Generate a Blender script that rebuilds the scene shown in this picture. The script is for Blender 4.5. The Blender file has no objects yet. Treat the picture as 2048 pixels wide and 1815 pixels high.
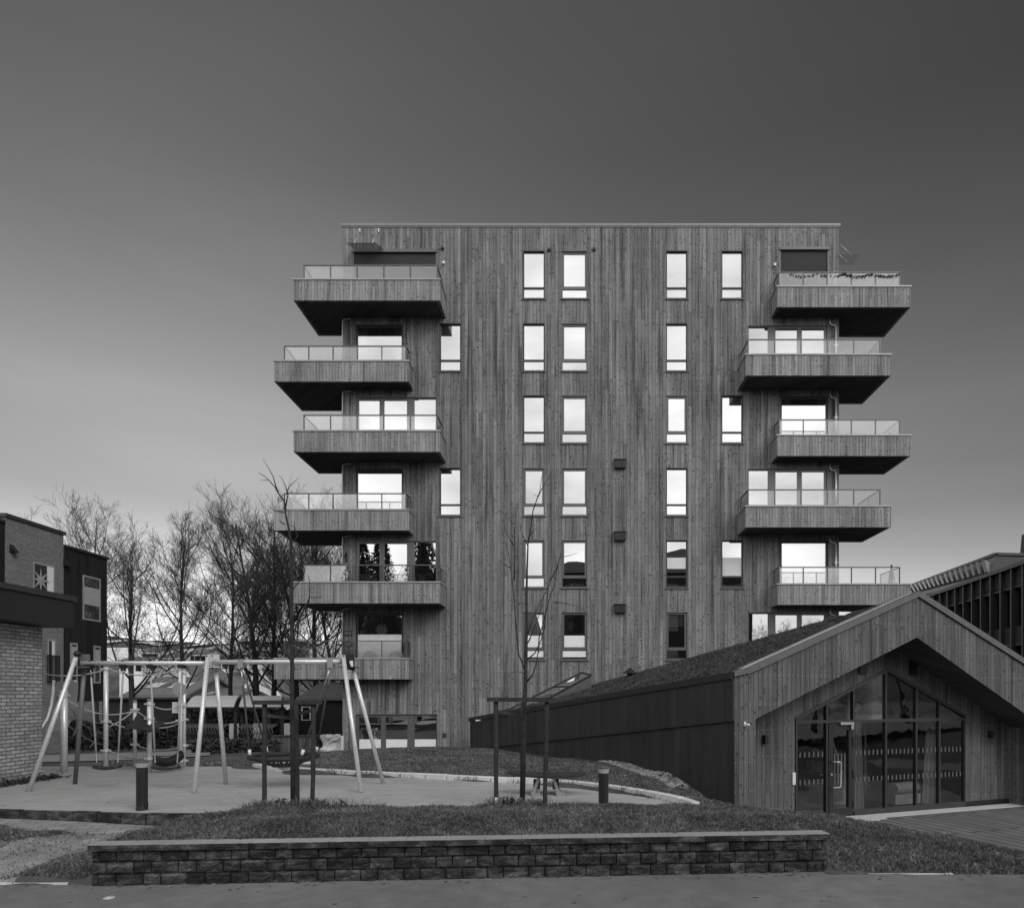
import bpy, bmesh, math, random
import numpy as np
from mathutils import Vector, Matrix

SC = bpy.context.scene
COL = SC.collection
R = math.radians

# ------------------------------------------------------------------ camera
EYE = 2.05                      # eye height above the road
FPX, CX, CY = 1365.33, 1140.0, 1388.0   # focal length and principal point, photo pixels
cam = bpy.data.cameras.new("camera")
camo = bpy.data.objects.new("camera", cam)
COL.objects.link(camo)
camo.location = (0, 0, EYE)
camo.rotation_euler = (R(90), 0, 0)
cam.sensor_width = 36
cam.lens = 24
cam.shift_x = (1024 - CX) / 2048
cam.shift_y = (CY - 907.5) / 2048
cam.clip_start = 0.1
cam.clip_end = 3000
SC.camera = camo

# ------------------------------------------------------------------ light
SUN_EL, SUN_AZ = 34, 138        # the sun stands behind the camera, to the right
sun = bpy.data.lights.new("sun", 'SUN')
sun.energy = 1.0
sun.angle = R(22)
sun.color = (1.0, 0.985, 0.96)
suno = bpy.data.objects.new("sun", sun)
COL.objects.link(suno)
sd = Vector((math.sin(R(SUN_AZ)) * math.cos(R(SUN_EL)), math.cos(R(SUN_AZ)) * math.cos(R(SUN_EL)), math.sin(R(SUN_EL))))
suno.location = sd * 60
suno.rotation_euler = sd.to_track_quat('Z', 'Y').to_euler()

world = bpy.data.worlds.new("World")
SC.world = world
world.use_nodes = True
wt = world.node_tree
wt.nodes.clear()

def N(t, typ, loc=None, **kw):
    n = t.nodes.new(typ)
    for k, v in kw.items():
        setattr(n, k, v)
    return n

def math_(t, op, a, b=None, c=None, clamp=False):
    n = t.nodes.new('ShaderNodeMath')
    n.operation = op
    n.use_clamp = clamp
    for i, v in enumerate((a, b, c)):
        if v is None:
            continue
        if isinstance(v, (int, float)):
            n.inputs[i].default_value = v
        else:
            t.links.new(v, n.inputs[i])
    return n.outputs[0]

def ramp_(t, v, stops, interp='LINEAR'):
    n = t.nodes.new('ShaderNodeValToRGB')
    n.color_ramp.interpolation = interp
    e = n.color_ramp.elements
    e[0].position, e[1].position = stops[0][0], stops[-1][0]
    e[0].color = (stops[0][1],) * 3 + (1,)
    e[1].color = (stops[-1][1],) * 3 + (1,)
    for p, c in stops[1:-1]:
        x = e.new(p)
        x.color = (c, c, c, 1)
    t.links.new(v, n.inputs[0])
    return n.outputs[0]

# sky as a black-and-white film with a red filter sees it, plus a bank of bright sunlit cloud
# in the half of the sky behind the camera
sky = N(wt, 'ShaderNodeTexSky', sky_type='NISHITA', sun_disc=False)
sky.sun_elevation = R(SUN_EL)
sky.sun_rotation = R(SUN_AZ)
sky.air_density = 1.0
sky.dust_density = 1.2
sky.ozone_density = 1.0
sp = N(wt, 'ShaderNodeSeparateColor')
wt.links.new(sky.outputs[0], sp.inputs[0])
lum = math_(wt, 'ADD', math_(wt, 'MULTIPLY', sp.outputs[0], 0.75), math_(wt, 'MULTIPLY', sp.outputs[1], 0.25))
SKY_GAIN, SKY_POW = 1.0, 1.35
lum = math_(wt, 'MULTIPLY', math_(wt, 'POWER', lum, SKY_POW), SKY_GAIN)
tcw = N(wt, 'ShaderNodeTexCoord')
sx = N(wt, 'ShaderNodeSeparateXYZ')
wt.links.new(tcw.outputs['Generated'], sx.inputs[0])
# a polarising filter deepens the sky to the right; thin high haze lifts its middle
lum = math_(wt, 'MULTIPLY', lum, math_(wt, 'SUBTRACT', 1.0, math_(wt, 'MULTIPLY', sx.outputs[0], math_(wt, 'ADD', -0.05, math_(wt, 'MULTIPLY', sx.outputs[2], 1.32)))))
ci = N(wt, 'ShaderNodeTexNoise')
ci.inputs['Scale'].default_value = 2.2
ci.inputs['Detail'].default_value = 7
cim = N(wt, 'ShaderNodeMapping')
cim.inputs['Scale'].default_value = (.7, .7, 3.0)
wt.links.new(tcw.outputs['Generated'], cim.inputs[0])
wt.links.new(cim.outputs[0], ci.inputs['Vector'])
lum = math_(wt, 'MULTIPLY', lum, ramp_(wt, ci.outputs[0], [(.35, .96), (.52, 1.0), (.7, 1.09)]))
lum = math_(wt, 'MULTIPLY', lum, ramp_(wt, sx.outputs[2], [(0.0, 1.05), (0.10, 1.0), (0.24, 0.72), (0.36, 0.94), (0.41, 0.90), (0.5, 0.78), (0.62, 0.68), (0.74, 0.76), (1.0, 0.8)]))
# the sky is lightest low in the north, behind the tall block
dp = N(wt, 'ShaderNodeVectorMath', operation='DOT_PRODUCT')
wt.links.new(tcw.outputs['Generated'], dp.inputs[0])
dp.inputs[1].default_value = (0.0, 0.94, 0.34)
lobe = N(wt, 'ShaderNodeMapRange', interpolation_type='SMOOTHSTEP')
wt.links.new(dp.outputs['Value'], lobe.inputs[0])
lobe.inputs[1].default_value, lobe.inputs[2].default_value = 0.7, 1.0
lobe.inputs[3].default_value, lobe.inputs[4].default_value = 1.0, 1.42
lum = math_(wt, 'MULTIPLY', lum, lobe.outputs[0])
back = math_(wt, 'MULTIPLY', sx.outputs[1], -1.0)
mask = N(wt, 'ShaderNodeMapRange', interpolation_type='SMOOTHSTEP')
wt.links.new(back, mask.inputs[0])
mask.inputs[1].default_value = -0.3
mask.inputs[2].default_value = 0.6
cn = N(wt, 'ShaderNodeTexNoise')
cn.inputs['Scale'].default_value = 5.0
cn.inputs['Detail'].default_value = 6
cn.inputs['Roughness'].default_value = 0.5
cmap = N(wt, 'ShaderNodeMapping')
cmap.inputs['Scale'].default_value = (1, 1, 2.2)
wt.links.new(tcw.outputs['Generated'], cmap.inputs[0])
wt.links.new(cmap.outputs[0], cn.inputs[0])
CLOUD = 14.5
cl = math_(wt, 'MULTIPLY', ramp_(wt, cn.outputs[0], [(0.32, 0.58), (0.5, 0.88), (0.66, 1.12)]), CLOUD)
mixw = N(wt, 'ShaderNodeMix', data_type='FLOAT')
wt.links.new(mask.outputs[0], mixw.inputs[0])
wt.links.new(lum, mixw.inputs[2])
wt.links.new(cl, mixw.inputs[3])
cmb = N(wt, 'ShaderNodeCombineColor')
for i in range(3):
    wt.links.new(mixw.outputs[0], cmb.inputs[i])
bg = N(wt, 'ShaderNodeBackground')
bg.inputs['Strength'].default_value = 0.1
wt.links.new(cmb.outputs[0], bg.inputs['Color'])
wo = N(wt, 'ShaderNodeOutputWorld')
wt.links.new(bg.outputs[0], wo.inputs[0])

SC.view_settings.view_transform = 'Standard'
SC.view_settings.look = 'None'
SC.view_settings.exposure = 0.0
SC.view_settings.gamma = 1.0
try:
    SC.cycles.max_bounces = 8
    SC.cycles.transparent_max_bounces = 24
    SC.cycles.caustics_reflective = False
    SC.cycles.caustics_refractive = False
    SC.cycles.sample_clamp_indirect = 4
except Exception:
    pass

# ------------------------------------------------------------------ helpers
def P(px, py, Y):
    """the point at depth Y that the photo shows at pixel (px, py)"""
    return Vector(((px - CX) / FPX * Y, Y, EYE - (py - CY) / FPX * Y))

def PX(px, Y):
    return (px - CX) / FPX * Y

def PZ(py, Y):
    return EYE - (py - CY) / FPX * Y

BASE = {}      # world position of every object's own origin

class MB:
    """collects shapes and links them as ONE mesh object"""
    def __init__(self):
        self.v, self.f, self.s = [], [], []

    def add(self, vs, fs, smooth=False):
        o = len(self.v)
        self.v += [tuple(p) for p in vs]
        for f in fs:
            self.f.append(tuple(i + o for i in f))
            self.s.append(smooth)
        return self

    def quad(self, a, b, c, d):
        return self.add([a, b, c, d], [(0, 1, 2, 3)])

    def poly(self, pts):
        return self.add(pts, [tuple(range(len(pts)))])

    def box(self, x0, x1, y0, y1, z0, z1, m=None):
        vs = [(x, y, z) for z in (z0, z1) for y in (y0, y1) for x in (x0, x1)]
        if m is not None:
            vs = [m @ Vector(p) for p in vs]
        return self.add(vs, [(0, 2, 3, 1), (4, 5, 7, 6), (0, 1, 5, 4), (2, 6, 7, 3), (0, 4, 6, 2), (1, 3, 7, 5)])

    def bar(self, a, b, w, h, up=(0, 0, 1)):
        """a square bar from a to b, w wide and h high"""
        a, b = Vector(a), Vector(b)
        d = (b - a).normalized()
        u = Vector(up)
        s = d.cross(u)
        if s.length < 1e-4:
            s = d.cross(Vector((0, 1, 0)))
        s.normalize()
        u = s.cross(d)
        vs = []
        for p in (a, b):
            for i, j in ((-1, -1), (1, -1), (1, 1), (-1, 1)):
                vs.append(p + s * (i * w / 2) + u * (j * h / 2))
        return self.add(vs, [(3, 2, 1, 0), (4, 5, 6, 7), (0, 1, 5, 4), (1, 2, 6, 5), (2, 3, 7, 6), (3, 0, 4, 7)])

    def tube(self, pts, r, n=8, cap=True):
        pts = [Vector(p) for p in pts]
        rs = r if isinstance(r, (list, tuple)) else [r] * len(pts)
        vs, fs = [], []
        d0 = (pts[-1] - pts[0]).normalized()
        ref = Vector((0, 0, 1)) if abs(d0.z) < 0.8 else Vector((1, 0, 0))
        for i, p in enumerate(pts):
            d = (pts[min(i + 1, len(pts) - 1)] - pts[max(i - 1, 0)]).normalized()
            s = d.cross(ref)
            if s.length < 1e-5:
                s = d.cross(Vector((0.3, 0.9, 0.1)))
            s.normalize()
            u = d.cross(s)
            for k in range(n):
                t = 2 * math.pi * k / n
                vs.append(p + (s * math.cos(t) + u * math.sin(t)) * rs[i])
        for i in range(len(pts) - 1):
            for k in range(n):
                a, b = i * n + k, i * n + (k + 1) % n
                fs.append((a, a + n, b + n, b))
        self.add(vs, fs, True)
        if cap and n > 3:
            o = len(self.v) - len(vs)
            self.f.append(tuple(o + k for k in range(n)))
            self.s.append(False)
            self.f.append(tuple(o + (len(pts) - 1) * n + n - 1 - k for k in range(n)))
            self.s.append(False)
        return self

    def lathe(self, c, prof, n=20):
        """prof: (radius, height) pairs around the vertical axis through c"""
        c = Vector(c)
        vs, fs = [], []
        for r, z in prof:
            for k in range(n):
                t = 2 * math.pi * k / n
                vs.append(c + Vector((r * math.cos(t), r * math.sin(t), z)))
        for i in range(len(prof) - 1):
            for k in range(n):
                a, b = i * n + k, i * n + (k + 1) % n
                fs.append((a, b, b + n, a + n))
        fs.append(tuple(range(n))[::-1])
        fs.append(tuple((len(prof) - 1) * n + k for k in range(n)))
        return self.add(vs, fs, False)

    def prism(self, pts, vec):
        """a polygon pushed along vec"""
        vec = Vector(vec)
        n = len(pts)
        a = [Vector(p) for p in pts]
        vs = a + [p + vec for p in a]
        fs = [tuple(range(n))[::-1], tuple(range(n, 2 * n))]
        fs += [(i, (i + 1) % n, (i + 1) % n + n, i + n) for i in range(n)]
        return self.add(vs, fs)

    def build(self, name, mat, parent=None, loc=None, local=False, bevel=0.0):
        me = bpy.data.meshes.new(name)
        if loc is None:
            loc = BASE[parent.name] if parent is not None else (0, 0, 0)
        L = Vector((0, 0, 0)) if local else Vector(loc)
        me.from_pydata([(p[0] - L.x, p[1] - L.y, p[2] - L.z) for p in self.v], [], self.f)
        me.polygons.foreach_set('use_smooth', self.s)
        if mat is not None:
            me.materials.append(mat)
        me.validate()
        bm = bmesh.new()
        bm.from_mesh(me)
        if len(self.f) < 30000:
            bmesh.ops.recalc_face_normals(bm, faces=bm.faces[:])
        bm.to_mesh(me)
        bm.free()
        me.update()
        o = bpy.data.objects.new(name, me)
        COL.objects.link(o)
        BASE[o.name] = Vector(loc)
        if parent is not None:
            o.parent = parent
        else:
            o.location = L
        if bevel:
            b = o.modifiers.new("bevel", 'BEVEL')
            b.width = bevel
            b.segments = 1
            b.limit_method = 'ANGLE'
        return o

def tag(o, label=None, cat=None, group=None, kind=None):
    if label: o['label'] = label
    if cat: o['category'] = cat
    if group: o['group'] = group
    if kind: o['kind'] = kind
    return o

def thing(name, loc, label, cat, group=None, rz=0.0):
    o = bpy.data.objects.new(name, None)
    o.empty_display_size = 0.2
    COL.objects.link(o)
    o.location = loc
    o.rotation_euler = (0, 0, rz)
    BASE[o.name] = Vector(loc)
    return tag(o, label, cat, group)

def copy_tree(o, loc=None, parent=None, label=None, rz=None, scale=None):
    kids = [c for c in COL.objects if c.parent == o]
    c = o.copy()
    COL.objects.link(c)
    BASE[c.name] = Vector(loc) if loc is not None else BASE[o.name]
    if parent is not None: c.parent = parent
    if loc is not None: c.location = loc
    if label: c['label'] = label
    if rz is not None: c.rotation_euler = (0, 0, rz)
    if scale is not None: c.scale = scale
    for k in kids:
        copy_tree(k, parent=c)
    return c

# ------------------------------------------------------------------ materials (all grey: the photograph is black and white)
def new_mat(name):
    m = bpy.data.materials.new(name)
    m.use_nodes = True
    t = m.node_tree
    t.nodes.clear()
    out = t.nodes.new('ShaderNodeOutputMaterial')
    b = t.nodes.new('ShaderNodeBsdfPrincipled')
    t.links.new(b.outputs[0], out.inputs[0])
    return m, t, b, out

def objco(t):
    tc = t.nodes.new('ShaderNodeTexCoord')
    s = t.nodes.new('ShaderNodeSeparateXYZ')
    t.links.new(tc.outputs['Object'], s.inputs[0])
    return tc.outputs['Object'], s.outputs[0], s.outputs[1], s.outputs[2]

def comb(t, x, y, z):
    n = t.nodes.new('ShaderNodeCombineXYZ')
    for i, v in enumerate((x, y, z)):
        if isinstance(v, (int, float)):
            n.inputs[i].default_value = v
        else:
            t.links.new(v, n.inputs[i])
    return n.outputs[0]

def noise(t, vec, scale, detail=4, rough=0.55):
    n = t.nodes.new('ShaderNodeTexNoise')
    n.inputs['Scale'].default_value = scale
    n.inputs['Detail'].default_value = detail
    n.inputs['Roughness'].default_value = rough
    t.links.new(vec, n.inputs['Vector'])
    return n.outputs[0]

def bump(t, b, h, strength, dist):
    n = t.nodes.new('ShaderNodeBump')
    n.inputs['Strength'].default_value = strength
    n.inputs['Distance'].default_value = dist
    t.links.new(h, n.inputs['Height'])
    t.links.new(n.outputs[0], b.inputs['Normal'])

def setcol(t, b, v):
    c = t.nodes.new('ShaderNodeCombineColor')
    for i in range(3):
        t.links.new(v, c.inputs[i])
    t.links.new(c.outputs[0], b.inputs['Base Color'])

def rng_(t, v, lo, hi, a=0.3, b_=0.7):
    n = t.nodes.new('ShaderNodeMapRange')
    n.inputs[1].default_value, n.inputs[2].default_value = a, b_
    n.inputs[3].default_value, n.inputs[4].default_value = lo, hi
    t.links.new(v, n.inputs[0])
    return n.outputs[0]

def mat_plain(name, v, rough=0.6, metal=0.0, var=0.15, scale=6.0, bmp=0.0, spec=0.4):
    m, t, b, _ = new_mat(name)
    vec, x, y, z = objco(t)
    n1 = noise(t, vec, scale, 5)
    n2 = noise(t, vec, scale * 9, 3)
    f = math_(t, 'MULTIPLY', rng_(t, n1, 1 - var, 1 + var), rng_(t, n2, 1 - var * .5, 1 + var * .5))
    setcol(t, b, math_(t, 'MULTIPLY', f, v))
    b.inputs['Roughness'].default_value = rough
    b.inputs['Metallic'].default_value = metal
    b.inputs['Specular IOR Level'].default_value = spec
    if bmp:
        bump(t, b, n2, bmp, 0.01)
    return m

def mat_wood(name, v, bw=0.148, contrast=1.0, knots=1.0, nails=True, rough=0.75, horizontal=False, jmin=0.5):
    """cladding boards: every board its own tone, knots, grain, nail rows and a dark joint"""
    m, t, b, _ = new_mat(name)
    vec, x, y, z = objco(t)
    u0 = math_(t, 'ADD', x, y)
    w0 = z
    if horizontal:
        u0, w0 = w0, u0
    u = math_(t, 'DIVIDE', u0, bw)
    bid = math_(t, 'FLOOR', u)
    fr = math_(t, 'FRACT', u)
    wn = N(t, 'ShaderNodeTexWhiteNoise', noise_dimensions='1D')
    t.links.new(bid, wn.inputs['W'])
    seg = math_(t, 'FLOOR', math_(t, 'ADD', math_(t, 'DIVIDE', w0, 3.9), math_(t, 'MULTIPLY', wn.outputs[0], 9.0)))
    wn2 = N(t, 'ShaderNodeTexWhiteNoise', noise_dimensions='2D')
    t.links.new(comb(t, bid, seg, 0), wn2.inputs['Vector'])
    tone = math_(t, 'ADD', math_(t, 'MULTIPLY', wn2.outputs[0], 0.34 * contrast), 1 - 0.17 * contrast)
    # grain stretched along the board
    gv = comb(t, math_(t, 'MULTIPLY', u0, 55.0), math_(t, 'ADD', math_(t, 'MULTIPLY', w0, 1.3), math_(t, 'MULTIPLY', wn2.outputs[0], 40)), 0)
    g = noise(t, gv, 1.0, 4, 0.6)
    grain = rng_(t, g, 1 - .2 * contrast, 1 + .2 * contrast)
    # weathering patches
    wv = comb(t, math_(t, 'MULTIPLY', u0, 0.5), math_(t, 'MULTIPLY', w0, 0.22), 0)
    weather = rng_(t, noise(t, wv, 1.6, 5, 0.6), 0.78, 1.2)
    # knots
    kv = comb(t, math_(t, 'MULTIPLY', u0, 1 / bw), math_(t, 'ADD', math_(t, 'MULTIPLY', w0, 11.0), math_(t, 'MULTIPLY', wn.outputs[0], 11)), 0)
    vo = N(t, 'ShaderNodeTexVoronoi', voronoi_dimensions='2D')
    vo.inputs['Scale'].default_value = 1.0
    t.links.new(kv, vo.inputs['Vector'])
    vn = noise(t, kv, 4.0, 2)
    kd = math_(t, 'ADD', vo.outputs['Distance'], math_(t, 'MULTIPLY', math_(t, 'SUBTRACT', vn, 0.5), 0.6))
    wn3 = N(t, 'ShaderNodeTexWhiteNoise', noise_dimensions='3D')
    t.links.new(vo.outputs['Color'], wn3.inputs['Vector'])
    has = rng_(t, wn3.outputs[0], 0.0, 1.0, 0.78, 0.95)
    kn = ramp_(t, kd, [(0.16, 1.0), (0.42, 0.0)])
    kmul = math_(t, 'SUBTRACT', 1.0, math_(t, 'MULTIPLY', math_(t, 'MULTIPLY', kn, has), 0.55 * knots))
    # joint
    jd = math_(t, 'ABSOLUTE', math_(t, 'SUBTRACT', fr, 0.5))
    joint = ramp_(t, jd, [(0.40, 1.0), (0.455, min(1, jmin + .12)), (0.5, jmin)])
    lip = ramp_(t, fr, [(0.03, 1.0), (0.1, 1.09), (0.2, 1.0)])
    # dark weather streaks that run down the boards
    st_ = noise(t, comb(t, math_(t, 'MULTIPLY', u0, 5.5), math_(t, 'MULTIPLY', w0, 0.16), 0), 1.0, 5, 0.7)
    grain = math_(t, 'MULTIPLY', grain, ramp_(t, st_, [(.36, 1 - .46 * min(contrast, 1.3)), (.48, 1.0), (.66, 1.14)]))
    c = math_(t, 'MULTIPLY', tone, grain)
    c = math_(t, 'MULTIPLY', c, weather)
    c = math_(t, 'MULTIPLY', c, kmul)
    c = math_(t, 'MULTIPLY', c, joint)
    c = math_(t, 'MULTIPLY', c, lip)
    c = math_(t, 'MULTIPLY', c, v)
    if nails:
        zf = math_(t, 'ABSOLUTE', math_(t, 'SUBTRACT', math_(t, 'FRACT', math_(t, 'DIVIDE', w0, 0.6)), 0.5))
        nz = math_(t, 'LESS_THAN', zf, 0.022)
        nf = math_(t, 'LESS_THAN', math_(t, 'ABSOLUTE', math_(t, 'SUBTRACT', fr, 0.3)), 0.1)
        c = math_(t, 'ADD', c, math_(t, 'MULTIPLY', math_(t, 'MULTIPLY', nz, nf), v * 0.9))
    setcol(t, b, c)
    b.inputs['Roughness'].default_value = rough
    b.inputs['Specular IOR Level'].default_value = 0.25
    bump(t, b, math_(t, 'ADD', ramp_(t, jd, [(0.38, 1.0), (0.47, 0.0)]), math_(t, 'MULTIPLY', g, 0.15)), 0.6, 0.012)
    return m

def mat_brick(name, v, bw, bh, mortar, var=0.5, rough=0.85, mv=0.5):
    m, t, b, _ = new_mat(name)
    vec, x, y, z = objco(t)
    u = math_(t, 'ADD', x, y)
    wob = noise(t, vec, 3.0, 3)
    v2 = comb(t, math_(t, 'ADD', u, math_(t, 'MULTIPLY', wob, 0.01)), z, 0)
    br = N(t, 'ShaderNodeTexBrick')
    br.inputs['Color1'].default_value = (v * (1 - var * .5),) * 3 + (1,)
    br.inputs['Color2'].default_value = (v * (1 + var * .5),) * 3 + (1,)
    br.inputs['Mortar'].default_value = (v * mv,) * 3 + (1,)
    br.inputs['Scale'].default_value = 1.0
    br.inputs['Mortar Size'].default_value = mortar
    br.inputs['Mortar Smooth'].default_value = 0.3
    br.inputs['Brick Width'].default_value = bw
    br.inputs['Row Height'].default_value = bh
    t.links.new(v2, br.inputs['Vector'])
    sep = N(t, 'ShaderNodeSeparateColor')
    t.links.new(br.outputs['Color'], sep.inputs[0])
    n1 = noise(t, vec, 14, 5, 0.65)
    n2 = noise(t, vec, 1.2, 4)
    c = math_(t, 'MULTIPLY', sep.outputs[0], math_(t, 'MULTIPLY', rng_(t, n1, .7, 1.3), rng_(t, n2, .88, 1.12)))
    setcol(t, b, c)
    b.inputs['Roughness'].default_value = rough
    b.inputs['Specular IOR Level'].default_value = 0.2
    h = math_(t, 'SUBTRACT', math_(t, 'MULTIPLY', n1, 0.5), br.outputs['Fac'])
    bump(t, b, h, 0.7, 0.012)
    return m

def mat_glass(name, refl=0.5, dark=0.75, wav=0.0, tint=0.95, scale=0.6, rough=0.0, edge=0.5):
    """coated pane: part mirror, part see-through"""
    m, t, b, out = new_mat(name)
    t.nodes.remove(b)
    gl = t.nodes.new('ShaderNodeBsdfGlossy')
    gl.inputs['Roughness'].default_value = rough
    gl.inputs['Color'].default_value = (tint,) * 3 + (1,)
    tr = t.nodes.new('ShaderNodeBsdfTransparent')
    tr.inputs['Color'].default_value = (dark,) * 3 + (1,)
    lw = t.nodes.new('ShaderNodeLayerWeight')
    lw.inputs[0].default_value = 0.3
    fac = math_(t, 'ADD', math_(t, 'MULTIPLY', lw.outputs['Fresnel'], edge), refl, clamp=True)
    mx = t.nodes.new('ShaderNodeMixShader')
    t.links.new(fac, mx.inputs[0])
    t.links.new(tr.outputs[0], mx.inputs[1])
    t.links.new(gl.outputs[0], mx.inputs[2])
    t.links.new(mx.outputs[0], out.inputs[0])
    if wav:
        vec, x, y, z = objco(t)
        bn = t.nodes.new('ShaderNodeBump')
        bn.inputs['Strength'].default_value = wav
        bn.inputs['Distance'].default_value = 0.02
        t.links.new(noise(t, vec, scale, 2), bn.inputs['Height'])
        t.links.new(bn.outputs[0], gl.inputs['Normal'])
    return m

def mat_ground(name, v, scale=1.0, var=0.3, fine=60, rough=0.95, bmp=0.4, spots=0.0, streak=False):
    m, t, b, _ = new_mat(name)
    vec, x, y, z = objco(t)
    big = noise(t, vec, 0.5 * scale, 5, 0.6)
    mid = noise(t, vec, 4 * scale, 5, 0.6)
    fn = noise(t, vec, fine, 3, 0.7)
    c = math_(t, 'MULTIPLY', rng_(t, big, 1 - var, 1 + var), rng_(t, fn, 1 - var * .8, 1 + var * .8, .25, .75))
    c = math_(t, 'MULTIPLY', c, rng_(t, mid, 1 - var * .5, 1 + var * .5))
    if streak:
        sv = comb(t, math_(t, 'MULTIPLY', x, 0.25), math_(t, 'MULTIPLY', y, 5.0), 0)
        c = math_(t, 'MULTIPLY', c, rng_(t, noise(t, sv, 1.0, 4), 0.9, 1.08))
    if spots:
        vo = N(t, 'ShaderNodeTexVoronoi')
        vo.inputs['Scale'].default_value = 1.1
        t.links.new(vec, vo.inputs['Vector'])
        c = math_(t, 'MULTIPLY', c, ramp_(t, math_(t, 'ADD', vo.outputs['Distance'], math_(t, 'MULTIPLY', mid, .05)), [(0.045, 1 - spots), (0.075, 1.0)]))
    setcol(t, b, math_(t, 'MULTIPLY', c, v))
    b.inputs['Roughness'].default_value = rough
    b.inputs['Specular IOR Level'].default_value = 0.2
    bump(t, b, math_(t, 'ADD', fn, mid), bmp, 0.01)
    return m

def mat_blades(name, lo, hi, rough=0.7):
    m, t, b, _ = new_mat(name)
    g = t.nodes.new('ShaderNodeNewGeometry')
    r = rng_(t, g.outputs['Random Per Island'], lo, hi, 0, 1)
    vec, x, y, z = objco(t)
    r = math_(t, 'MULTIPLY', r, math_(t, 'MULTIPLY', rng_(t, noise(t, vec, 1.3, 4, .6), 0.55, 1.5), rng_(t, noise(t, vec, 6.0, 3, .6), 0.7, 1.35)))
    setcol(t, b, r)
    b.inputs['Roughness'].default_value = rough
    b.inputs['Specular IOR Level'].default_value = 0.2
    return m

M = {}
M['wood'] = mat_wood('clad_wood', 0.19, contrast=1.45, knots=1.25)
M['wood_balcony'] = mat_wood('clad_wood_balcony', 0.25, bw=0.125, knots=1.1, contrast=1.1)
M['wood_gable'] = mat_wood('clad_wood_gable', 0.125, bw=0.12, knots=1.0, contrast=1.1)
M['wood_black'] = mat_wood('black_stained_wood', 0.022, bw=0.12, knots=0.0, nails=False, contrast=1.0)
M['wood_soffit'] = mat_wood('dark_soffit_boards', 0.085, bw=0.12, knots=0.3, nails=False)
M['fence_wood'] = mat_wood('fence_boards', 0.085, bw=0.12, nails=False)
M['frame'] = mat_plain('dark_window_frame', 0.055, 0.45, 0.3, 0.08)
M['frame_mid'] = mat_plain('grey_sash_frame', 0.13, 0.4, 0.3, 0.08)
M['rail'] = mat_plain('rail_metal', 0.12, 0.4, 0.6, 0.08)
M['cap'] = mat_plain('parapet_cap_metal', 0.34, 0.45, 0.3, 0.1)
M['roofcap'] = mat_plain('roof_edge_metal', 0.26, 0.45, 0.3, 0.1)
M['pane'] = mat_glass('window_pane', 0.66, 0.92, 0.05)
M['pane_dark'] = mat_glass('gable_pane', 0.15, 0.8, 0.12, scale=1.8)
M['railglass'] = mat_glass('balustrade_glass', 0.14, 0.93, 0.0, edge=0.1)
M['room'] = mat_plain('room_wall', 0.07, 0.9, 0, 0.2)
M['white'] = mat_plain('white_paint', 0.75, 0.5, 0, 0.06)
M['film'] = mat_plain('white_window_film', 0.8, 0.7, 0, 0.05)
M['blind'] = mat_plain('blind_fabric', 0.7, 0.85, 0, 0.06)
M['curtain'] = mat_plain('curtain_cloth', 0.36, 0.9, 0, 0.1)
M['screen'] = mat_plain('dark_screen_fabric', 0.035, 0.8, 0, 0.06)
M['galv'] = mat_plain('galvanised_steel', 0.68, 0.38, 0.35, 0.18, 30)
M['galv_dark'] = mat_plain('weathered_steel', 0.2, 0.5, 0.3, 0.2, 20)
M['steel'] = mat_plain('brushed_steel', 0.6, 0.35, 0.9, 0.05)
M['black'] = mat_plain('black_metal', 0.018, 0.45, 0.0, 0.2)
M['rubber'] = mat_plain('black_rubber', 0.022, 0.6, 0.0, 0.2)
M['rope'] = mat_plain('rope', 0.35, 0.9, 0, 0.2, 40)
M['rope_dark'] = mat_plain('dark_rope', 0.06, 0.9, 0, 0.2, 40)
M['bark'] = mat_plain('bark', 0.03, 0.9, 0, 0.45, 12, 0.5)
M['bark_far'] = mat_plain('bark_of_park_trees', 0.06, 0.95, 0, 0.4, 4, 0.0)
M['post'] = mat_plain('weathered_round_post', 0.032, 0.85, 0, 0.4, 8, 0.4)
M['play'] = mat_ground('rubber_play_surface', 0.36, 1.0, 0.12, 120, 0.9, 0.15, spots=0.35, streak=True)
M['asphalt'] = mat_ground('asphalt', 0.17, 1.0, 0.2, 120, 0.85, 0.35)
M['path'] = mat_ground('asphalt_path', 0.2, 1.0, 0.12, 90, 0.9, 0.2)
M['soil'] = mat_ground('grass_soil', 0.05, 1.5, 0.4, 40, 1.0, 0.8)
M['dirt'] = mat_ground('trodden_dirt', 0.22, 2.0, 0.4, 35, 1.0, 0.8)
M['lawn'] = mat_ground('short_grass', 0.075, 1.6, 0.35, 45, 1.0, 0.9)
M['far_ground'] = mat_ground('far_fields', 0.10, 0.05, 0.4, 1.0, 1.0, 0.0)
M['hill'] = mat_ground('wooded_hill', 0.09, 0.15, 0.5, 0.8, 1.0, 0.0)
M['greenroof'] = mat_ground('sedum', 0.05, 2.0, 0.4, 40, 1.0, 1.0)
m, t, b, _ = new_mat('split_face_block')
vec, x, y, z = objco(t)
gi = t.nodes.new('ShaderNodeNewGeometry')
sv = comb(t, math_(t, 'MULTIPLY', x, 1.0), y, math_(t, 'MULTIPLY', z, 2.2))
pt_ = ramp_(t, noise(t, sv, 5.5, 6, .62), [(.34, .35), (.5, .8), (.58, 1.5), (.72, 2.2)])
c = math_(t, 'MULTIPLY', pt_, rng_(t, gi.outputs['Random Per Island'], .6, 1.5, 0, 1))
fn = noise(t, sv, 38, 4, .7)
c = math_(t, 'MULTIPLY', c, rng_(t, fn, .6, 1.4))
setcol(t, b, math_(t, 'MULTIPLY', c, .055))
b.inputs['Roughness'].default_value = .95
b.inputs['Specular IOR Level'].default_value = .2
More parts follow.
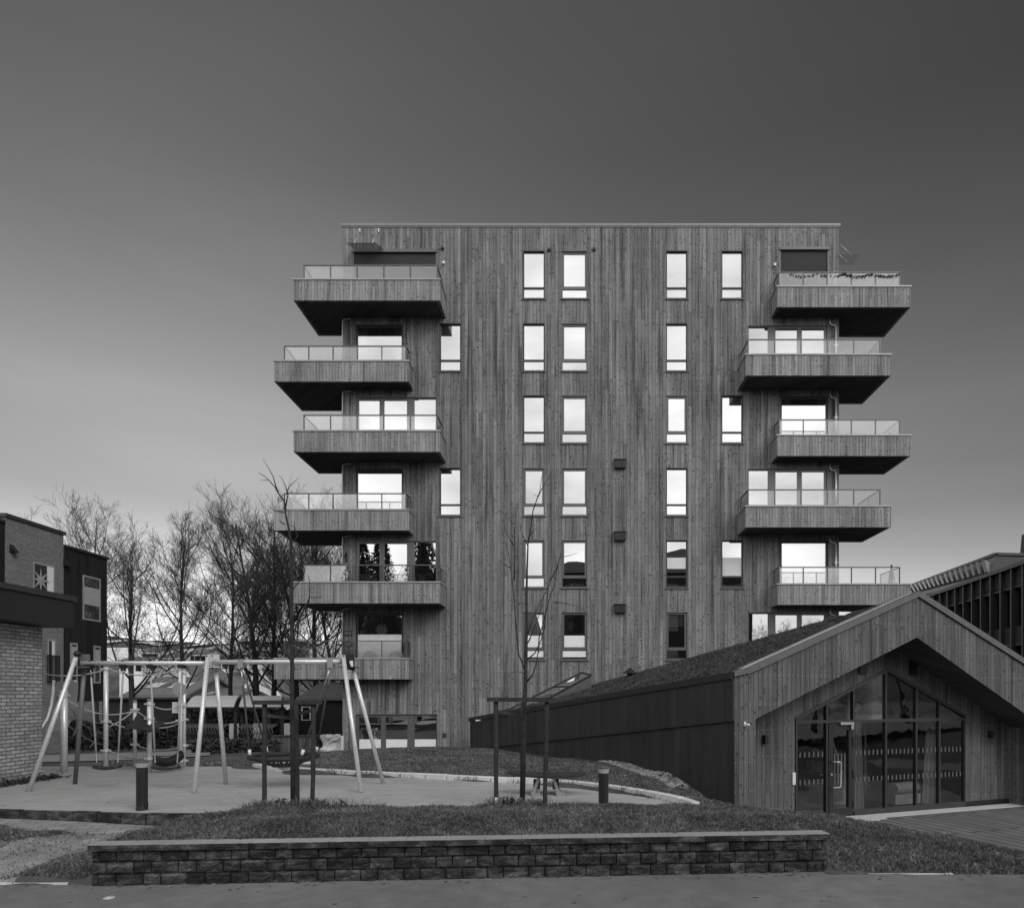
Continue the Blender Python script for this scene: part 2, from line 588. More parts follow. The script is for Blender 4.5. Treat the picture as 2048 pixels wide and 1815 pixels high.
bump(t, b, math_(t, 'ADD', noise(t, sv, 12, 5, .65), fn), .9, .02)
M['block'] = m
M['block_top'] = mat_ground('lit_coping_top_and_disc', 0.30, 2.0, 0.12, 60, 0.9, 0.3)
M['joint'] = mat_plain('wall_joint', 0.012, 1.0, 0, 0.1)
M['curb'] = mat_ground('concrete_kerb', 0.6, 2.0, 0.15, 50, 0.9, 0.3)
M['stone'] = mat_ground('gravel_stone', 0.3, 3.0, 0.5, 20, 0.9, 0.2)
M['brick_light'] = mat_brick('pale_brick', 0.36, 0.225, 0.073, 0.012, 0.5, mv=0.42)
M['brick_mid'] = mat_brick('grey_brick', 0.17, 0.225, 0.075, 0.011, 0.4, mv=1.45)
M['fascia'] = mat_plain('dark_fascia_metal', 0.03, 0.45, 0.2, 0.12, 3)
M['black_panel'] = mat_plain('black_wall_board', 0.024, 0.55, 0.0, 0.12, 3)
M['house_white'] = mat_plain('white_house_boards', 0.75, 0.8, 0, 0.08, 2)
M['tile'] = mat_plain('grey_roof_tiles', 0.15, 0.7, 0, 0.2, 3)
M['canopy'] = mat_plain('pale_sheet_roof', 0.6, 0.5, 0.2, 0.08, 2)
M['bush'] = mat_plain('shrub_leaves', 0.035, 0.8, 0, 0.4, 10)
M['grass'] = mat_blades('grass_blades', 0.05, 0.19)
M['grass_dry'] = mat_blades('dry_grass_blades', 0.06, 0.2)
M['sack'] = mat_plain('white_plastic_sack', 0.42, 0.5, 0, 0.15, 8)
M['side_board'] = mat_wood('black_side_boards', 0.04, bw=.16, knots=0, nails=False, contrast=.5, jmin=.82)
M['sash_grey'] = mat_plain('pale_grey_sash', .3, .5, 0, .06)
M['garland'] = mat_plain('dull_garland', .13, .8, 0, .4, 10)
M['canopy_glass'] = mat_glass('smoked_canopy_glass', .08, .42, 0, edge=.1)
M['sedum_blades'] = mat_blades('sedum_blades', .022, .10)
M['trim'] = mat_plain('gable_trim_metal', 0.13, 0.45, 0.3, 0.1)
M['star_grey'] = mat_plain('grey_paper_star', 0.3, 0.8, 0, 0.05)
M['star'] = mat_plain('white_paper_star', 0.8, 0.8, 0, 0.05)
M['slate'] = mat_plain('zinc_roof_sheets', 0.22, 0.5, 0.3, 0.15, 2)
M['spandrel'] = mat_wood('dark_spandrel_boards', 0.07, bw=0.09, knots=0, nails=False, horizontal=True)
# ------------------------------------------------------------------ ground
WL, WR = Vector((-5.12, 7.30, 0)), Vector((2.98, 7.90, 0))     # front face of the retaining wall, left and right end
WDIR = (WR - WL).normalized()
WNRM = Vector((-WDIR.y, WDIR.x, 0))
WTOP = 0.44
CTRL = np.array([
 # trodden slope and grass hump on the left
 (-12,7.5,.02),(-10,7.5,.02),(-8,7.5,.02),(-6.5,7.5,.02),(-5.3,7.5,.03),(-7.2,8.3,.07),(-6.2,8.5,.09),(-5.6,8.2,.12),(-5.4,7.9,.1),
 (-8,9.35,.16),(-7.2,9.4,.14),(-6.6,9.3,.13),(-6.1,9.25,.15),(-8.6,8.9,.40),(-7.8,9.0,.34),(-7.1,8.9,.17),(-9.5,9.0,.4),(-8.4,8.2,.2),
 # front lawn
 (-4.9,7.6,.41),(-4,7.65,.42),(-3,7.7,.42),(-2,7.75,.42),(-1,7.8,.42),(0,7.9,.42),(1,8,.42),(2,8.05,.42),(2.8,8.15,.42),
 (-5.1,8.4,.36),(-4.3,8.5,.45),(-3,8.6,.48),(-2,8.6,.48),(-1,8.7,.48),(0,8.7,.48),(1,8.8,.48),(2,8.8,.46),(2.8,8.9,.42),
 (-5.2,9.5,.37),(-4.5,9.7,.41),(-3.8,9.8,.41),(-3,9.9,.40),(-2,9.9,.39),(-1,9.9,.43),(0,9.9,.43),(.8,9.95,.42),(1.6,10,.40),
 (-5.8,9.1,.22),(-5.5,8.8,.25),(-5.9,9.6,.2),
 # under the play surface
 (-12,11,.2),(-10,11,.2),(-8.5,10.9,.2),(-7,10.6,.2),(-6,10.5,.2),(-5,10.6,.2),(-4,10.7,.2),(-3,10.7,.2),(-2,10.7,.2),(-1,10.7,.2),(0,10.7,.2),(1,10.7,.2),
 (-10,13,.2),(-8,13,.2),(-6,13,.2),(-4,12.6,.2),(-2,12.3,.2),(0,11.8,.2),(1,11.2,.2),(-9,15.5,.2),(-7.5,15,.2),(-5.5,14,.2),(-3.5,13.6,.2),(-1.5,13,.2),(-12,15,.2),
 # under the paving on the left
 (-10,10.2,.03),(-9,10.2,.03),(-8,10.1,.03),(-7,10.0,.03),(-6.4,9.9,.03),(-7.4,10.4,.03),(-8.4,10.5,.03),(-6.2,10.2,.05),(-9,9.7,.06),(-8.2,9.8,.06),(-7.4,9.75,.06),(-6.6,9.7,.06),(-11,9.8,.08),(-12,10.4,.03),(-5.5,10.0,.08),(-5.9,9.75,.1),
 # grass mound inside the kerb
 (-7.3,16.7,.36),(-5.5,15.6,.40),(-3.8,15.1,.40),(-1.4,14.3,.40),(.2,13.6,.40),(1.0,12.7,.38),(1.6,11.9,.37),(2.0,11.2,.33),
 (-7.9,20,.27),(-6.5,20,.34),(-5.7,20,.42),(-4.25,20,.46),(-2.8,20,.41),(-3,17,.45),(-1,17,.42),(0,16,.40),(.8,15.3,.36),(1.4,14.3,.33),
 (2.84,14.9,-.17),(2.55,15.3,.1),(2.31,15.8,.23),(1.4,17.4,.30),(.4,19.1,.24),(-.6,20.8,.16),(-2.46,24,.05),(-3.3,25.5,-.05),(3.25,14.0,-.36),
 (2.9,13.3,-.05),(2.3,13.3,.22),(2.64,12,.13),(3.2,12.6,-.1),
 # bank on the right, falling to the plaza
 (2.54,10.5,.27),(3.17,10.3,.25),(3.81,10,.235),(4.37,9.8,.15),(5.07,9.4,.07),(5.48,9,-.0),(5.85,8.8,-.07),
 (3.6,8.6,.22),(3.25,8.3,.16),(3.1,7.8,.02),(3.5,7.8,.015),(4,7.8,.01),(4.5,7.8,.0),(5,7.8,-.01),(3.9,8.3,.12),(4.5,8.3,.07),(5.2,8.1,.0),(4.8,8.8,.11),(6,8,-.02),(8,7.9,-.03),(12,8,-.05),(16,8,-.05),
 (3.4,11.6,.05),(4,11.6,-.3),(5,11.2,-.6),(6,10.6,-.75),(7,10.2,-.9),(7,9.2,-.45),(8,8.7,-.3),(9,9.5,-.9),(3.5,13.5,-.75),(3.6,13.9,-.9),(3.9,13.0,-.85),(4.1,13.8,-.95),(4.6,14.5,-.95),(5.2,15,-.95),(5.6,13.2,-.95),(5.6,12.2,-.95),(6.5,16,-.95),(8,17,-.95),(4.4,12.4,-.8),(4.3,13.2,-.95),(5,12.6,-.95),(6,12,-.95),(6,14,-.95),(8,12,-.95),(8,14,-.95),(10,16,-.95),(12,14,-.95),(9,11,-.95),(12,10,-.9),(14,20,-.95),(20,12,-.95),(20,28,-.95),
 # behind
 (-8,26,-.2),(-5,26,-.15),(-4,25,-.1),(-9,23,.02),(-9.5,20,.12),(-9,18,.2),(-11,17,.2),(-13,19,.12),(-15,17,.15),(-12,22,.02),(-14,26,-.22),(-18,24,-.1),(-10,30,-.35),(-20,28,-.3),(-20,20,.05),(-25,15,.1),
 (-30,40,-.5),(-14,40,-.5),(0,40,-.6),(20,40,-.9),(-20,60,-.5),(20,80,-.5),(-60,60,-.5),(-14,12,.15),(-14,9.2,.12),(-20,9,.12),(-30,9,.1),(5,28,-.4),(12,26,-.8)])

def road_edge(x):
    if x < WL.x: return 7.36
    if x > WR.x: return 7.78
    return WL.y + (x - WL.x) / (WR.x - WL.x) * (WR.y - WL.y)

def height(X, Y):
    X, Y = np.asarray(X, float), np.asarray(Y, float)
    sh = X.shape
    x, y = X.ravel(), Y.ravel()
    out = np.empty(x.size)
    for s in range(0, x.size, 4000):
        dx = x[s:s + 4000, None] - CTRL[None, :, 0]
        dy = y[s:s + 4000, None] - CTRL[None, :, 1]
        w = 1.0 / (dx * dx + dy * dy + 0.02) ** 1.9
        out[s:s + 4000] = (w * CTRL[None, :, 2]).sum(1) / w.sum(1)
    return out.reshape(sh)

xs = np.concatenate([np.arange(-60, -16, 2.0), np.arange(-16, -9, .5), np.arange(-9, 7, .125), np.arange(7, 14, .4), np.arange(14, 62, 2.0)])
ys = np.concatenate([np.arange(6.9, 11.6, .1), np.arange(11.6, 17.6, .2), np.arange(17.6, 32, .5), np.arange(32, 122, 5.0)])
GX, GY = np.meshgrid(xs, ys)
GZ = height(GX, GY)
for _ in range(1):
    Zp = np.pad(GZ, 1, mode='edge')
    GZ = (Zp[1:-1, 1:-1] * 2 + Zp[:-2, 1:-1] + Zp[2:, 1:-1] + Zp[1:-1, :-2] + Zp[1:-1, 2:]) / 6
# ground under the road and in front of the wall stays below the asphalt
edge = np.vectorize(road_edge)(GX)
inw = (GX > WL.x) & (GX < WR.x)
GZ = np.where(GY < edge + np.where(inw, 0.12, 0.0), -0.08, GZ)
ZI = GZ

def hz(x, y):
    """ground height at (x, y) from the built grid"""
    i = int(np.clip(np.searchsorted(xs, x) - 1, 0, len(xs) - 2))
    j = int(np.clip(np.searchsorted(ys, y) - 1, 0, len(ys) - 2))
    a = (x - xs[i]) / (xs[i + 1] - xs[i])
    b = (y - ys[j]) / (ys[j + 1] - ys[j])
    return float((ZI[j, i] * (1 - a) + ZI[j, i + 1] * a) * (1 - b) + (ZI[j + 1, i] * (1 - a) + ZI[j + 1, i + 1] * a) * b)

def grid_obj(name, mat, keep):
    """the ground cells that pass keep(x, y), as one sheet"""
    mb = MB()
    nx = len(xs)
    idx = {}
    for j in range(len(ys) - 1):
        cy = (ys[j] + ys[j + 1]) / 2
        for i in range(nx - 1):
            if not keep((xs[i] + xs[i + 1]) / 2, cy):
                continue
            f = []
            for jj, ii in ((j, i), (j, i + 1), (j + 1, i + 1), (j + 1, i)):
                k = jj * nx + ii
                if k not in idx:
                    idx[k] = len(mb.v)
                    mb.v.append((xs[ii], ys[jj], ZI[jj, ii]))
                f.append(idx[k])
            mb.f.append(tuple(f))
            mb.s.append(True)
    return mb.build(name, mat)

def is_dirt(x, y):
    if not (-9 < x < -5.15 and 7.2 < y < 9.9):
        return False
    c = -6.9 + 0.25 * (y - 7.4) + 0.12 * math.sin(y * 5)
    w = 0.95 - 0.15 * (y - 7.4)
    return abs(x - c) < w
tag(grid_obj('ground', M['lawn'], lambda x, y: not is_dirt(x, y)), kind='structure')
tag(grid_obj('dirt_path', M['dirt'], is_dirt), kind='structure')

mb = MB()
mb.add([(-900, -300, -1.6), (900, -300, -1.6), (900, 1500, -1.6), (-900, 1500, -1.6)], [(0, 1, 2, 3)])
tag(mb.build('far_ground', M['far_ground']), kind='structure')

# road in front, one sheet
mb = MB()
pts = [(-60, -60, 0), (60, -60, 0), (60, 7.78, 0), (WR.x, 7.78, 0)]
mb.poly(pts + [(WR.x, WR.y + .06, 0), (WL.x, WL.y + .06, 0), (WL.x, 7.36, 0), (-60, 7.36, 0)])
tag(mb.build('road', M['asphalt']), kind='structure')
# thin pale kerb stones flush with the road edge
rr = random.Random(3)
mb = MB()
x = -16.0
while x < WL.x - .35:
    mb.box(x, min(x + .98, WL.x - .3), 7.36, 7.42, -.1, .022)
    x += 1.0
x = 3.4
while x < 16:
    if x > 4.7 or rr.random() < .3:
        mb.box(x, x + .97, 7.785, 7.82, -.1, .010)
    x += 1.0
tag(mb.build('kerb', M['curb']), kind='structure')

# play surface
ARC = [(-7.55, 16.15), (-7.2, 15.95), (-6.3, 15.45), (-5.5, 15.05), (-4.6, 14.72), (-3.87, 14.45), (-2.6, 14.05), (-1.4, 13.62), (-.6, 13.35), (0, 13.08), (.45, 12.7), (.82, 12.3), (1.15, 11.95), (1.37, 11.6), (1.6, 11.25), (1.76, 10.9), (1.88, 10.45)]
PZ0 = 0.30
mb = MB()
near = [(1.9, 10.3), (-4.9, 10.15), (-5.5, 10.05), (-6.2, 10.08), (-7.4, 10.25), (-8.7, 10.4), (-10.9, 10.6), (-14, 10.9)]
pts = [(-14, 16.6), (-8.2, 16.6), (-7.6, 16.45)] + ARC + near
mb.poly([(a, b, PZ0) for a, b in pts])
tag(mb.build('play_surface', M['play']), kind='structure')
# dark edging blocks along its near side
mb = MB()
e = near[1:]
for (a, b), (c, d) in zip(e, e[1:]):
    L = math.hypot(c - a, d - b)
    n = max(1, round(L / .42))
    for k in range(n):
        p0 = Vector((a + (c - a) * (k + .02) / n, b + (d - b) * (k + .02) / n, 0))
        p1 = Vector((a + (c - a) * (k + .98) / n, b + (d - b) * (k + .98) / n, 0))
        nn = Vector((p1.y - p0.y, -(p1.x - p0.x), 0)).normalized() * .09
        if nn.y > 0: nn = -nn
        q = [p0 + nn * .98, p1 + nn * .98, p1 - nn * .02, p0 - nn * .02]
        mb.prism([(v.x, v.y, .02) for v in q], (0, 0, .285 + rr.uniform(-.006, .006)))
tag(mb.build('edging_blocks', M['block']), kind='structure')

# pavers on the left
m, t, b, _ = new_mat('concrete_pavers')
vec, x_, y_, z_ = objco(t)
br = N(t, 'ShaderNodeTexBrick')
mp = N(t, 'ShaderNodeMapping')
mp.inputs['Rotation'].default_value = (0, 0, R(-18))
t.links.new(vec, mp.inputs[0])
t.links.new(mp.outputs[0], br.inputs['Vector'])
for k, c in (('Color1', .24), ('Color2', .30), ('Mortar', .10)):
    br.inputs[k].default_value = (c, c, c, 1)
br.inputs['Scale'].default_value = 1
br.inputs['Brick Width'].default_value = .28
br.inputs['Row Height'].default_value = .21
br.inputs['Mortar Size'].default_value = .008
s_ = N(t, 'ShaderNodeSeparateColor')
t.links.new(br.outputs[0], s_.inputs[0])
setcol(t, b, math_(t, 'MULTIPLY', s_.outputs[0], rng_(t, noise(t, vec, 3, 6, .65), .72, 1.2)))
b.inputs['Roughness'].default_value = .9
bump(t, b, math_(t, 'SUBTRACT', noise(t, vec, 40, 3), br.outputs['Fac']), .5, .01)
M['paver'] = m
mb = MB()
pv = [(-14, 10.9, .17), (-10.9, 10.6, .17), (-8.7, 10.35, .185), (-7.4, 10.2, .165), (-6.2, 10.0, .135), (-5.5, 9.95, .12), (-5.3, 9.75, .12), (-5.9, 9.42, .125), (-6.6, 9.55, .14), (-7.6, 9.95, .165), (-8.6, 9.75, .17), (-10, 9.6, .17), (-14, 9.6, .17)]
pa = [(-14, 10.95, .17), (-10.9, 10.65, .175), (-8.7, 10.4, .185), (-7.4, 10.24, .165), (-6.2, 10.05, .135), (-5.3, 10.0, .115)]
pb = [(-14, 9.5, .17), (-10.9, 9.5, .175), (-8.7, 9.55, .17), (-7.4, 9.6, .155), (-6.2, 9.45, .13), (-5.3, 9.4, .11)]
for k in range(5):
    mb.quad(pa[k], pb[k], pb[k + 1], pa[k + 1])
    mb.quad(pb[k], (pb[k][0], pb[k][1] - .01, -.05), (pb[k + 1][0], pb[k + 1][1] - .01, -.05), pb[k + 1])
tag(mb.build('pavement', M['paver']), kind='structure')

# plaza in front of the gabled house: long dark setts with sloping joints
m, t, b, _ = new_mat('dark_plaza_setts')
vec, x_, y_, z_ = objco(t)
br = N(t, 'ShaderNodeTexBrick')
ca, sa = math.cos(R(20.5)), math.sin(R(20.5))
along_v = math_(t, 'ADD', math_(t, 'MULTIPLY', x_, -sa), math_(t, 'MULTIPLY', y_, ca))
along_u = math_(t, 'ADD', math_(t, 'MULTIPLY', x_, ca), math_(t, 'MULTIPLY', y_, sa))
t.links.new(comb(t, along_v, along_u, 0), br.inputs['Vector'])
for k, c in (('Color1', .13), ('Color2', .165), ('Mortar', .015)):
    br.inputs[k].default_value = (c, c, c, 1)
br.inputs['Scale'].default_value = 1
br.inputs['Brick Width'].default_value = 3.5
br.inputs['Row Height'].default_value = .3
br.inputs['Mortar Size'].default_value = .024
s_ = N(t, 'ShaderNodeSeparateColor')
t.links.new(br.outputs[0], s_.inputs[0])
setcol(t, b, math_(t, 'MULTIPLY', s_.outputs[0], rng_(t, noise(t, vec, 2.5, 6, .65), .75, 1.2)))
b.inputs['Roughness'].default_value = .75
M['setts'] = m
PLZ = -0.85
mb = MB()
mb.poly([(3.2, 14.2, PLZ), (3.6, 13.2, PLZ), (5.2, 11.6, PLZ), (6.6, 10.2, PLZ), (9, 9.6, PLZ), (22, 9.4, PLZ), (22, 24, PLZ), (9, 24, PLZ), (4, 17, PLZ)])
tag(mb.build('plaza', M['setts']), kind='structure')

# asphalt footpath beyond the play area
mb = MB()
a = [P(60, 1528, 19.0), P(200, 1517, 19.6), P(330, 1500, 21.0), P(420, 1490, 22.5)]
c = [P(60, 1490, 23.5), P(200, 1481, 25.0), P(330, 1473, 26.5), P(420, 1470, 28.0)]
for i in range(3):
    q = [a[i], a[i + 1], c[i + 1], c[i]]
    mb.quad(*[(p.x, p.y, hz(p.x, p.y) + .03) for p in q])
for i in range(3):
    p, q = c[i], c[i + 1]
tag(mb.build('footpath', M['path']), kind='structure')

# concrete kerb round the grass mound, block by block
mb = MB()
def along(pts, step):
    out, acc = [Vector(pts[0])], 0.0
    for a, b in zip(pts, pts[1:]):
        a, b = Vector(a), Vector(b)
        L = (b - a).length
        d = step - acc
        while d < L:
            out.append(a + (b - a) * d / L)
            d += step
        acc = L - (d - step)
    return out
line = [(-6.3, 16.75), (-7.1, 16.65), (-7.5, 16.42)] + ARC
kp = along([(a, b, 0) for a, b in line], .5)
for p, q in zip(kp, kp[1:]):
    d = (q - p).normalized()
    n = Vector((-d.y, d.x, 0)) * .13
    p, q = p + d * .008, q - d * .008
    mb.prism([(v.x, v.y, PZ0 - .1) for v in (p, q, q + n, p + n)], (0, 0, .20 + rr.uniform(-.006, .006)))
tag(mb.build('kerbstones', M['curb'], bevel=.012), kind='structure')

# ------------------------------------------------------------------ retaining wall
wall = thing('retaining_wall', WL, 'low dark split-faced block wall with coping coloured sunlit on top along the road', 'wall')
ang = math.atan2(WDIR.y, WDIR.x)
LEN = (WR - WL).length
def wpt(s, d, z):
    p = WL + WDIR * s + WNRM * d
    return (p.x, p.y, z)
mb = MB()
mb.prism([wpt(.05, .03, -.1), wpt(LEN - .05, .03, -.1), wpt(LEN - .05, .22, -.1), wpt(.05, .22, -.1)], (0, 0, WTOP - .07 + .1))
mb.build('backing', M['joint'], wall)
mb = MB()
nr = np.random.default_rng(5)
rows = [(-.03, .118), (.126, .248), (.256, .368)]
for k, (z0, z1) in enumerate(rows):
    s = 0.0
    j = k
    first = True
    while s < LEN - .02:
        w = [.275, .185][j % 2] * nr.uniform(.98, 1.02)
        if first:
            w = [.06, .14, .07][k] if k != 1 else .15
            first = False
        if s + w > LEN - .05: w = LEN - s
        nx_, nz_ = max(3, int(w / .025)), 6
        gx = np.linspace(s + .0055, s + w - .0055, nx_ + 1)
        gz = np.linspace(z0, z1, nz_ + 1)
        off = nr.uniform(-.006, .006)
        tilt = nr.uniform(-.010, .010, 2)
        D = nr.normal(0, .0045, (nz_ + 1, nx_ + 1))
        vs, fs = [], []
        for a_, zz in enumerate(gz):
            for b_, ss in enumerate(gx):
                e_ = a_ in (0, nz_) or b_ in (0, nx_)
                d_ = .012 if e_ else off - .004 + D[a_, b_] + tilt[0] * (b_ / nx_ - .5) * 2 + tilt[1] * (a_ / nz_ - .5) * 2
                vs.append(wpt(ss, d_, zz))
        for a_ in range(nz_):
            for b_ in range(nx_):
                q = a_ * (nx_ + 1) + b_
                fs.append((q, q + 1, q + nx_ + 2, q + nx_ + 1))
        # sides back to the mortar
        o = len(vs)
        vs += [wpt(gx[0], .06, z0), wpt(gx[-1], .06, z0), wpt(gx[-1], .06, z1), wpt(gx[0], .06, z1)]
        c0, c1, c2, c3 = 0, nx_, nz_ * (nx_ + 1) + nx_, nz_ * (nx_ + 1)
        fs += [(o, o + 1, c1, c0), (c3, c2, o + 2, o + 3), (o, c0, c3, o + 3), (c1, o + 1, o + 2, c2)]
        mb.add(vs, fs)
        s += w
        j += 1
for side in (0.0, LEN):       # end faces
    dd = .012 if side == 0 else -.012
    for z0, z1 in rows:
        mb.prism([wpt(side, .02, z0), wpt(side + dd * 4, .02, z0), wpt(side + dd * 4, .24, z0), wpt(side, .24, z0)], (0, 0, z1 - z0))
mb.build('blocks', M['block'], wall)
mb = MB()
s = -.03
while s < LEN + .03:
    w = min(.42 * nr.uniform(.97, 1.03), LEN + .03 - s)
    if w < .05: break
    n_ = max(4, int(w / .03))
    top, bot = [], []
    z0, z1 = .376, WTOP
    g = np.linspace(s + .0015, s + w - .0015, n_ + 1)
    vs, fs = [], []
    for ss in g:
        d_ = -.028 + nr.normal(0, .004)
        vs += [wpt(ss, d_, z0), wpt(ss, d_ + nr.normal(0, .003), (z0 + z1) / 2), wpt(ss, d_ + .004, z1), wpt(ss, .215, z1), wpt(ss, .215, z0)]
    for i in range(n_):
        for k in range(5):
            fs.append((i * 5 + k, (i + 1) * 5 + k, (i + 1) * 5 + (k + 1) % 5, i * 5 + (k + 1) % 5))
    fs += [(4, 3, 2, 1, 0), tuple(n_ * 5 + k for k in range(5))]
    mb.add(vs, fs)
    s += w
# top faces take a paler tone: the light from above put into the colour
cop = mb.build('coping', M['block'], wall)
cop.data.materials.append(M['block_top'])
for p in cop.data.polygons:
    if p.normal.z > .9: p.material_index = 1
# ------------------------------------------------------------------ apartment building
FY = 28.0
def fx(px): return PX(px, FY)
def fz(py): return PZ(py, FY)
X0, X1 = fx(685), fx(1678)
ZT, ZB, YB = fz(452), -0.9, FY + 14
apt = thing('apartment_building', ((X0 + X1) / 2, FY, ZB), 'seven storey timber clad apartment block with stacked corner balconies', 'building')
ABASE = BASE[apt.name]

WINS = []    # (x0, x1, z0, z1, style, options)
ROWTOP = {7: 501, 6: 646, 5: 790, 4: 935, 3: 1079, 2: 1223}
STO = 2.963
def narrow(px0, px1, row, **o):
    zt = fz(ROWTOP[row])
    WINS.append((fx(px0), fx(px1), zt - 1.97, zt, 'narrow', o))
for r in (7, 6, 5, 4, 3, 2):
    narrow(1046, 1089.5, r, sash=(r <= 4), blind={7: .34, 6: .42, 4: .5}.get(r), film=(r == 2), curtain=(r == 2), pots=(r == 3))
    narrow(1123, 1175, r, sash=True, blind={7: .34, 6: .38, 4: .26}.get(r), film=(r == 2), curtain=(r == 2), pots=(r in (3, 6)))
    narrow(1332, 1375, r, sash=(r in (5, 2)), blind={7: .5, 2: .36, 3: None}.get(r), band=(r == 3), curtain=(r == 4), ledge=(r in (2, 3)))
for r in (7, 5, 3):
    narrow(1443, 1486, r, sash=False, blind={7: .42, 5: .3}.get(r), band=(r == 3), ledge=(r == 3))
for r in (6, 4):
    narrow(879, 922, r, sash=False, blind=.3)
def floor_z(k): return 17.47 + .22 - STO * (7 - k)
for k in (6, 4, 2):
    WINS.append((fx(711.5), fx(806), floor_z(k), fz({6: 649, 4: 937, 2: 1226}[k]), 'single', dict(curtain=(k == 6), film=(k == 2), star=(k == 2))))
for k in (5, 3):
    WINS.append((fx(711.5), fx(874), floor_z(k), fz({5: 793, 3: 1080}[k]), 'triple', dict(mull=(763, 818, 826), left=True)))
WINS.append((fx(711.5), fx(875), fz(1500) - .5, fz(1427), 'triple', dict(mull=(766, 819, 826), left=True, film_low=1478)))
for k in (6, 4, 2):
    WINS.append((fx(1495), fx(1655), floor_z(k), fz({6: 650, 4: 936, 2: 1223}[k]), 'triple', dict(mull=(1539, 1547, 1600), left=False, curtain=(k == 4))))
for k in (5, 3):
    WINS.append((fx(1561), fx(1656), floor_z(k), fz({5: 792, 3: 1081}[k]), 'single', dict(curtain=(k == 5))))
# screened doors on the top floor
SCREENS = [(fx(705.5), fx(874), floor_z(7), fz(500)), (fx(1559), fx(1657.5), floor_z(7), fz(495))]

# facade sheet with real openings
holes = [(w[0], w[1], w[2], w[3]) for w in WINS] + SCREENS
gx = sorted(set([X0, X1] + [h[0] for h in holes] + [h[1] for h in holes]))
gz = sorted(set([ZB, ZT] + [h[2] for h in holes] + [h[3] for h in holes]))
mb = MB()
idx = {}
def vid(i, j):
    if (i, j) not in idx:
        idx[(i, j)] = len(mb.v)
        mb.v.append((gx[i], FY, gz[j]))
    return idx[(i, j)]
for i in range(len(gx) - 1):
    for j in range(len(gz) - 1):
        cx_, cz_ = (gx[i] + gx[i + 1]) / 2, (gz[j] + gz[j + 1]) / 2
        if any(h[0] < cx_ < h[1] and h[2] < cz_ < h[3] for h in holes):
            continue
        mb.f.append((vid(i, j), vid(i + 1, j), vid(i + 1, j + 1), vid(i, j + 1)))
        mb.s.append(False)
mb.quad((X0, YB, ZB), (X0, FY, ZB), (X0, FY, ZT), (X0, YB, ZT))
mb.quad((X1, FY, ZB), (X1, YB, ZB), (X1, YB, ZT), (X1, FY, ZT))
mb.quad((X1, YB, ZB), (X0, YB, ZB), (X0, YB, ZT), (X1, YB, ZT))
w_ = mb.build('wall', M['wood'], apt)
mb = MB()
mb.box(X0 - .05, X1 + .05, FY - .05, FY + .28, ZT + .001, ZT + .075)
mb.box(X0 - .03, X1 + .03, FY - .028, FY + .2, ZT - .05, ZT)
mb.box(X0 - .05, X1 + .05, FY + .28, YB + .05, ZT - .15, ZT + .06)
mb.build('roof', M['roofcap'], apt)
# vertical trim where the left bay of the facade meets the middle
mb = MB()
mb.box(fx(922.6), fx(925), FY - .022, FY + .01, ZB, fz(452) - .06)
mb.build('corner_trim', M['wood'], apt)

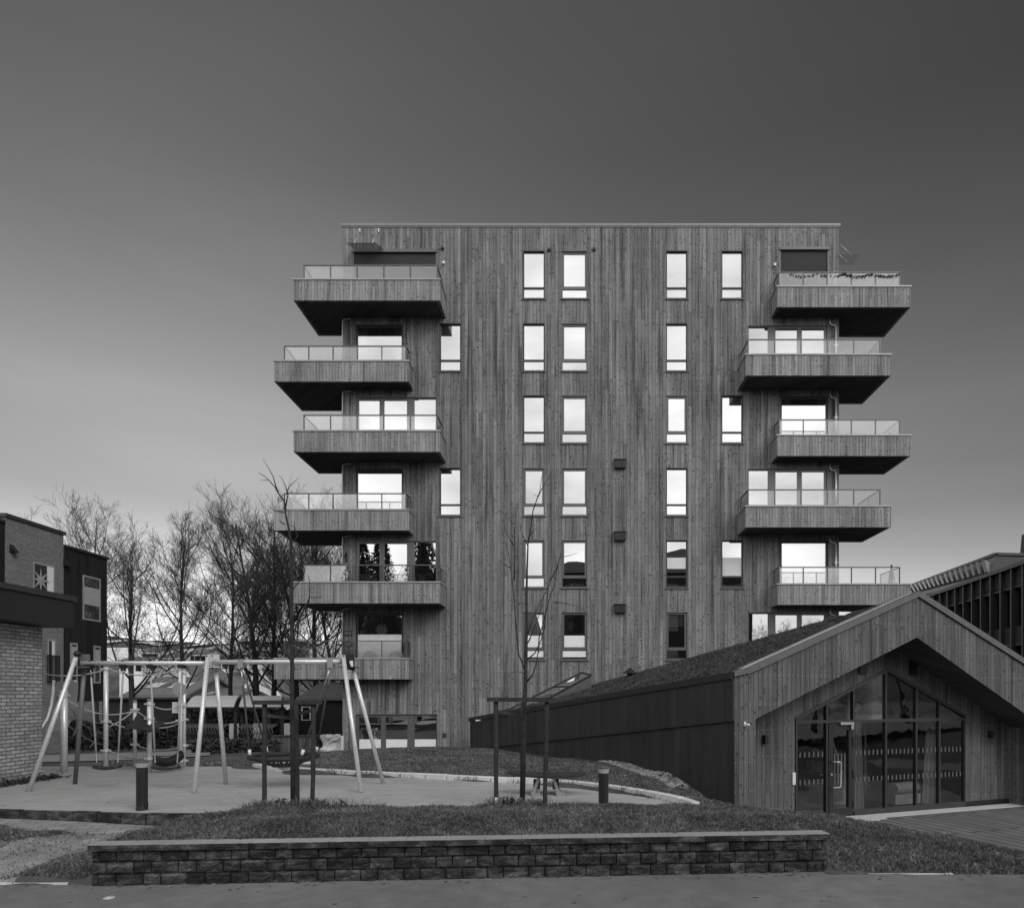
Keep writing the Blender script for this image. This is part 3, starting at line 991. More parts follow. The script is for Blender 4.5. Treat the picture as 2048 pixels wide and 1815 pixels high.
def add_window(w):
    xa, xb, za, zb, style, o = w
    REC = .07                        # the glass sits back in the opening
    yf = FY + REC
    f = MB()
    fw = .045
    # liner of the opening
    f.box(xa, xa + .018, FY - .006, FY + .2, za, zb)
    f.box(xb - .018, xb, FY - .006, FY + .2, za, zb)
    f.box(xa + .018, xb - .018, FY - .008, FY + .2, zb - .035, zb)
    f.box(xa + .018, xb - .018, FY - .004, FY + .2, za, za + .03)
    xa2, xb2, za2, zb2 = xa + .018, xb - .018, za + .03, zb - .035
    panes = []
    bars = []
    if style == 'narrow':
        zt = za + .46
        tw = .035
        if o.get('sash'):
            tw = .06
            panes.append((xa2 + .09, xb2 - .09, zt + tw, zb2 - .075))
            bars += [(xa2, xa2 + .09, zt + tw, zb2), (xb2 - .09, xb2, zt + tw, zb2), (xa2 + .09, xb2 - .09, zb2 - .075, zb2)]
        else:
            panes.append((xa2 + .03, xb2 - .03, zt + tw, zb2 - .03))
            bars += [(xa2, xa2 + .03, zt + tw, zb2), (xb2 - .03, xb2, zt + tw, zb2), (xa2 + .03, xb2 - .03, zb2 - .03, zb2)]
        bars.append((xa2, xb2, zt - tw, zt + tw))
        panes.append((xa2 + .03, xb2 - .03, za2 + .03, zt - tw))
        bars += [(xa2, xa2 + .03, za2, zt - tw), (xb2 - .03, xb2, za2, zt - tw), (xa2 + .03, xb2 - .03, za2, za2 + .03)]
    elif style == 'single':
        panes.append((xa2 + .05, xb2 - .05, za2 + .06, zb2 - .05))
        bars += [(xa2, xa2 + .05, za2, zb2), (xb2 - .05, xb2, za2, zb2), (xa2 + .05, xb2 - .05, zb2 - .05, zb2), (xa2 + .05, xb2 - .05, za2, za2 + .06)]
    else:
        a, b_, c = (fx(p) for p in o['mull'])
        if o['left']:
            cells = [(xa2, a), (a, b_), (c, xb2)]
            bars.append((b_, c, za2, zb2))
            drs = [0, 1]
        else:
            cells = [(xa2, a), (b_, c), (c, xb2)]
            bars.append((a, b_, za2, zb2))
            drs = [1, 2]
        for i, (p, q) in enumerate(cells):
            e = .095 if i in drs else .045
            panes.append((p + e, q - e, za2 + e, zb2 - e))
            bars += [(p, p + e, za2, zb2), (q - e, q, za2, zb2), (p + e, q - e, zb2 - e, zb2), (p + e, q - e, za2, za2 + e)]
    for i, (p, q, r_, s_) in enumerate(bars):
        f.box(p, q, yf - .03 + .0013 * (i % 5), yf + .05, r_, s_)
    win = f.build('window', M['frame_mid'] if style == 'triple' or o.get('sash') else M['frame'], apt)
    for (p, q, r_, s_) in panes:
        g = MB()
        g.quad((p - .005, yf + .012, r_ - .005), (q + .005, yf + .012, r_ - .005), (q + .005, yf + .012, s_ + .005), (p - .005, yf + .012, s_ + .005))
        g.build('pane', M['pane'], win)
    s = MB()
    if style == 'narrow':
        s.box(xa - .05, xb + .05, FY - .05, FY + .03, za - .045, za - .012)
        s.box(xa - .04, xb + .04, FY - .02, FY + .03, za - .012, za + .006)
        s.build('sill', M['frame_mid'], win)
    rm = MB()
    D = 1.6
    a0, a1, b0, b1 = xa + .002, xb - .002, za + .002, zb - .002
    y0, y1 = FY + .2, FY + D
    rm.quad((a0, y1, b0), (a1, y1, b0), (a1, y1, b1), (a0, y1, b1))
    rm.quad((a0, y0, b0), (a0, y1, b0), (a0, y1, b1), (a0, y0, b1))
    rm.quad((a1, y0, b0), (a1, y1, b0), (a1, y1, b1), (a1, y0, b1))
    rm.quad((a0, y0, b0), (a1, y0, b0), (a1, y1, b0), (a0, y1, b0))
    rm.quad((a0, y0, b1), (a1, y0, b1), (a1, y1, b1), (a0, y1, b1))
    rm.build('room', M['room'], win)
    if o.get('blind'):
        b = MB()
        p, q, r_, s_ = panes[0]
        b.box(p - .02, q + .02, yf + .09, yf + .1, s_ - o['blind'] * (s_ - r_), s_ + .02)
        b.build('blind', M['blind'], win)
    if o.get('film'):
        b = MB()
        p, q, r_, s_ = panes[0]
        if style == 'narrow':
            b.box(p - .01, q + .01, yf - .004, yf + .0095, r_ + .01, r_ + (s_ - r_) * .36)
            p, q, r_, s_ = panes[1]
            b.box(p, q, yf - .004, yf + .0095, r_ + .06, s_ - .03)
        else:
            b.box(p, q, yf - .004, yf + .0095, r_ + .32, fz(1268))
        b.build('frosted_film', M['film'], win)
    if o.get('film_low'):
        b = MB()
        for p, q, r_, s_ in panes:
            b.box(p + .01, q - .01, yf - .004, yf + .0095, r_, fz(o['film_low']))
        b.build('frosted_film', M['film'], win)
    if o.get('band'):
        b = MB()
        p, q, r_, s_ = panes[0]
        z_ = fz(1114)
        b.box(p, q, yf - .004, yf + .0095, z_ - (.46 if xa < 5.5 else .75), z_)
        b.build('blind', M['blind'], win)
    if o.get('curtain'):
        b = MB()
        p, q, r_, s_ = panes[0]
        for (u, v) in ((p - .02, p + (q - p) * .2), (q - (q - p) * .16, q + .02)):
            n = 14
            pts = [(u + (v - u) * i / n, yf + .14 + .03 * math.sin(i * 2.1)) for i in range(n + 1)]
            for (c0, d0), (c1, d1) in zip(pts, pts[1:]):
                b.quad((c0, d0, r_), (c1, d1, r_), (c1, d1, s_ + .02), (c0, d0, s_ + .02))
        b.build('curtain', M['curtain'], win)
    if o.get('pots'):
        p, q, r_, s_ = panes[1]
        b = MB()
        n = 4
        for i in range(n):
            xx = p + (q - p) * (i + .5 + rr.uniform(-.15, .15)) / n
            b.lathe((xx, yf + .1, r_), [(.035, 0), (.05, .1 + .03 * (i % 2)), (.044, .1 + .03 * (i % 2))], 8)
        b.build('window_pots', M['white'], win)
    if o.get('ledge'):
        p, q, r_, s_ = panes[1]
        b = MB()
        b.box(p, q, yf + .03, yf + .16, r_ + .002, r_ + .05)
        b.build('inner_ledge', M['white'], win)

for w in WINS:
    add_window(w)
for i, (xa, xb, za, zb) in enumerate(SCREENS):
    f = MB()
    f.box(xa, xb, FY - .06, FY + .06, zb - .11, zb + .01)
    f.box(xa, xa + .05, FY - .012, FY + .1, za, zb - .11)
    f.box(xb - .05, xb, FY - .012, FY + .1, za, zb - .11)
    s = f.build('sunscreen', M['frame_mid'], apt)
    g = MB()
    g.box(xa + .05, xb - .05, FY + .03, FY + .04, za, zb - .11)
    g.build('screen_fabric', M['screen'], s)

# ---- balconies
def balcony(k, xa, xb, yf, yb, inner):
    """a timber box with a metal cap and an inset glass balustrade; inner = -1 when its inner end is on the left"""
    zb = 17.47 - STO * (7 - k)
    zt = zb + .80
    th = .12
    mb = MB()
    # front, the outer side, the part of the inner side that stands off the wall, the back part beyond the corner
    mb.box(xa, xb, yf, yf + th, zb, zt)
    if inner > 0:        # left of the building: inner end at xb
        mb.box(xb - th, xb, yf + th, FY - .003, zb, zt)
        mb.box(xa, xa + th, yf + th, yb, zb, zt)
        mb.box(xa + th, X0 - .003, yb - th, yb, zb, zt)
        outer = (xa, X0 - .003)
    else:
        mb.box(xa, xa + th, yf + th, FY - .003, zb, zt)
        mb.box(xb - th, xb, yf + th, yb, zb, zt)
        mb.box(X1 + .003, xb - th, yb - th, yb, zb, zt)
        outer = (X1 + .003, xb)
    bal = mb.build('balcony', M['wood_balcony'], apt)
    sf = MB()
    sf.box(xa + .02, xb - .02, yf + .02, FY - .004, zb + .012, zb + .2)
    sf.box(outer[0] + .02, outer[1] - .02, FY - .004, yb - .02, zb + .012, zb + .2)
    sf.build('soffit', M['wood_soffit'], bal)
    lp = MB()
    for q in (.35, .72):
        xx = xa + (xb - xa) * q
        lp.lathe((xx, yf + .45, zb - .004), [(.05, 0), (.05, .02)], 12)
    lp.build('downlight', M['black'], bal)
    cp = MB()
    o_ = .03
    c0, c1 = zt, zt + .055
    cp.box(xa - o_, xb + o_, yf - o_, yf + th + .02, c0, c1)
    if inner > 0:
        cp.box(xb - th - .02, xb + o_, yf + th + .02, FY - .004, c0, c1)
        cp.box(xa - o_, xa + th + .02, yf + th + .02, yb + o_, c0, c1)
        cp.box(xa + th + .02, X0 - .004, yb - th, yb + o_, c0, c1)
    else:
        cp.box(xa - o_, xa + th + .02, yf + th + .02, FY - .004, c0, c1)
        cp.box(xb - th - .02, xb + o_, yf + th + .02, yb + o_, c0, c1)
        cp.box(X1 + .004, xb - th - .02, yb - th, yb + o_, c0, c1)
    cp.build('cap', M['cap'], bal)
    # balustrade, set in from the parapet
    ins = .30
    if inner > 0:
        rx0, rx1 = xa + ins, xb - .17
    else:
        rx0, rx1 = xa + .17, xb - ins
    ry0, ry1 = yf + .28, yb - ins
    zb2, zr = zt - .3, zt + .765
    rl = MB()
    hh = .022
    rl.box(rx0 - hh, rx1 + hh, ry0 - hh, ry0 + hh, zr - .04, zr)
    n = 5
    for i in range(n + 1):
        xx = rx0 + (rx1 - rx0) * i / n
        rl.box(xx - hh * .9, xx + hh * .9, ry0 - hh * .8, ry0 + hh * .8, zb2, zr - .04)
    def side(xx, ye):
        rl.box(xx - hh, xx + hh, ry0 + hh, ye, zr - .041, zr - .001)
        m_ = max(1, round((ye - ry0) / 1.0))
        for i in range(1, m_ + 1):
            yy = ry0 + (ye - ry0) * i / m_ - (.03 if i == m_ else 0)
            rl.box(xx - hh * .8, xx + hh * .8, yy - hh, yy + hh, zb2, zr - .041)
        return m_
    xo, xi = (rx0, rx1) if inner > 0 else (rx1, rx0)
    mo = side(xo, ry1)
    side(xi, FY - .01)
    rail = rl.build('railing', M['rail'], bal)
    for i in range(n):
        a_, b_ = rx0 + (rx1 - rx0) * i / n + .03, rx0 + (rx1 - rx0) * (i + 1) / n - .03
        g = MB()
        g.box(a_, b_, ry0 - .005, ry0 + .005, zb2, zr - .05)
        g.build('glass_panel', M['railglass'], bal)
    for xx, ye, m_ in ((xo, ry1, mo), (xi, FY - .02, 1)):
        for i in range(m_):
            a_, b_ = ry0 + (ye - ry0) * i / m_ + .03, ry0 + (ye - ry0) * (i + 1) / m_ - .05
            g = MB()
            g.box(xx - .005, xx + .005, a_, b_, zb2, zr - .05)
            g.build('glass_panel', M['railglass'], bal)
    return zt, zr, ry0, rx0, rx1

BAL = {}
for k in (7, 5, 3):
    BAL['L%d' % k] = balcony(k, PX(587, 26.74), PX(880, 26.74), 26.74, 29.4, 1)
    BAL['R%d' % k] = balcony(k, PX(1554, 27.2), PX(1821, 27.2), 27.2, 29.5, -1)
for k in (6, 4, 2):
    BAL['L%d' % k] = balcony(k, PX(548, 27.2), PX(817.5, 27.2), 27.2, 30.05, 1)
for k in (6, 4):
    BAL['R%d' % k] = balcony(k, PX(1491.5, 26.69), PX(1782, 26.69), 26.69, 29.33, -1)

# downpipes on both corners
mb = MB()
for k in (6, 5, 4, 3, 2):
    z1 = 17.47 - STO * (6 - k) - .02
    z0 = z1 - STO + .9
    xx = fx(1670.5)
    mb.tube([(xx, FY - .07, z0), (xx, FY - .07, z1 - .35)], .038, 10)
    mb.tube([(xx - .24, FY - .06, z1 - .02), (xx - .24, FY - .07, z1 - .22), (xx - .18, FY - .07, z1 - .3), (xx - .02, FY - .07, z1 - .33)], .03, 8)
    mb.box(xx - .09, xx + .09, FY - .09, FY, z0 + (z1 - z0) * .45, z0 + (z1 - z0) * .45 + .03)
    mb.build('downpipe', M['galv'], apt)
    mb = MB()
for k in (7, 6, 5, 4, 3):
    z1 = 17.47 - STO * (7 - k) - .05
    z0 = z1 - STO + 1.0
    mb = MB()
    mb.tube([(X0 + .02, FY - .05, z0), (X0 + .02, FY - .05, z1 - .06), (X0 + .12, FY - .05, z1 - .02), (X0 + .36, FY - .06, z1)], .028, 8)
    mb.build('downpipe', M['galv'], apt)

# small fittings on the wall
def lamp(px, py, lab):
    c = P(px, py, FY)
    b = MB()
    b.tube([(c.x, FY, c.z), (c.x, FY - .1, c.z)], .055, 12)
    return tag(b.build('wall_lamp', M['white'], None, loc=(c.x, FY, c.z)), lab, 'lamp', 'round white lamps on the top floor wall')
lamp(888, 527, 'round white wall lamp right of the wide dark sunscreen')
lamp(1549, 531, 'round white wall lamp left of the narrow dark sunscreen')
for px, py, lab in ((885, 497, 'black vent cap above the left white wall lamp'), (1098, 500.5, 'black vent cap between the two top windows in the middle'), (1188, 499.5, 'black vent cap right of the wider top window')):
    c = P(px, py, FY)
    b = MB()
    b.tube([(c.x, FY, c.z), (c.x, FY - .09, c.z)], [.07, .06], 12)
    tag(b.build('vent_cap', M['black'], None, loc=(c.x, FY, c.z)), lab, 'vent', 'round vent caps under the roof edge')
for py, lab in ((928, 'topmost of the three dark ventilation boxes on the facade'), (1072, 'middle one of the three dark ventilation boxes on the facade'), (1216, 'lowest of the three dark ventilation boxes on the facade')):
    c = P(1239.5, py, FY)
    t_ = thing('ventilation_box', (c.x, FY, c.z), lab, 'vent box', 'ventilation boxes in a column on the facade')
    b = MB()
    b.box(c.x - .235, c.x + .235, FY - .16, FY - .002, c.z - .15, c.z + .13)
    b.box(c.x - .26, c.x + .26, FY - .2, FY - .002, c.z + .132, c.z + .165)
    b.build('housing', M['fascia'], t_, bevel=.01)
    b = MB()
    b.tube([(c.x + .115, FY - .155, c.z + .01), (c.x + .115, FY - .175, c.z + .01)], .07, 16)
    b.build('grille', M['black'], t_)
    b = MB()
    b.box(c.x - .23, c.x + .23, FY - .17, FY - .01, c.z - .19, c.z - .152)
    b.build('slot', M['black'], t_)
c = P(889, 1469, FY)
b = MB(); b.box(c.x - .07, c.x + .07, FY - .05, FY, c.z - .08, c.z + .08)
tag(b.build('meter_box', M['frame'], None, loc=(c.x, FY, c.z)), 'small dark box on the wall right of the ground floor glass doors', 'box')
# chalk squiggle low on the wall
mb = MB()
pts = []
for i in range(26):
    pts.append((fx(1279) + .07 * math.sin(i * 1.9), FY - .004, fz(1275) - i * .045))
mb.tube(pts, .009, 4)
tag(mb.build('chalk_squiggle', M['blind'], None, loc=pts[-1]), 'pale squiggly chalk mark running down the timber wall', 'graffiti')
# glass rain canopies hung on rods
def canopy(c, w, d, side, lab):
    t_ = thing('glass_canopy', c, lab, 'canopy', 'glass canopies hung on rods from the top floor')
    b = MB()
    if side == 0:
        b.add([(c[0], FY - .01, c[2]), (c[0] + w, FY - .01, c[2]), (c[0] + w - .1, FY - d, c[2] - .27), (c[0] - .1, FY - d, c[2] - .27)], [(0, 1, 2, 3)])
        rods = [((c[0] + .2, FY - d * .8, c[2] - .21), (c[0] + .25, FY - .01, c[2] + .75)), ((c[0] + w - .3, FY - d * .8, c[2] - .21), (c[0] + w - .2, FY - .01, c[2] + .75))]
    else:
        b.add([(c[0], FY + .1, c[2] + .37), (c[0], FY + .75, c[2] + .34), (c[0] + d, FY + .75, c[2] + .33), (c[0] + d + .08, FY + .1, c[2] + .36)], [(0, 1, 2, 3)])
        rods = [((c[0] + d * .75, FY + .2, c[2] + .37), (c[0], FY + .2, c[2] + .95)), ((c[0] + d * .75, FY + .65, c[2] + .36), (c[0], FY + .65, c[2] + .95))]
    b.build('glass_sheet', M['canopy_glass'] if side == 0 else M['railglass'], t_)
    for p, q in rods:
        r_ = MB(); r_.tube([p, q], .009, 5); r_.build('rod', M['steel'], t_)
        r_ = MB(); r_.box(q[0] - .02, q[0] + .02, q[1] - .03, q[1], q[2] - .07, q[2] + .07) if side == 0 else r_.box(q[0], q[0] + .03, q[1] - .02, q[1] + .02, q[2] - .05, q[2] + .05)
        r_.build('bracket', M['steel'], t_)
canopy((fx(708), FY, fz(498)), 1.22, .8, 0, 'tilted glass canopy above the wide dark sunscreen, left end')
canopy((X1, FY, fz(523)), 1.6, .85, 1, 'glass canopy sticking out past the upper right wall corner')

# ---- things on the balconies
def leaf_mass(mb, c, rx, rz, n, size, seed, cone=False):
    r_ = np.random.default_rng(seed)
    for i in range(n):
        t = r_.uniform(0, 1)
        if cone:
            rad = rx * (1 - t) ** .9 * r_.uniform(.3, 1)
            p = Vector((c[0] + rad * math.cos(i * 2.4), c[1] + rad * math.sin(i * 2.4), c[2] + t * rz))
        else:
            d = Vector(r_.normal(size=3)).normalized() * r_.uniform(.3, 1) ** .5
            p = Vector((c[0] + d.x * rx, c[1] + d.y * rx, c[2] + rz / 2 + d.z * rz / 2))
        a = Vector(r_.normal(size=3)).normalized() * size
        b = Vector(r_.normal(size=3)).normalized() * size * .6
        mb.add([p - a * .5, p + b * .5, p + a * .6, p - b * .5], [(0, 1, 2, 3)])
def potted(name, px, key, h, rx, cone, lab, cat, n=260, size=.09, seed=1, dy=.45):
    zt, zr, ry0, _, _ = BAL[key]
    y = ry0 + dy
    x = PX(px, y)
    z0 = zt - .58
    t_ = thing(name, (x, y, z0), lab, cat)
    b = MB(); b.lathe((x, y, z0), [(.12, 0), (.17, .28), (.15, .28)], 12); b.build('pot', M['frame'], t_)
    b = MB(); b.tube([(x, y, z0 + .27), (x, y, z0 + .27 + h * .8)], [.015, .006], 5); b.build('stem', M['bark'], t_)
    b = MB(); leaf_mass(b, (x, y, z0 + .3), rx, h, n, size, seed, cone); b.build('foliage', M['bush'], t_)
potted('conifer', 1783, 'R3', 1.25, .24, True, 'small cone shaped conifer on the lowest visible right balcony', 'potted tree', 520, .08, 3, .7)
potted('shrub', 577, 'L4', .95, .2, False, 'dark bushy plant at the left end of a left balcony', 'potted plant', 300, .1, 4, .3)
potted('shrub', 1787, 'R5', 1.0, .28, False, 'thin leafy plant behind balcony glass on the right side', 'potted plant', 130, .07, 6, .7)
# bare twig plant in a pot
zt, zr, ry0, _, _ = BAL['L7']
x, y = PX(635, ry0 + .4), ry0 + .4
t_ = thing('twig_plant', (x, y, zt - .58), 'bare twig plant behind the glass of the top left balcony', 'potted plant')
b = MB(); b.lathe((x, y, zt - .58), [(.1, 0), (.13, .25), (.11, .25)], 12); b.build('pot', M['frame'], t_)
b = MB()
for i in range(7):
    a = rr.uniform(-.22, .22)
    b.tube([(x, y, zt - .35), (x + a * .4, y + a * .2, zt + .05), (x + a, y + rr.uniform(-.1, .1), zt + .38 + rr.uniform(-.12, .1))], [.008, .006, .003], 4)
b.build('twigs', M['bark'], t_)
# garland on the top right balcony
zt, zr, ry0, rx0, rx1 = BAL['R7']
b = MB()
r_ = np.random.default_rng(8)
for i in range(520):
    u = r_.uniform(0, 1)
    x = rx0 + (rx1 - rx0) * (.08 + .92 * u)
    dens = u > .45
    if r_.uniform() > (.7 if dens else .2): continue
    sag = .10 * (1 - (2 * ((u * 4) % 1) - 1) ** 2)
    z = zr - .07 - sag - abs(r_.normal(0, .03))
    p = Vector((x, ry0 - .03 + r_.normal(0, .015), z))
    a = Vector(r_.normal(size=3)).normalized() * .07
    c_ = Vector(r_.normal(size=3)).normalized() * .03
    b.add([p - a, p + c_, p + a, p - c_], [(0, 1, 2, 3)])
tag(b.build('garland', M['garland'], None, loc=(rx0, ry0, zr)), 'leafy garland hung along the top right balcony railing', 'garland')
# a pale lounger and two storage boxes
zt, zr, ry0, rx0, rx1 = BAL['L6']
y = ry0 + .55
z0 = zt - .58
x = PX(750, y)
t_ = thing('sun_lounger', (x, y, z0), 'pale sun lounger behind the glass of a left balcony', 'lounger')
MB().prism([(x - .8, y, z0 + .68), (x + .5, y, z0 + .76), (x + .85, y, z0 + .66), (x + .85, y, z0 + .6), (x - .8, y, z0 + .6)], (0, .6, 0)).build('cushion', M['blind'], t_)
for sx in (-.7, .7):
    for sy in (.05, .55):
        MB().box(x + sx - .02, x + sx + .02, y + sy - .02, y + sy + .02, z0, z0 + .6).build('leg', M['rail'], t_)
zt, zr, ry0, rx0, rx1 = BAL['R5']
for px, lab in ((1588, 'pale storage box left of another on a right balcony'), (1637, 'pale storage box right of another on a right balcony')):
    y = ry0 + .5; x = PX(px, y); z0 = zt - .58
    t_ = thing('storage_box', (x, y, z0), lab, 'box', 'storage boxes on a right balcony')
    MB().box(x - .24, x + .24, y, y + .4, z0, z0 + .66).build('body', M['curtain'], t_)
    MB().box(x - .26, x + .26, y - .02, y + .42, z0 + .661, z0 + .72).build('lid', M['blind'], t_)
# light string on the lowest left balcony
zt, zr, ry0, rx0, rx1 = BAL['L2']
b = MB()
for i in range(60):
    u = i / 59
    x = rx0 + (rx1 - rx0) * (.05 + .5 * u)
    z = zr - .07 - .32 * abs(math.sin(u * 9.5)) * r_.uniform(.6, 1)
    b.lathe((x, ry0 - .03, z), [(.001, 0), (.011, .01), (.001, .022)], 5)
tag(b.build('light_string', M['white'], None, loc=(rx0, ry0, zr)), 'string of tiny white lights on the lowest left balcony', 'fairy lights')
for px, lab in ((737, 'wire garden chair on the lowest left balcony, nearer the corner'), (790, 'wire garden chair on the lowest left balcony, below the glass door')):
    y = 27.75
    x = PX(px, y)
    z0 = floor_z(2)
    t_ = thing('garden_chair', (x, y, z0), lab, 'chair', 'wire chairs on the lowest left balcony')
    b = MB(); b.box(x - .24, x + .24, y - .22, y + .22, z0 + .42, z0 + .46); b.build('seat', M['rail'], t_)
    b = MB()
    b.tube([(x + .34 * math.cos(a), y + .2, z0 + .45 + .48 * math.sin(a)) for a in [math.pi * i / 14 for i in range(15)]], .014, 6)
    for i in range(1, 6):
        b.tube([(x - .3 + .1 * i, y + .2, z0 + .46), (x - .3 + .1 * i, y + .2, z0 + .45 + .48 * math.sqrt(max(.05, 1 - ((-.3 + .1 * i) / .34) ** 2)))], .006, 5)
    b.build('backrest', M['steel'], t_)
    for sx in (-.2, .2):
        for sy in (-.18, .18):
            b = MB(); b.tube([(x + sx, y + sy, z0), (x + sx, y + sy, z0 + .42)], .012, 6); b.build('leg', M['rail'], t_)
# ladder-like trellis beside the second floor left door
c = P(695.5, 1276, FY)
t_ = tag(MB().tube([(c.x - .17, FY - .04, c.z - .3), (c.x - .17, FY - .04, c.z + .3), (c.x + .17, FY - .04, c.z + .3), (c.x + .17, FY - .04, c.z - .3), (c.x - .17, FY - .04, c.z - .3)], .016, 6).tube([(c.x - .17, FY - .04, c.z - .12), (c.x + .17, FY - .04, c.z - .12)], .014, 6).tube([(c.x - .17, FY - .04, c.z + .14), (c.x + .17, FY - .04, c.z + .14)], .014, 6).build('wall_rack', M['black'], None, loc=(c.x, FY, c.z - .3)), 'black metal rack on the wall above the lowest left balcony', 'rack')
# thermometer-like ornament by the third floor door
c = P(693, 1112, FY)
tag(MB().box(c.x - .035, c.x + .035, FY - .05, FY - .002, c.z - .25, c.z + .12).tube([(c.x - .05, FY - .06, c.z - .02), (c.x + .02, FY - .06, c.z + .2)], .02, 6).build('wall_ornament', M['black'], None, loc=(c.x, FY, c.z)), 'narrow black ornament on the wall beside the tree reflecting doors', 'ornament')

def star(c, r, lab, pts=9, inner=.45, face=(0, -1, 0), depth=.08):
    c = Vector(c)
    f = Vector(face).normalized()
    s = Vector((0, 0, 1)).cross(f)
    up = Vector((0, 0, 1))
    rim = []
    for i in range(pts * 2):
        a = math.pi * i / pts + math.pi / 2
        q = r if i % 2 == 0 else r * inner
        rim.append(c + s * (q * math.cos(a)) + up * (q * math.sin(a)))
    n = len(rim)
    b = MB()
    b.add([c + f * depth, c - f * depth] + rim, [(0, 2 + i, 2 + (i + 1) % n) for i in range(n)] + [(1, 2 + (i + 1) % n, 2 + i) for i in range(n)])
    b.tube([c + up * r * .98, c + up * (r + .5)], .004, 4)
    return tag(b.build('paper_star', M['star'], None, loc=c), lab, 'star', 'paper stars hung in windows')
star((fx(761), FY + .18, fz(1258)), .30, 'white many pointed paper star above the half frosted pane', 11, .62)
star((fx(1608), FY + .18, fz(826)), .42, 'large sharp pointed paper star in a right balcony door', 8, .33)
# ------------------------------------------------------------------ gabled timber house with a green roof
TH = R(20.5)
GA = Vector((3.36, 14.0, PLZ))
GU = Vector((math.cos(TH), math.sin(TH), 0))
GV = Vector((-math.sin(TH), math.cos(TH), 0))
def G(px, py, yl=0.0):
    """local (x, z) on the house's plane y = yl that the photo shows at (px, py)"""
    d = Vector(((px - CX) / FPX, 1, -(py - CY) / FPX))
    o = Vector((0, 0, EYE)) - GA
    t_ = (yl - o.dot(GV)) / d.dot(GV)
    p = o + d * t_
    return p.dot(GU), p.z
gab = thing('gable_house', GA, 'low timber gable house with glazed front and grass roof, right of the block', 'house', rz=TH)
def gb(mb, name, mat, parent=None, **k):
    return mb.build(name, mat, parent or gab, local=True, **k)
REC = 1.0
xe0, z_e0 = G(1469, 1347)
xa_, z_a = G(1836, 1186)
z_e1 = z_e0 - .1
xe1 = xa_ + (z_a - z_e1) / math.tan(R(23.6))
xp, z_p = G(1511, 1437)
xb_, z_b = G(1834, 1274)
slope_r = (z_b - G(2048, 1425)[1]) / (G(2048, 1425)[0] - xb_)
xr, _ = G(2018, 1435, REC)
z_r = z_b - (xr - xb_) * slope_r
FT = .003
# front face: piers and chevron, with its own thickness
mb = MB()
prof_o = [(xe0, 0), (xe0, z_e0), (xa_, z_a), (xe1, z_e1), (xe1, 0)]
left = [(xe0, 0), (xp, 0), (xp, z_p), (xe0, z_e0 - .0)]
mb.poly([(x, 0, z) for x, z in [(xe0, 0), (xp, 0), (xp, z_p), (xe0, z_p)]])
mb.poly([(x, 0, z) for x, z in [(xe0, z_p), (xp, z_p), (xb_, z_b), (xa_, z_a), (xe0, z_e0)]])
mb.poly([(x, 0, z) for x, z in [(xb_, z_b), (xr, z_r), (xe1, z_r - .35), (xe1, z_e1), (xa_, z_a)]])
mb.poly([(x, 0, z) for x, z in [(xr, 0), (xe1, 0), (xe1, z_r - .35), (xr, z_r)]])
gb(mb, 'front_gable', M['wood_gable'])
mb = MB()
mb.quad((xp, 0, 0), (xp, REC, 0), (xp, REC, z_p), (xp, 0, z_p))
gb(mb, 'reveal', M['wood_gable'])
mb = MB()
mb.quad((xr, 0, 0), (xr, REC, 0), (xr, REC, z_r), (xr, 0, z_r))
gb(mb, 'reveal', M['wood_gable'])
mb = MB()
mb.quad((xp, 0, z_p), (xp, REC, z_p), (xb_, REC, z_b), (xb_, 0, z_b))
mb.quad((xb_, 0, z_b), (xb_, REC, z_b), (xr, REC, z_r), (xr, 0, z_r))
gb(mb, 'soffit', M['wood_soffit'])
# inner wall with the glazed opening
gl0, _ = G(1590, 1500, REC)
gl1, _ = G(1930, 1500, REC)
gxa, gza = G(1774, 1337, REC)
gz0 = G(1590, 1435, REC)[1]
gz1 = G(1930, 1429, REC)[1]
gsill = .05
mb = MB()
y = REC - .001
mb.poly([(xp, y, 0), (gl0, y, 0), (gl0, y, gz0), (xp, y, z_p)])
mb.poly([(xp, y, z_p), (gl0, y, gz0), (gxa, y, gza), (xb_, y, z_b)])
mb.poly([(xb_, y, z_b), (gxa, y, gza), (gl1, y, gz1), (xr, y, z_r)])
mb.poly([(gl1, y, .14), (xr, y, .14), (xr, y, z_r), (gl1, y, gz1)])
gb(mb, 'inner_wall', M['wood_gable'])
mb = MB()
mb.box(gl1 + .03, xr - .01, REC + .0, REC + .05, .02, .14)
gb(mb, 'plinth', M['black'])
# fascia trim along the gable
mb = MB()
def strip(p, q, h0, h1, y0, y1):
    mb.prism([(p[0], y0, p[1] + h0), (q[0], y0, q[1] + h0), (q[0], y0, q[1] + h1), (p[0], y0, p[1] + h1)], (0, y1 - y0, 0))
xk, zk = G(1493, 1341)
strip((xe0 - .03, z_e0), (xk, zk), -.055, .045, -.05, .14)
strip((xk, zk), (xa_, z_a), -.075, .05, -.052, .14)
strip((xa_, z_a), (xe1 + .03, z_e1), -.09, .055, -.05, .14)
gb(mb, 'gable_trim', M['trim'])

mb = MB()
strip((xk, zk), (xa_ - .05, z_a - .019), .03, .062, .145, .30)
gb(mb, 'flashing', M['steel'])
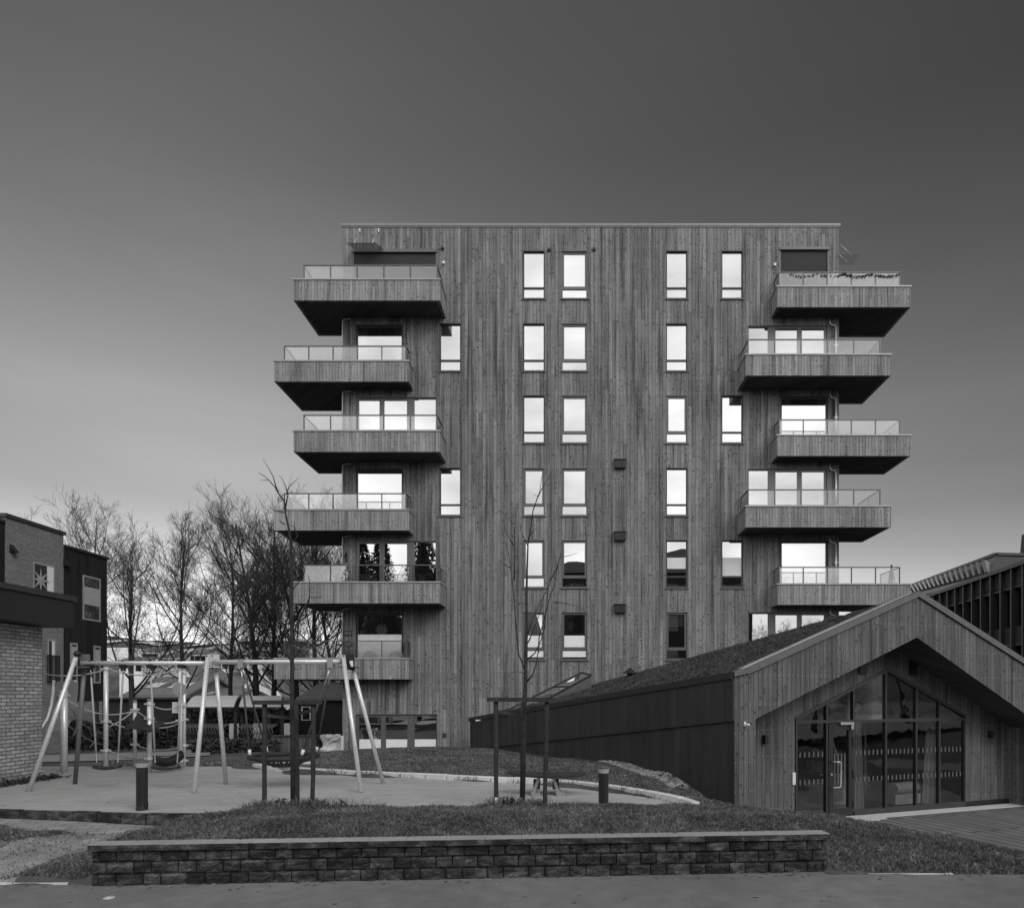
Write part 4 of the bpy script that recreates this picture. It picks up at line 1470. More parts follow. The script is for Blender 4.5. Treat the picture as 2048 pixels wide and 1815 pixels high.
# long dark side wall, flaring out to the left as it runs back
Bx, By, Bz = -2.40, 14.03, 1.106 - PLZ
def wl(t_, z, out=0.0):
    return (xe0 + (Bx - xe0) * t_ - out, By * t_ - out * .17, z)
mb = MB()
nst = 16
for i in range(nst):
    t0, t1 = i / nst, (i + 1) / nst
    zt0, zt1 = (z_e0 + (Bz - z_e0) * t for t in (t0, t1))
    zm0, zm1 = (G(1469, 1441)[1] + ((-.08 - PLZ) - G(1469, 1441)[1]) * t for t in (t0, t1))
    mb.quad(wl(t0, -.4), wl(t1, -.4), wl(t1, zm1), wl(t0, zm0))
    mb.quad(wl(t0, zm0, .05), wl(t1, zm1, .05), wl(t1, zt1, .05), wl(t0, zt0, .05))
    mb.quad(wl(t0, zm0), wl(t1, zm1), wl(t1, zm1, .05), wl(t0, zm0, .05))
mb.quad(wl(0, z_e0, .05), wl(0, G(1469, 1441)[1], .05), wl(0, G(1469, 1441)[1]), wl(0, z_e0))
mb.quad(wl(1, -.4), (Bx + 4, By + .5, -.4), (Bx + 4, By + .5, Bz), wl(1, Bz))
gb(mb, 'side_wall', M['side_board'])
mb = MB()
def rail_pts(o0, o1, h0, h1):
    a = [wl(0, z_e0 + h0, o0), wl(0, z_e0 + h0, o1), wl(0, z_e0 + h1, o1), wl(0, z_e0 + h1, o0)]
    b = [wl(1.005, Bz + h0, o0), wl(1.005, Bz + h0, o1), wl(1.005, Bz + h1, o1), wl(1.005, Bz + h1, o0)]
    return a, b
a, b = rail_pts(-.12, .085, -.10, .045)
mb.add(a + b, [(0, 1, 2, 3), (7, 6, 5, 4)] + [(i, (i + 1) % 4, (i + 1) % 4 + 4, i + 4) for i in range(4)])
gb(mb, 'eave_trim', M['fascia'])
# sod roof, two slopes, uneven
rbx, rby, rbz = 2.12, 12.0, 2.50 - PLZ
rg = np.random.default_rng(11)
def roof_pt(s, t_):
    """s 0 at the left eave to 1 at the ridge to 2 at the right eave; t 0 at the gable to 1 at the back"""
    le = Vector((xe0 + (Bx - xe0) * t_ + .1, By * t_ + .14, z_e0 + (Bz - z_e0) * t_ - .02))
    rd = Vector((xa_ + (rbx - xa_) * t_, .14 + rby * t_, z_a + (rbz - z_a) * t_ - .04))
    re = Vector((xe1 + (8.2 - xe1) * t_, .14 + 14 * t_, z_e1 + (1.9 - z_e1) * t_ - .02))
    return le.lerp(rd, s) if s <= 1 else rd.lerp(re, s - 1)
mb = MB()
ns, nt = 48, 90
vs = []
for i in range(ns + 1):
    for j in range(nt + 1):
        p = roof_pt(2 * i / ns, j / nt)
        e = 0 if i in (0, ns) or j in (0,) else 1
        p.z += e * (rg.normal(0, .012) + .02 * math.sin(i * 1.3 + j * .7) + .015 * math.sin(j * 1.9))
        vs.append(p)
fs = [(i * (nt + 1) + j, (i + 1) * (nt + 1) + j, (i + 1) * (nt + 1) + j + 1, i * (nt + 1) + j + 1) for i in range(ns) for j in range(nt)]
mb.add(vs, fs, True)
roof = gb(mb, 'roof', M['greenroof'])
mb = MB()
for i in range(26000):
    s, t_ = rg.uniform(0, 1.05), rg.uniform(0, 1)
    p = roof_pt(s, t_)
    a = rg.uniform(0, 6.28)
    h = rg.uniform(.02, .055)
    w = rg.uniform(.008, .02)
    d = Vector((math.cos(a) * w, math.sin(a) * w, 0))
    lean = Vector((rg.normal(0, .035), rg.normal(0, .035), h))
    mb.v += [tuple(p - d), tuple(p + d), tuple(p + lean)]
    k = len(mb.v)
    mb.f.append((k - 3, k - 2, k - 1)); mb.s.append(False)
tag(gb(mb, 'roof_grass', M['sedum_blades']), kind='stuff')
# back wall, right wall, so that it is a closed house
mb = MB()
mb.quad((xe1, 0, 0), (8.2, 14, 0), (8.2, 14, 1.9), (xe1, 0, z_e1))
mb.poly([(Bx + .1, By + .14, -.4), (8.2, 14.1, -.4), (8.2, 14.1, 1.9), (rbx, rby + .14, rbz - .05), (Bx + .1, By + .14, Bz - .03)])
gb(mb, 'back_wall', M['black_panel'])

# ---- glazing
glz = MB()
tz = G(1771, 1440, REC)[1]
ml = [G(p, 1500, REC)[0] for p in (1652.5, 1706, 1770.5, 1831.5, 1877.5)]
def ztop(x):
    return gz0 + (gza - gz0) * (x - gl0) / (gxa - gl0) if x <= gxa else gza + (gz1 - gza) * (x - gxa) / (gl1 - gxa)
yg0, yg1 = REC - .03, REC + .07
fw = .05
glz.box(gl0, gl0 + fw, yg0, yg1, gsill, gz0)
glz.box(gl1 - fw, gl1, yg0, yg1, gsill, gz1)
for i, x in enumerate(ml):
    glz.box(x - fw / 2, x + fw / 2, yg0 - .002, yg1, gsill + .05 if i else 0, ztop(x) - .01)
glz.box(gl0 + fw, gl1 - fw, yg0 + .002, yg1 - .002, tz - .035, tz + .035)
glz.box(ml[1] + fw / 2, gl1 - fw, yg0 + .003, yg1, gsill - .04, gsill + .09)
glz.box(gl0 + fw, ml[0] - fw / 2, yg0 + .003, yg1, gsill - .04, gsill + .09)
for p, q in (((gl0, gz0), (gxa, gza)), ((gxa, gza), (gl1, gz1))):
    glz.prism([(p[0], yg0 - .004, p[1] - .07), (q[0], yg0 - .004, q[1] - .07), (q[0], yg0 - .004, q[1] + .012), (p[0], yg0 - .004, p[1] + .012)], (0, .1, 0))
gw = gb(glz, 'glazed_front', M['frame'])
cols = [gl0 + fw] + ml + [gl1 - fw]
for i in range(6):
    a_, b_ = cols[i] + (0 if i == 0 else fw / 2), cols[i + 1] - (0 if i == 5 else fw / 2)
    for lo in (True, False):
        if lo and i == 1: continue
        g = MB()
        yy = REC + .02
        if lo:
            g.quad((a_, yy, gsill), (b_, yy, gsill), (b_, yy, tz), (a_, yy, tz))
        else:
            pts = [(a_, yy, tz), (b_, yy, tz), (b_, yy, ztop(b_))]
            if a_ < gxa < b_: pts.append((gxa, yy, gza))
            pts.append((a_, yy, ztop(a_)))
            g.poly(pts)
        gb(g, 'pane', M['pane_dark'], gw)
# door
d0, d1 = ml[0] + fw / 2 + .012, ml[1] - fw / 2 - .012
dt = tz - .05
dr = MB()
st = .13
yd0, yd1 = REC - .045, REC + .03
dr.box(d0, d0 + st, yd0, yd1, .02, dt)
dr.box(d1 - st, d1, yd0, yd1, .02, dt)
dr.box(d0 + st, d1 - st, yd0, yd1, .02, .22)
dr.box(d0 + st, d1 - st, yd0, yd1, dt - .16, dt)
door = gb(dr, 'door', M['fascia'])
g = MB(); g.quad((d0 + st, REC, .22), (d1 - st, REC, .22), (d1 - st, REC, dt - .16), (d0 + st, REC, dt - .16)); gb(g, 'pane', M['pane_dark'], door)
h = MB()
hx, hzc = d0 + st * .5, 1.02
h.tube([(hx, yd0, hzc - .3), (hx, yd0 - .09, hzc - .3), (hx + .17, yd0 - .1, hzc - .3), (hx + .2, yd0 - .1, hzc - .27), (hx + .2, yd0 - .1, hzc + .27), (hx + .17, yd0 - .1, hzc + .3), (hx, yd0 - .09, hzc + .3), (hx, yd0, hzc + .3)], .016, 8)
gb(h, 'handle', M['steel'], door)
h = MB(); h.tube([(hx, yd0, hzc), (hx, yd0 - .025, hzc)], .028, 12); gb(h, 'lock', M['steel'], door)
h = MB()
h.box(d1 - .42, d1 - .02, yd0 - .06, yd0 - .001, dt - .03, dt + .03)
h.box(d1 - .1, d1 - .03, yd0 - .055, yd0 - .001, dt - .14, dt - .032)
gb(h, 'door_closer', M['steel'], door)
h = MB()
h.box(d1 - .02, d1 + .012, yd0 - .02, yd0, dt - .55, dt - .35); h.box(d1 - .02, d1 + .012, yd0 - .02, yd0, .9, 1.1); h.box(d1 - .02, d1 + .012, yd0 - .02, yd0, .2, .36)
gb(h, 'hinge', M['black'], door)
# contrast marks on the glass
mk = MB()
for i in range(6):
    a_, b_ = cols[i] + .04, cols[i + 1] - .04
    if i == 1: a_, b_ = d0 + st, d1 - st
    n_ = int((b_ - a_) / .125)
    for z in (.80, 1.44):
        if i == 1: continue
        for k in range(n_):
            xx = a_ + (k + .5) * (b_ - a_) / n_
            mk.box(xx - .019, xx + .019, REC + .008, REC + .016, z, z + .12)
    if i == 1:
        for k in range(4):
            xx = a_ + (k + .7) * (b_ - a_) / 4.6
            mk.box(xx - .016, xx + .016, REC - .012, REC - .004, .8, 1.5)
m, t, b, _ = new_mat('pale_glass_mark'); b.inputs['Base Color'].default_value = (.12, .12, .12, 1); b.inputs['Roughness'].default_value = .8
gb(mk, 'contrast_marks', m, gw)
# fittings
for px0, py0, px1, py1, yy in ((1717, 1326, 1732, 1347, REC), (1818, 1320, 1832, 1350, REC)):
    a_, z1 = G(px0, py0, yy); b_, z0 = G(px1, py1, yy)
    v = MB(); v.box(a_, b_, yy - .03, yy + .01, z0, z1)
    for k in range(7):
        zz = z0 + (z1 - z0) * (k + .5) / 7
        v.box(a_ + .01, b_ - .01, yy - .05, yy - .031, zz - .012, zz + .006)
    gb(v, 'louvre_vent', M['black'])
def on_gable(name, px, py, yy, lab, cat, fn, mat, group=None):
    x, z = G(px, py, yy)
    o = fn(MB(), x, yy, z).build(name, mat, None, local=True)
    o.matrix_world = Matrix.Translation(GA) @ Matrix.Rotation(TH, 4, 'Z')
    return tag(o, lab, cat, group)
f = lambda m_, x, y, z: m_.box(x - .045, x + .045, y - .11, y - .002, z - .09, z + .09).box(x - .035, x + .035, y - .10, y - .01, z - .1, z - .092)
on_gable('outdoor_lamp', 1528, 1477, REC, 'black box lamp on the timber left of the glazed gable front', 'lamp', f, M['black'], 'black box lamps beside the glazed front')
on_gable('outdoor_lamp', 1978, 1467, REC, 'black box lamp on the timber right of the glazed gable front', 'lamp', f, M['black'], 'black box lamps beside the glazed front')
on_gable('door_intercom', 1586, 1556, REC, 'slim white intercom panel beside the glass entrance', 'intercom', lambda m_, x, y, z: m_.box(x - .04, x + .04, y - .045, y - .002, z - .14, z + .14).box(x - .015, x + .015, y - .05, y - .046, z - .08, z - .05), M['white'])
on_gable('security_camera', 1489, 1447, 0, 'small white security camera on the left pier of the gable', 'camera', lambda m_, x, y, z: m_.box(x - .022, x + .022, y - .02, y - .002, z - .045, z + .045).tube([(x, y - .02, z), (x + .01, y - .07, z - .005)], .012, 6).tube([(x - .01, y - .06, z - .005), (x + .05, y - .11, z - .02)], .022, 10), M['white'])
on_gable('strip_lamp', 958, 1439.5, 13.3, 'short white strip lamp at the low back end of the dark wall', 'lamp', lambda m_, x, y, z: m_.tube([(x - .2, y - .3, z), (x + .2, y - .3, z)], .03, 8).box(x - .03, x + .03, y - .28, y + .2, z - .02, z + .02), M['white'])

# ---- inside
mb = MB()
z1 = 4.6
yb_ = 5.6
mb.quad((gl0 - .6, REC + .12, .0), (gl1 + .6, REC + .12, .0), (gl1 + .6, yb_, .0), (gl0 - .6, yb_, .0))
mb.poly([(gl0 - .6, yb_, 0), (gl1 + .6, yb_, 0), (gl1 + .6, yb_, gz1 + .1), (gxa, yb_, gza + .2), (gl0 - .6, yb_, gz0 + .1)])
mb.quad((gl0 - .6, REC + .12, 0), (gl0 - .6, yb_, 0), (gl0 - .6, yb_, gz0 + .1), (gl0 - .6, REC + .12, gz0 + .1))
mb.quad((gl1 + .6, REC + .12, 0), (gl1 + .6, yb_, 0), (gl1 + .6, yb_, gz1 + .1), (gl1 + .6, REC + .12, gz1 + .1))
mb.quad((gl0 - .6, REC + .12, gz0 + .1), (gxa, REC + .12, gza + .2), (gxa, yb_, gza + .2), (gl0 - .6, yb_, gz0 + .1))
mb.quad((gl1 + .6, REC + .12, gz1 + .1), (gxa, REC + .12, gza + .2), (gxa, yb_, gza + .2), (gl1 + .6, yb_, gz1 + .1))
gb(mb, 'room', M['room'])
def inside(name, fn, mat, lab, cat):
    o = fn(MB()).build(name, mat, None, local=True)
    o.matrix_world = Matrix.Translation(GA) @ Matrix.Rotation(TH, 4, 'Z')
    tag(o, lab, cat)
    return o
cx_ = G(1752, 1500, REC)[0]
pale = mat_plain('pale_indoor_paint', 0.4, .7)
inside('indoor_column', lambda m_: m_.tube([(cx_ + .1, 2.0, .0), (cx_ + .1, 2.0, 3.5)], .085, 12), pale, 'pale round column standing inside the glazed gable', 'column')
def drape(m_, x, y, w, h, tp=.5):
    n = 18
    for k in range(n):
        u0, u1 = k / n, (k + 1) / n
        w0 = w
        def pt(u, v):
            ww = w * (tp + (1 - tp) * (1 - v))
            return (x + (u - .5) * ww, y + .05 * math.sin(u * 19) * (1 - .4 * v), h * v)
        for q in range(6):
            m_.quad(pt(u0, q / 6), pt(u1, q / 6), pt(u1, (q + 1) / 6), pt(u0, (q + 1) / 6))
    return m_
inside('curtain', lambda m_: drape(m_, G(1745, 1500, REC)[0] + .05, 1.55, .42, 2.25, .45), M['curtain'], 'pale gathered curtain behind the pane right of the entrance door', 'curtain')
inside('curtain', lambda m_: drape(m_, G(1905, 1500, REC)[0] + .1, 1.75, .6, 2.05, .5), M['curtain'], 'pale gathered curtain in the rightmost bay of the glazed front', 'curtain')
inside('cushion_bench', lambda m_: m_.tube([(G(1842, 1500, REC)[0], 1.9, .42), (G(1935, 1500, REC)[0], 2.1, .42)], .16, 14).box(G(1842, 1500, REC)[0], G(1935, 1500, REC)[0], 1.8, 2.3, .02, .27), pale, 'long rolled cushion on a bench behind the right panes', 'bench')
inside('round_table', lambda m_: m_.lathe((G(1775, 1500, REC)[0] + .1, 2.6, 0), [(.25, .0), (.05, .06), (.05, .68), (.6, .7), (.6, .74)], 24), pale, 'round table with a single foot behind the middle panes', 'table')
def shelf(m_):
    x0, x1 = G(1845, 1500, REC)[0], G(1925, 1500, REC)[0] + .9
    m_.box(x0, x1, 5.1, 5.5, 0, .05)
    for z in (.5, .95, 1.4, 1.85):
        m_.box(x0, x1, 5.1, 5.5, z, z + .03)
        x = x0 + .05
        while x < x1 - .1:
            w = rr.uniform(.03, .09); h = rr.uniform(.2, .36)
            if rr.random() > .2: m_.box(x, x + w, 5.12, 5.4, z + .031, z + .03 + h)
            x += w + .006
    return m_
inside('book_shelf', shelf, mat_plain('shelf_things', .4, .8, 0, .7, 14), 'shelf full of books at the back of the glazed room', 'shelf')
for k, (px, dx) in enumerate(((1668, .5), (1812, -.6), (1862, .4), (1890, -.3))):
    x = G(px, 1500, REC)[0]
    inside('leaning_pole', lambda m_: m_.tube([(x, 2.6 + .3 * k, 0), (x + dx, 3.0 + .3 * k, 2.6)], .035, 8), pale, ('leaning pale pole indoors behind the entrance door', 'leaning pale pole indoors right of the gable peak', 'leaning pale pole indoors before the book shelf, left one', 'leaning pale pole indoors before the book shelf, right one')[k], 'pole')['group'] = 'poles leaning inside the glazed gable'
# hanging cloth shapes under the ceiling
def cloth(m_, x, y, z, s, seed):
    r_ = np.random.default_rng(seed)
    n = 8
    for i in range(n):
        for j in range(n):
            def pt(a, b):
                u, v = a / n - .5, b / n - .5
                return (x + u * s * 1.6, y + v * s, z - .55 * s * (u * u + v * v) * 2 + .07 * math.sin(a * 1.3 + seed) + .06 * math.cos(b * 1.7 + seed))
            m_.quad(pt(i, j), pt(i + 1, j), pt(i + 1, j + 1), pt(i, j + 1))
    return m_
for px, py, s, lab in ((1685, 1405, .8, 'crumpled pale cloth hung from the ceiling, above the entrance door'), (1727, 1410, .7, 'crumpled pale cloth hung from the ceiling, left of the gable peak'), (1800, 1418, .6, 'pale cloth hung flat from the ceiling, right of the gable peak'), (1850, 1412, .6, 'small pale cloth hung from the ceiling, farthest right')):
    x, z = G(px, py, 2.4)
    t_ = inside('hanging_cloth', lambda m_: cloth(m_, x, 2.4, z + .2, s, px), M['curtain'], lab, 'cloth')
    t_['group'] = 'cloths hung under the gable ceiling'
# pale strip along the glazed front: sunlight on the paving put into the colour
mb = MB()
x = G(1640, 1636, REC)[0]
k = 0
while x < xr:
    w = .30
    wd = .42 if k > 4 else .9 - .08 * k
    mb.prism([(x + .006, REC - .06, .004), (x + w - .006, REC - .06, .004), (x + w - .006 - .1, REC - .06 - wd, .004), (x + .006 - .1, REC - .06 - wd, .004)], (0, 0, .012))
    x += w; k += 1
o = mb.build('sunlit_threshold_strip', mat_ground('sunlit_paving_tone', .55, 2, .1, 40), None, local=True)
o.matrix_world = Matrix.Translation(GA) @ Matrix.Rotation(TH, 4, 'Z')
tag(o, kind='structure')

# ---- on the roof: skylight and a small vent
sk = thing('roof_skylight', (1.0, 23, 1.2), 'long sloping glass skylight at the low end of the grass roof', 'skylight')
A0 = P(985, 1433, 25.2); A1 = P(1155, 1345, 23.6); A2 = P(1190, 1358, 23.2); A3 = P(1052, 1418, 24.6)
ridge0, ridge1 = A0, A1
mb = MB()
top = [P(1000, 1428, 25.4), P(1163, 1345, 24.0), P(1183, 1350, 23.2), P(1060, 1416, 24.4)]
dz = Vector((0, 0, -.55))
for i in range(4):
    p, q = top[i], top[(i + 1) % 4]
    mb.quad(p, q, q + dz, p + dz)
mb.build('frame', M['frame_mid'], sk)
gl = MB()
for i in range(3):
    a, b = i / 3 + .01, (i + 1) / 3 - .01
    p, q = top[0].lerp(top[1], a), top[0].lerp(top[1], b)
    r_, s_ = top[3].lerp(top[2], b), top[3].lerp(top[2], a)
    gl.add([p + Vector((0, 0, .01)), q + Vector((0, 0, .01)), r_ + Vector((0, 0, .01)), s_ + Vector((0, 0, .01))], [(0, 1, 2, 3)])
gl.build('pane', M['pane'], sk)
mb = MB()
for i in range(4):
    p, q = top[i], top[(i + 1) % 4]
    mb.bar(p + Vector((0, 0, .02)), q + Vector((0, 0, .02)), .06, .05)
for i in (1, 2):
    mb.bar(top[0].lerp(top[1], i / 3) + Vector((0, 0, .02)), top[3].lerp(top[2], i / 3) + Vector((0, 0, .02)), .05, .045)
mb.build('bars', M['frame'], sk)
c = P(1260, 1352, 23)
t_ = thing('roof_vent', c, 'small hooded vent pipe standing on the grass roof', 'vent')
b = MB(); b.tube([c + Vector((0, 0, -.5)), c + Vector((0, 0, .12))], .1, 12); b.build('pipe', M['black'], t_)
b = MB(); b.lathe(c, [(.24, .1), (.24, .12), (.02, .3)], 12); b.build('hood', M['black'], t_)

# ------------------------------------------------------------------ gravel strip along the dark wall
mb = MB()
rg = np.random.default_rng(21)
for i in range(1500):
    t_ = rg.uniform(.015, .32)
    o = rg.uniform(.1, .1 + .75 * (1 - abs(t_ - .12) * 3.2))
    p = GA + GU * wl(t_, 0, o)[0] + GV * wl(t_, 0, o)[1]
    z = hz(p.x, p.y)
    s = rg.uniform(.018, .045)
    vs = [Vector((p.x, p.y, z + s * .6)) + Vector(d) * s * rg.uniform(.7, 1.2) for d in ((1, 0, 0), (-1, 0, 0), (0, 1, 0), (0, -1, 0), (0, 0, .7), (0, 0, -.7))]
    mb.add(vs, [(0, 2, 4), (2, 1, 4), (1, 3, 4), (3, 0, 4), (2, 0, 5), (1, 2, 5), (3, 1, 5), (0, 3, 5)])
tag(mb.build('gravel', M['stone']), kind='stuff')
# ------------------------------------------------------------------ low pale brick building, left
XW = -10.9
pav = thing('brick_pavilion', (XW, 14.1, .15), 'low pale brick building with a deep dark roof edge at the left border', 'building')
mb = MB()
mb.box(XW - 9, XW, 9.5, 14.1, .1, 3.42)
mb.build('wall', M['brick_light'], pav)
mb = MB()
mb.box(XW - 9.5, XW + .5, 9.0, 14.3, 3.44, 3.99)
mb.build('fascia', M['fascia'], pav)
mb = MB()
mb.box(XW - 9.6, XW + .545, 8.9, 14.36, 3.992, 4.10)
mb.build('roof_edge', M['frame'], pav)
# ------------------------------------------------------------------ three storey block behind it
XB = -20.6
def by(px): return XB * FPX / (px - CX)
res = thing('residential_block', (XB, by(127), -.4), 'three storey block of grey brick and black timber behind the brick pavilion', 'building')
mb = MB()
y0, y1, y2, y3 = by(-70), by(11), by(127), by(215)
zt1, zt2 = 8.52, 8.06
mb.box(XB - 9, XB, y1, y2, -.6, zt1)
mb.build('brick_wall', M['brick_mid'], res)
mb = MB()
mb.box(XB - 9, XB - .02, y2 + .003, y3, .0 + 1.75, zt2)
mb.box(XB - 9, XB - .02, y0, y1 - .003, -.6, 8.3)
mb.build('timber_wall', M['wood_black'], res)
mb = MB()
mb.box(XB - 9, XB - 1.6, y2 + .003, y3 - .1, -.6, 1.745)
mb.build('recessed_wall', M['wood_black'], res)
mb = MB()
mb.box(XB - 9.1, XB + .06, y1 - .05, y2 + .06, zt1 + .001, zt1 + .14)
mb.box(XB - 9.1, XB + .05, y2 + .062, y3 + .06, zt2 + .001, zt2 + .1)
mb.box(XB - 9.1, XB + .05, y0, y1 - .052, 8.301, 8.4)
mb.build('roof_edge', M['frame'], res)
def bz(px, py): return PZ(py, by(px))
def side_window(px0, px1, pt, pb, white=True, blind=None, curtain=False, bal=False, star_=None, X=XB):
    ya, yb_ = by(px0), by(px1)
    zt, zb = bz((px0 + px1) / 2, pt), bz((px0 + px1) / 2, pb)
    f = MB()
    fw = .07
    xo = X + .012
    f.box(X - .14, xo, ya, ya + fw, zb, zt); f.box(X - .14, xo, yb_ - fw, yb_, zb, zt)
    f.box(X - .14, xo - .001, ya + fw, yb_ - fw, zt - fw, zt); f.box(X - .14, xo - .001, ya + fw, yb_ - fw, zb, zb + fw)
    w = f.build('window', M['sash_grey'] if white else M['frame'], res)
    g = MB(); g.quad((xo - .008, ya + fw, zb + fw), (xo - .008, yb_ - fw, zb + fw), (xo - .008, yb_ - fw, zt - fw), (xo - .008, ya + fw, zt - fw)); g.build('pane', M['pane_block'], w)
    if blind is not None:
        b = MB(); b.quad((xo - .004, ya + fw, zt - (zt - zb) * blind[1]), (xo - .004, yb_ - fw, zt - (zt - zb) * blind[1]), (xo - .004, yb_ - fw, zt - (zt - zb) * blind[0]), (xo - .004, ya + fw, zt - (zt - zb) * blind[0])); b.build('blind', M['curtain'] if not curtain else M['white'], w)
    if curtain:
        b = MB(); b.box(xo - .003, xo + .004, yb_ - fw - (yb_ - ya) * .3, yb_ - fw, zb + fw, zt - fw); b.build('curtain', M['white'], w)
    if bal:
        b = MB()
        for k in range(9):
            yy = ya - .1 + (yb_ - ya + .2) * k / 8
            b.box(X + .08, X + .1, yy - .014, yy + .014, zb - .05, zb + .95)
        b.box(X + .075, X + .11, ya - .12, yb_ + .12, zb + .951, zb + 1.0); b.box(X + .075, X + .11, ya - .12, yb_ + .12, zb - .09, zb - .051)
        b.build('balconette', M['black'], w)
    return w
mp_, t, b, _ = new_mat('block_pane'); b.inputs['Base Color'].default_value = (.05,) * 3 + (1,); b.inputs['Roughness'].default_value = .03; b.inputs['Specular IOR Level'].default_value = 1.0; b.inputs['IOR'].default_value = 1.9
M['pane_block'] = mp_
side_window(66, 109, 1127, 1186, curtain=True)
side_window(166, 201, 1153, 1241, blind=(.25, .65))
side_window(95, 111, 1278, 1360, curtain=True, bal=True)
side_window(141, 155, 1285, 1362, blind=(.1, .5))
side_window(188, 201, 1291, 1366, blind=(.1, .4))
side_window(189, 201, 1414, 1450, X=XB - 1.58)
star((XB + .035, by(80), bz(80, 1160)), .5, 'white pointed paper star in the brick block window', 8, .32, (1, 0, 0), .02).data.materials[0] = M['star_grey']
for px, py, lab in ((23, 1098, 'dark wedge shaped lamp high on the grey brick wall'), (130, 1126, 'dark wedge shaped lamp high on the black timber wall')):
    c = Vector((XB, by(px), bz(px, py)))
    tag(MB().prism([(c.x - .02, c.y - .1, c.z + .2), (c.x - .02, c.y - .1, c.z - .12), (c.x + .22, c.y - .1, c.z - .12)], (0, .2, 0)).build('wall_lamp', M['black'], None, loc=c), lab, 'lamp', 'wedge lamps on the residential block')
c = Vector((XB - 1.5, by(182), bz(182, 1424)))
tag(MB().box(c.x, c.x + .05, c.y - .45, c.y + .45, c.z - .45, c.z + .45).build('notice_board', M['white'], None, loc=c), 'white notice board beside the dark recessed entrance', 'sign')

# ------------------------------------------------------------------ dark school building on the right
sch = thing('school_building', (27, 45, -1), 'long dark panelled building with tall mullions behind the gable house', 'building')
SDX = .117
def sp_(Y, off=0.0): return 25.6 + SDX * (Y - 40) + off
def sz(py, px):
    # height on that face at pixel
    r_ = (px - CX) / FPX
    Y = (25.6 - SDX * 40) / (r_ - SDX)
    return PZ(py, Y)
ya, yb_ = 26.0, 52.4
def sbox(mb, Y0, Y1, z0, z1, d0, d1):
    mb.add([(sp_(Y0, d0), Y0, z0), (sp_(Y0, d1), Y0, z0), (sp_(Y1, d1), Y1, z0), (sp_(Y1, d0), Y1, z0),
            (sp_(Y0, d0), Y0, z1), (sp_(Y0, d1), Y0, z1), (sp_(Y1, d1), Y1, z1), (sp_(Y1, d0), Y1, z1)],
           [(3, 2, 1, 0), (4, 5, 6, 7), (0, 1, 5, 4), (1, 2, 6, 5), (2, 3, 7, 6), (3, 0, 4, 7)])
ztop_ = 9.35
mb = MB()
sbox(mb, ya, yb_, -1.0, ztop_ - .1, .35, 14)
mb.build('wall', M['black_panel'], sch)
mb = MB(); sbox(mb, ya - .1, yb_ + .1, ztop_ - .098, ztop_ + .12, -.28, 14.1); mb.build('roof_edge', M['frame'], sch)
STY = 3.3
for k in range(3):
    z0 = ztop_ - 1.15 - STY * k
    mb = MB(); sbox(mb, ya, yb_, z0, z0 + 1.05, .04, .3); mb.build('spandrel', M['spandrel'], sch)
    mb = MB(); sbox(mb, ya, yb_, z0 - .04, z0 - .001, -.06, .3); mb.build('ledge', M['galv_dark'], sch)
nM = int((yb_ - ya) / 1.2)
for i in range(nM + 1):
    Y = ya + i * (yb_ - ya) / nM
    mb = MB(); sbox(mb, Y - .06, Y + .06, -1.0, ztop_ - .11, -.2, .33); mb.build('mullion', M['frame'], sch)
mdk, t, b, _ = new_mat('dark_school_pane'); b.inputs['Base Color'].default_value = (.012,) * 3 + (1,); b.inputs['Roughness'].default_value = .06
for i in range(nM):
    Y0 = ya + i * (yb_ - ya) / nM + .06
    Y1 = ya + (i + 1) * (yb_ - ya) / nM - .06
    if Y0 < 30: continue
    for k in range(2):
        z1 = ztop_ - 1.19 - STY * k
        w = MB(); sbox(w, Y0, Y0 + .22, z1 - 2.2, z1, .1, .3); sbox(w, Y0 + .22, Y1, z1 - .08, z1, .13, .3)
        w = w.build('window', M['frame'], sch)
        g = MB(); sbox(g, Y0 + .22, Y1, z1 - 2.2, z1 - .081, .24, .25); g.build('pane', mdk, w)
# set-back attic storey with a sloping zinc front
def q_(px, py, Y): return P(px, py, Y)
at = thing('attic_storey', (36, 55, 9), 'zinc clad set-back top storey with a row of raking dormers on the school', 'roof storey')
R0, R1 = P(1818, 1173, 66), P(1992, 1109, 47.5)
E0, E1 = P(1822, 1190, 64), P(1986, 1149, 46.2)
mb = MB()
mb.quad(E0, E1, R1, R0)
Bk = Vector((9, 1.0, 0))
aw = MB(); aw.quad(E1, E1 + Bk, R1 + Bk, R1); aw.build('end_wall', M['frame'], at)
mb.quad(R0, R1, R1 + Bk, R0 + Bk)
mb.build('roof', M['slate'], at)
mb = MB(); mb.bar(R0 + Vector((-.05, 0, .05)), R1 + Vector((-.05, 0, .05)), .2, .18); mb.bar(R1 + Vector((0, -.05, .05)), R1 + Bk + Vector((0, -.05, .05)), .2, .18); mb.build('ridge_trim', M['frame'], at)
mb = MB(); mb.bar(E0 + Vector((-.1, 0, -.15)), E1 + Vector((-.1, 0, -.15)), .5, .3); mb.build('gutter', M['slate'], at)
for i in range(17):
    u = (i + .6) / 17.6
    a = E0.lerp(E1, u); c = R0.lerp(R1, u)
    lo, hi = a.lerp(c, .12), a.lerp(c, .62)
    n = Vector((-.55, -.1, .25))
    d = (E1 - E0).normalized()
    mb = MB()
    mb.add([lo, lo + d * .55, hi + d * .55, hi, lo + n * .4, lo + n * .4 + d * .55, hi + n, hi + n + d * .55], [(0, 1, 5, 4), (2, 3, 6, 7), (0, 4, 6, 3), (1, 2, 7, 5), (4, 5, 7, 6)])
    mb.build('dormer', M['slate'], at)
    g = MB(); g.quad(*(p + n.normalized() * .01 for p in (lo + n * .4 + d * .08, lo + n * .4 + d * .47, hi + n + d * .47, hi + n + d * .08))); g.build('dormer_window', mdk, at)
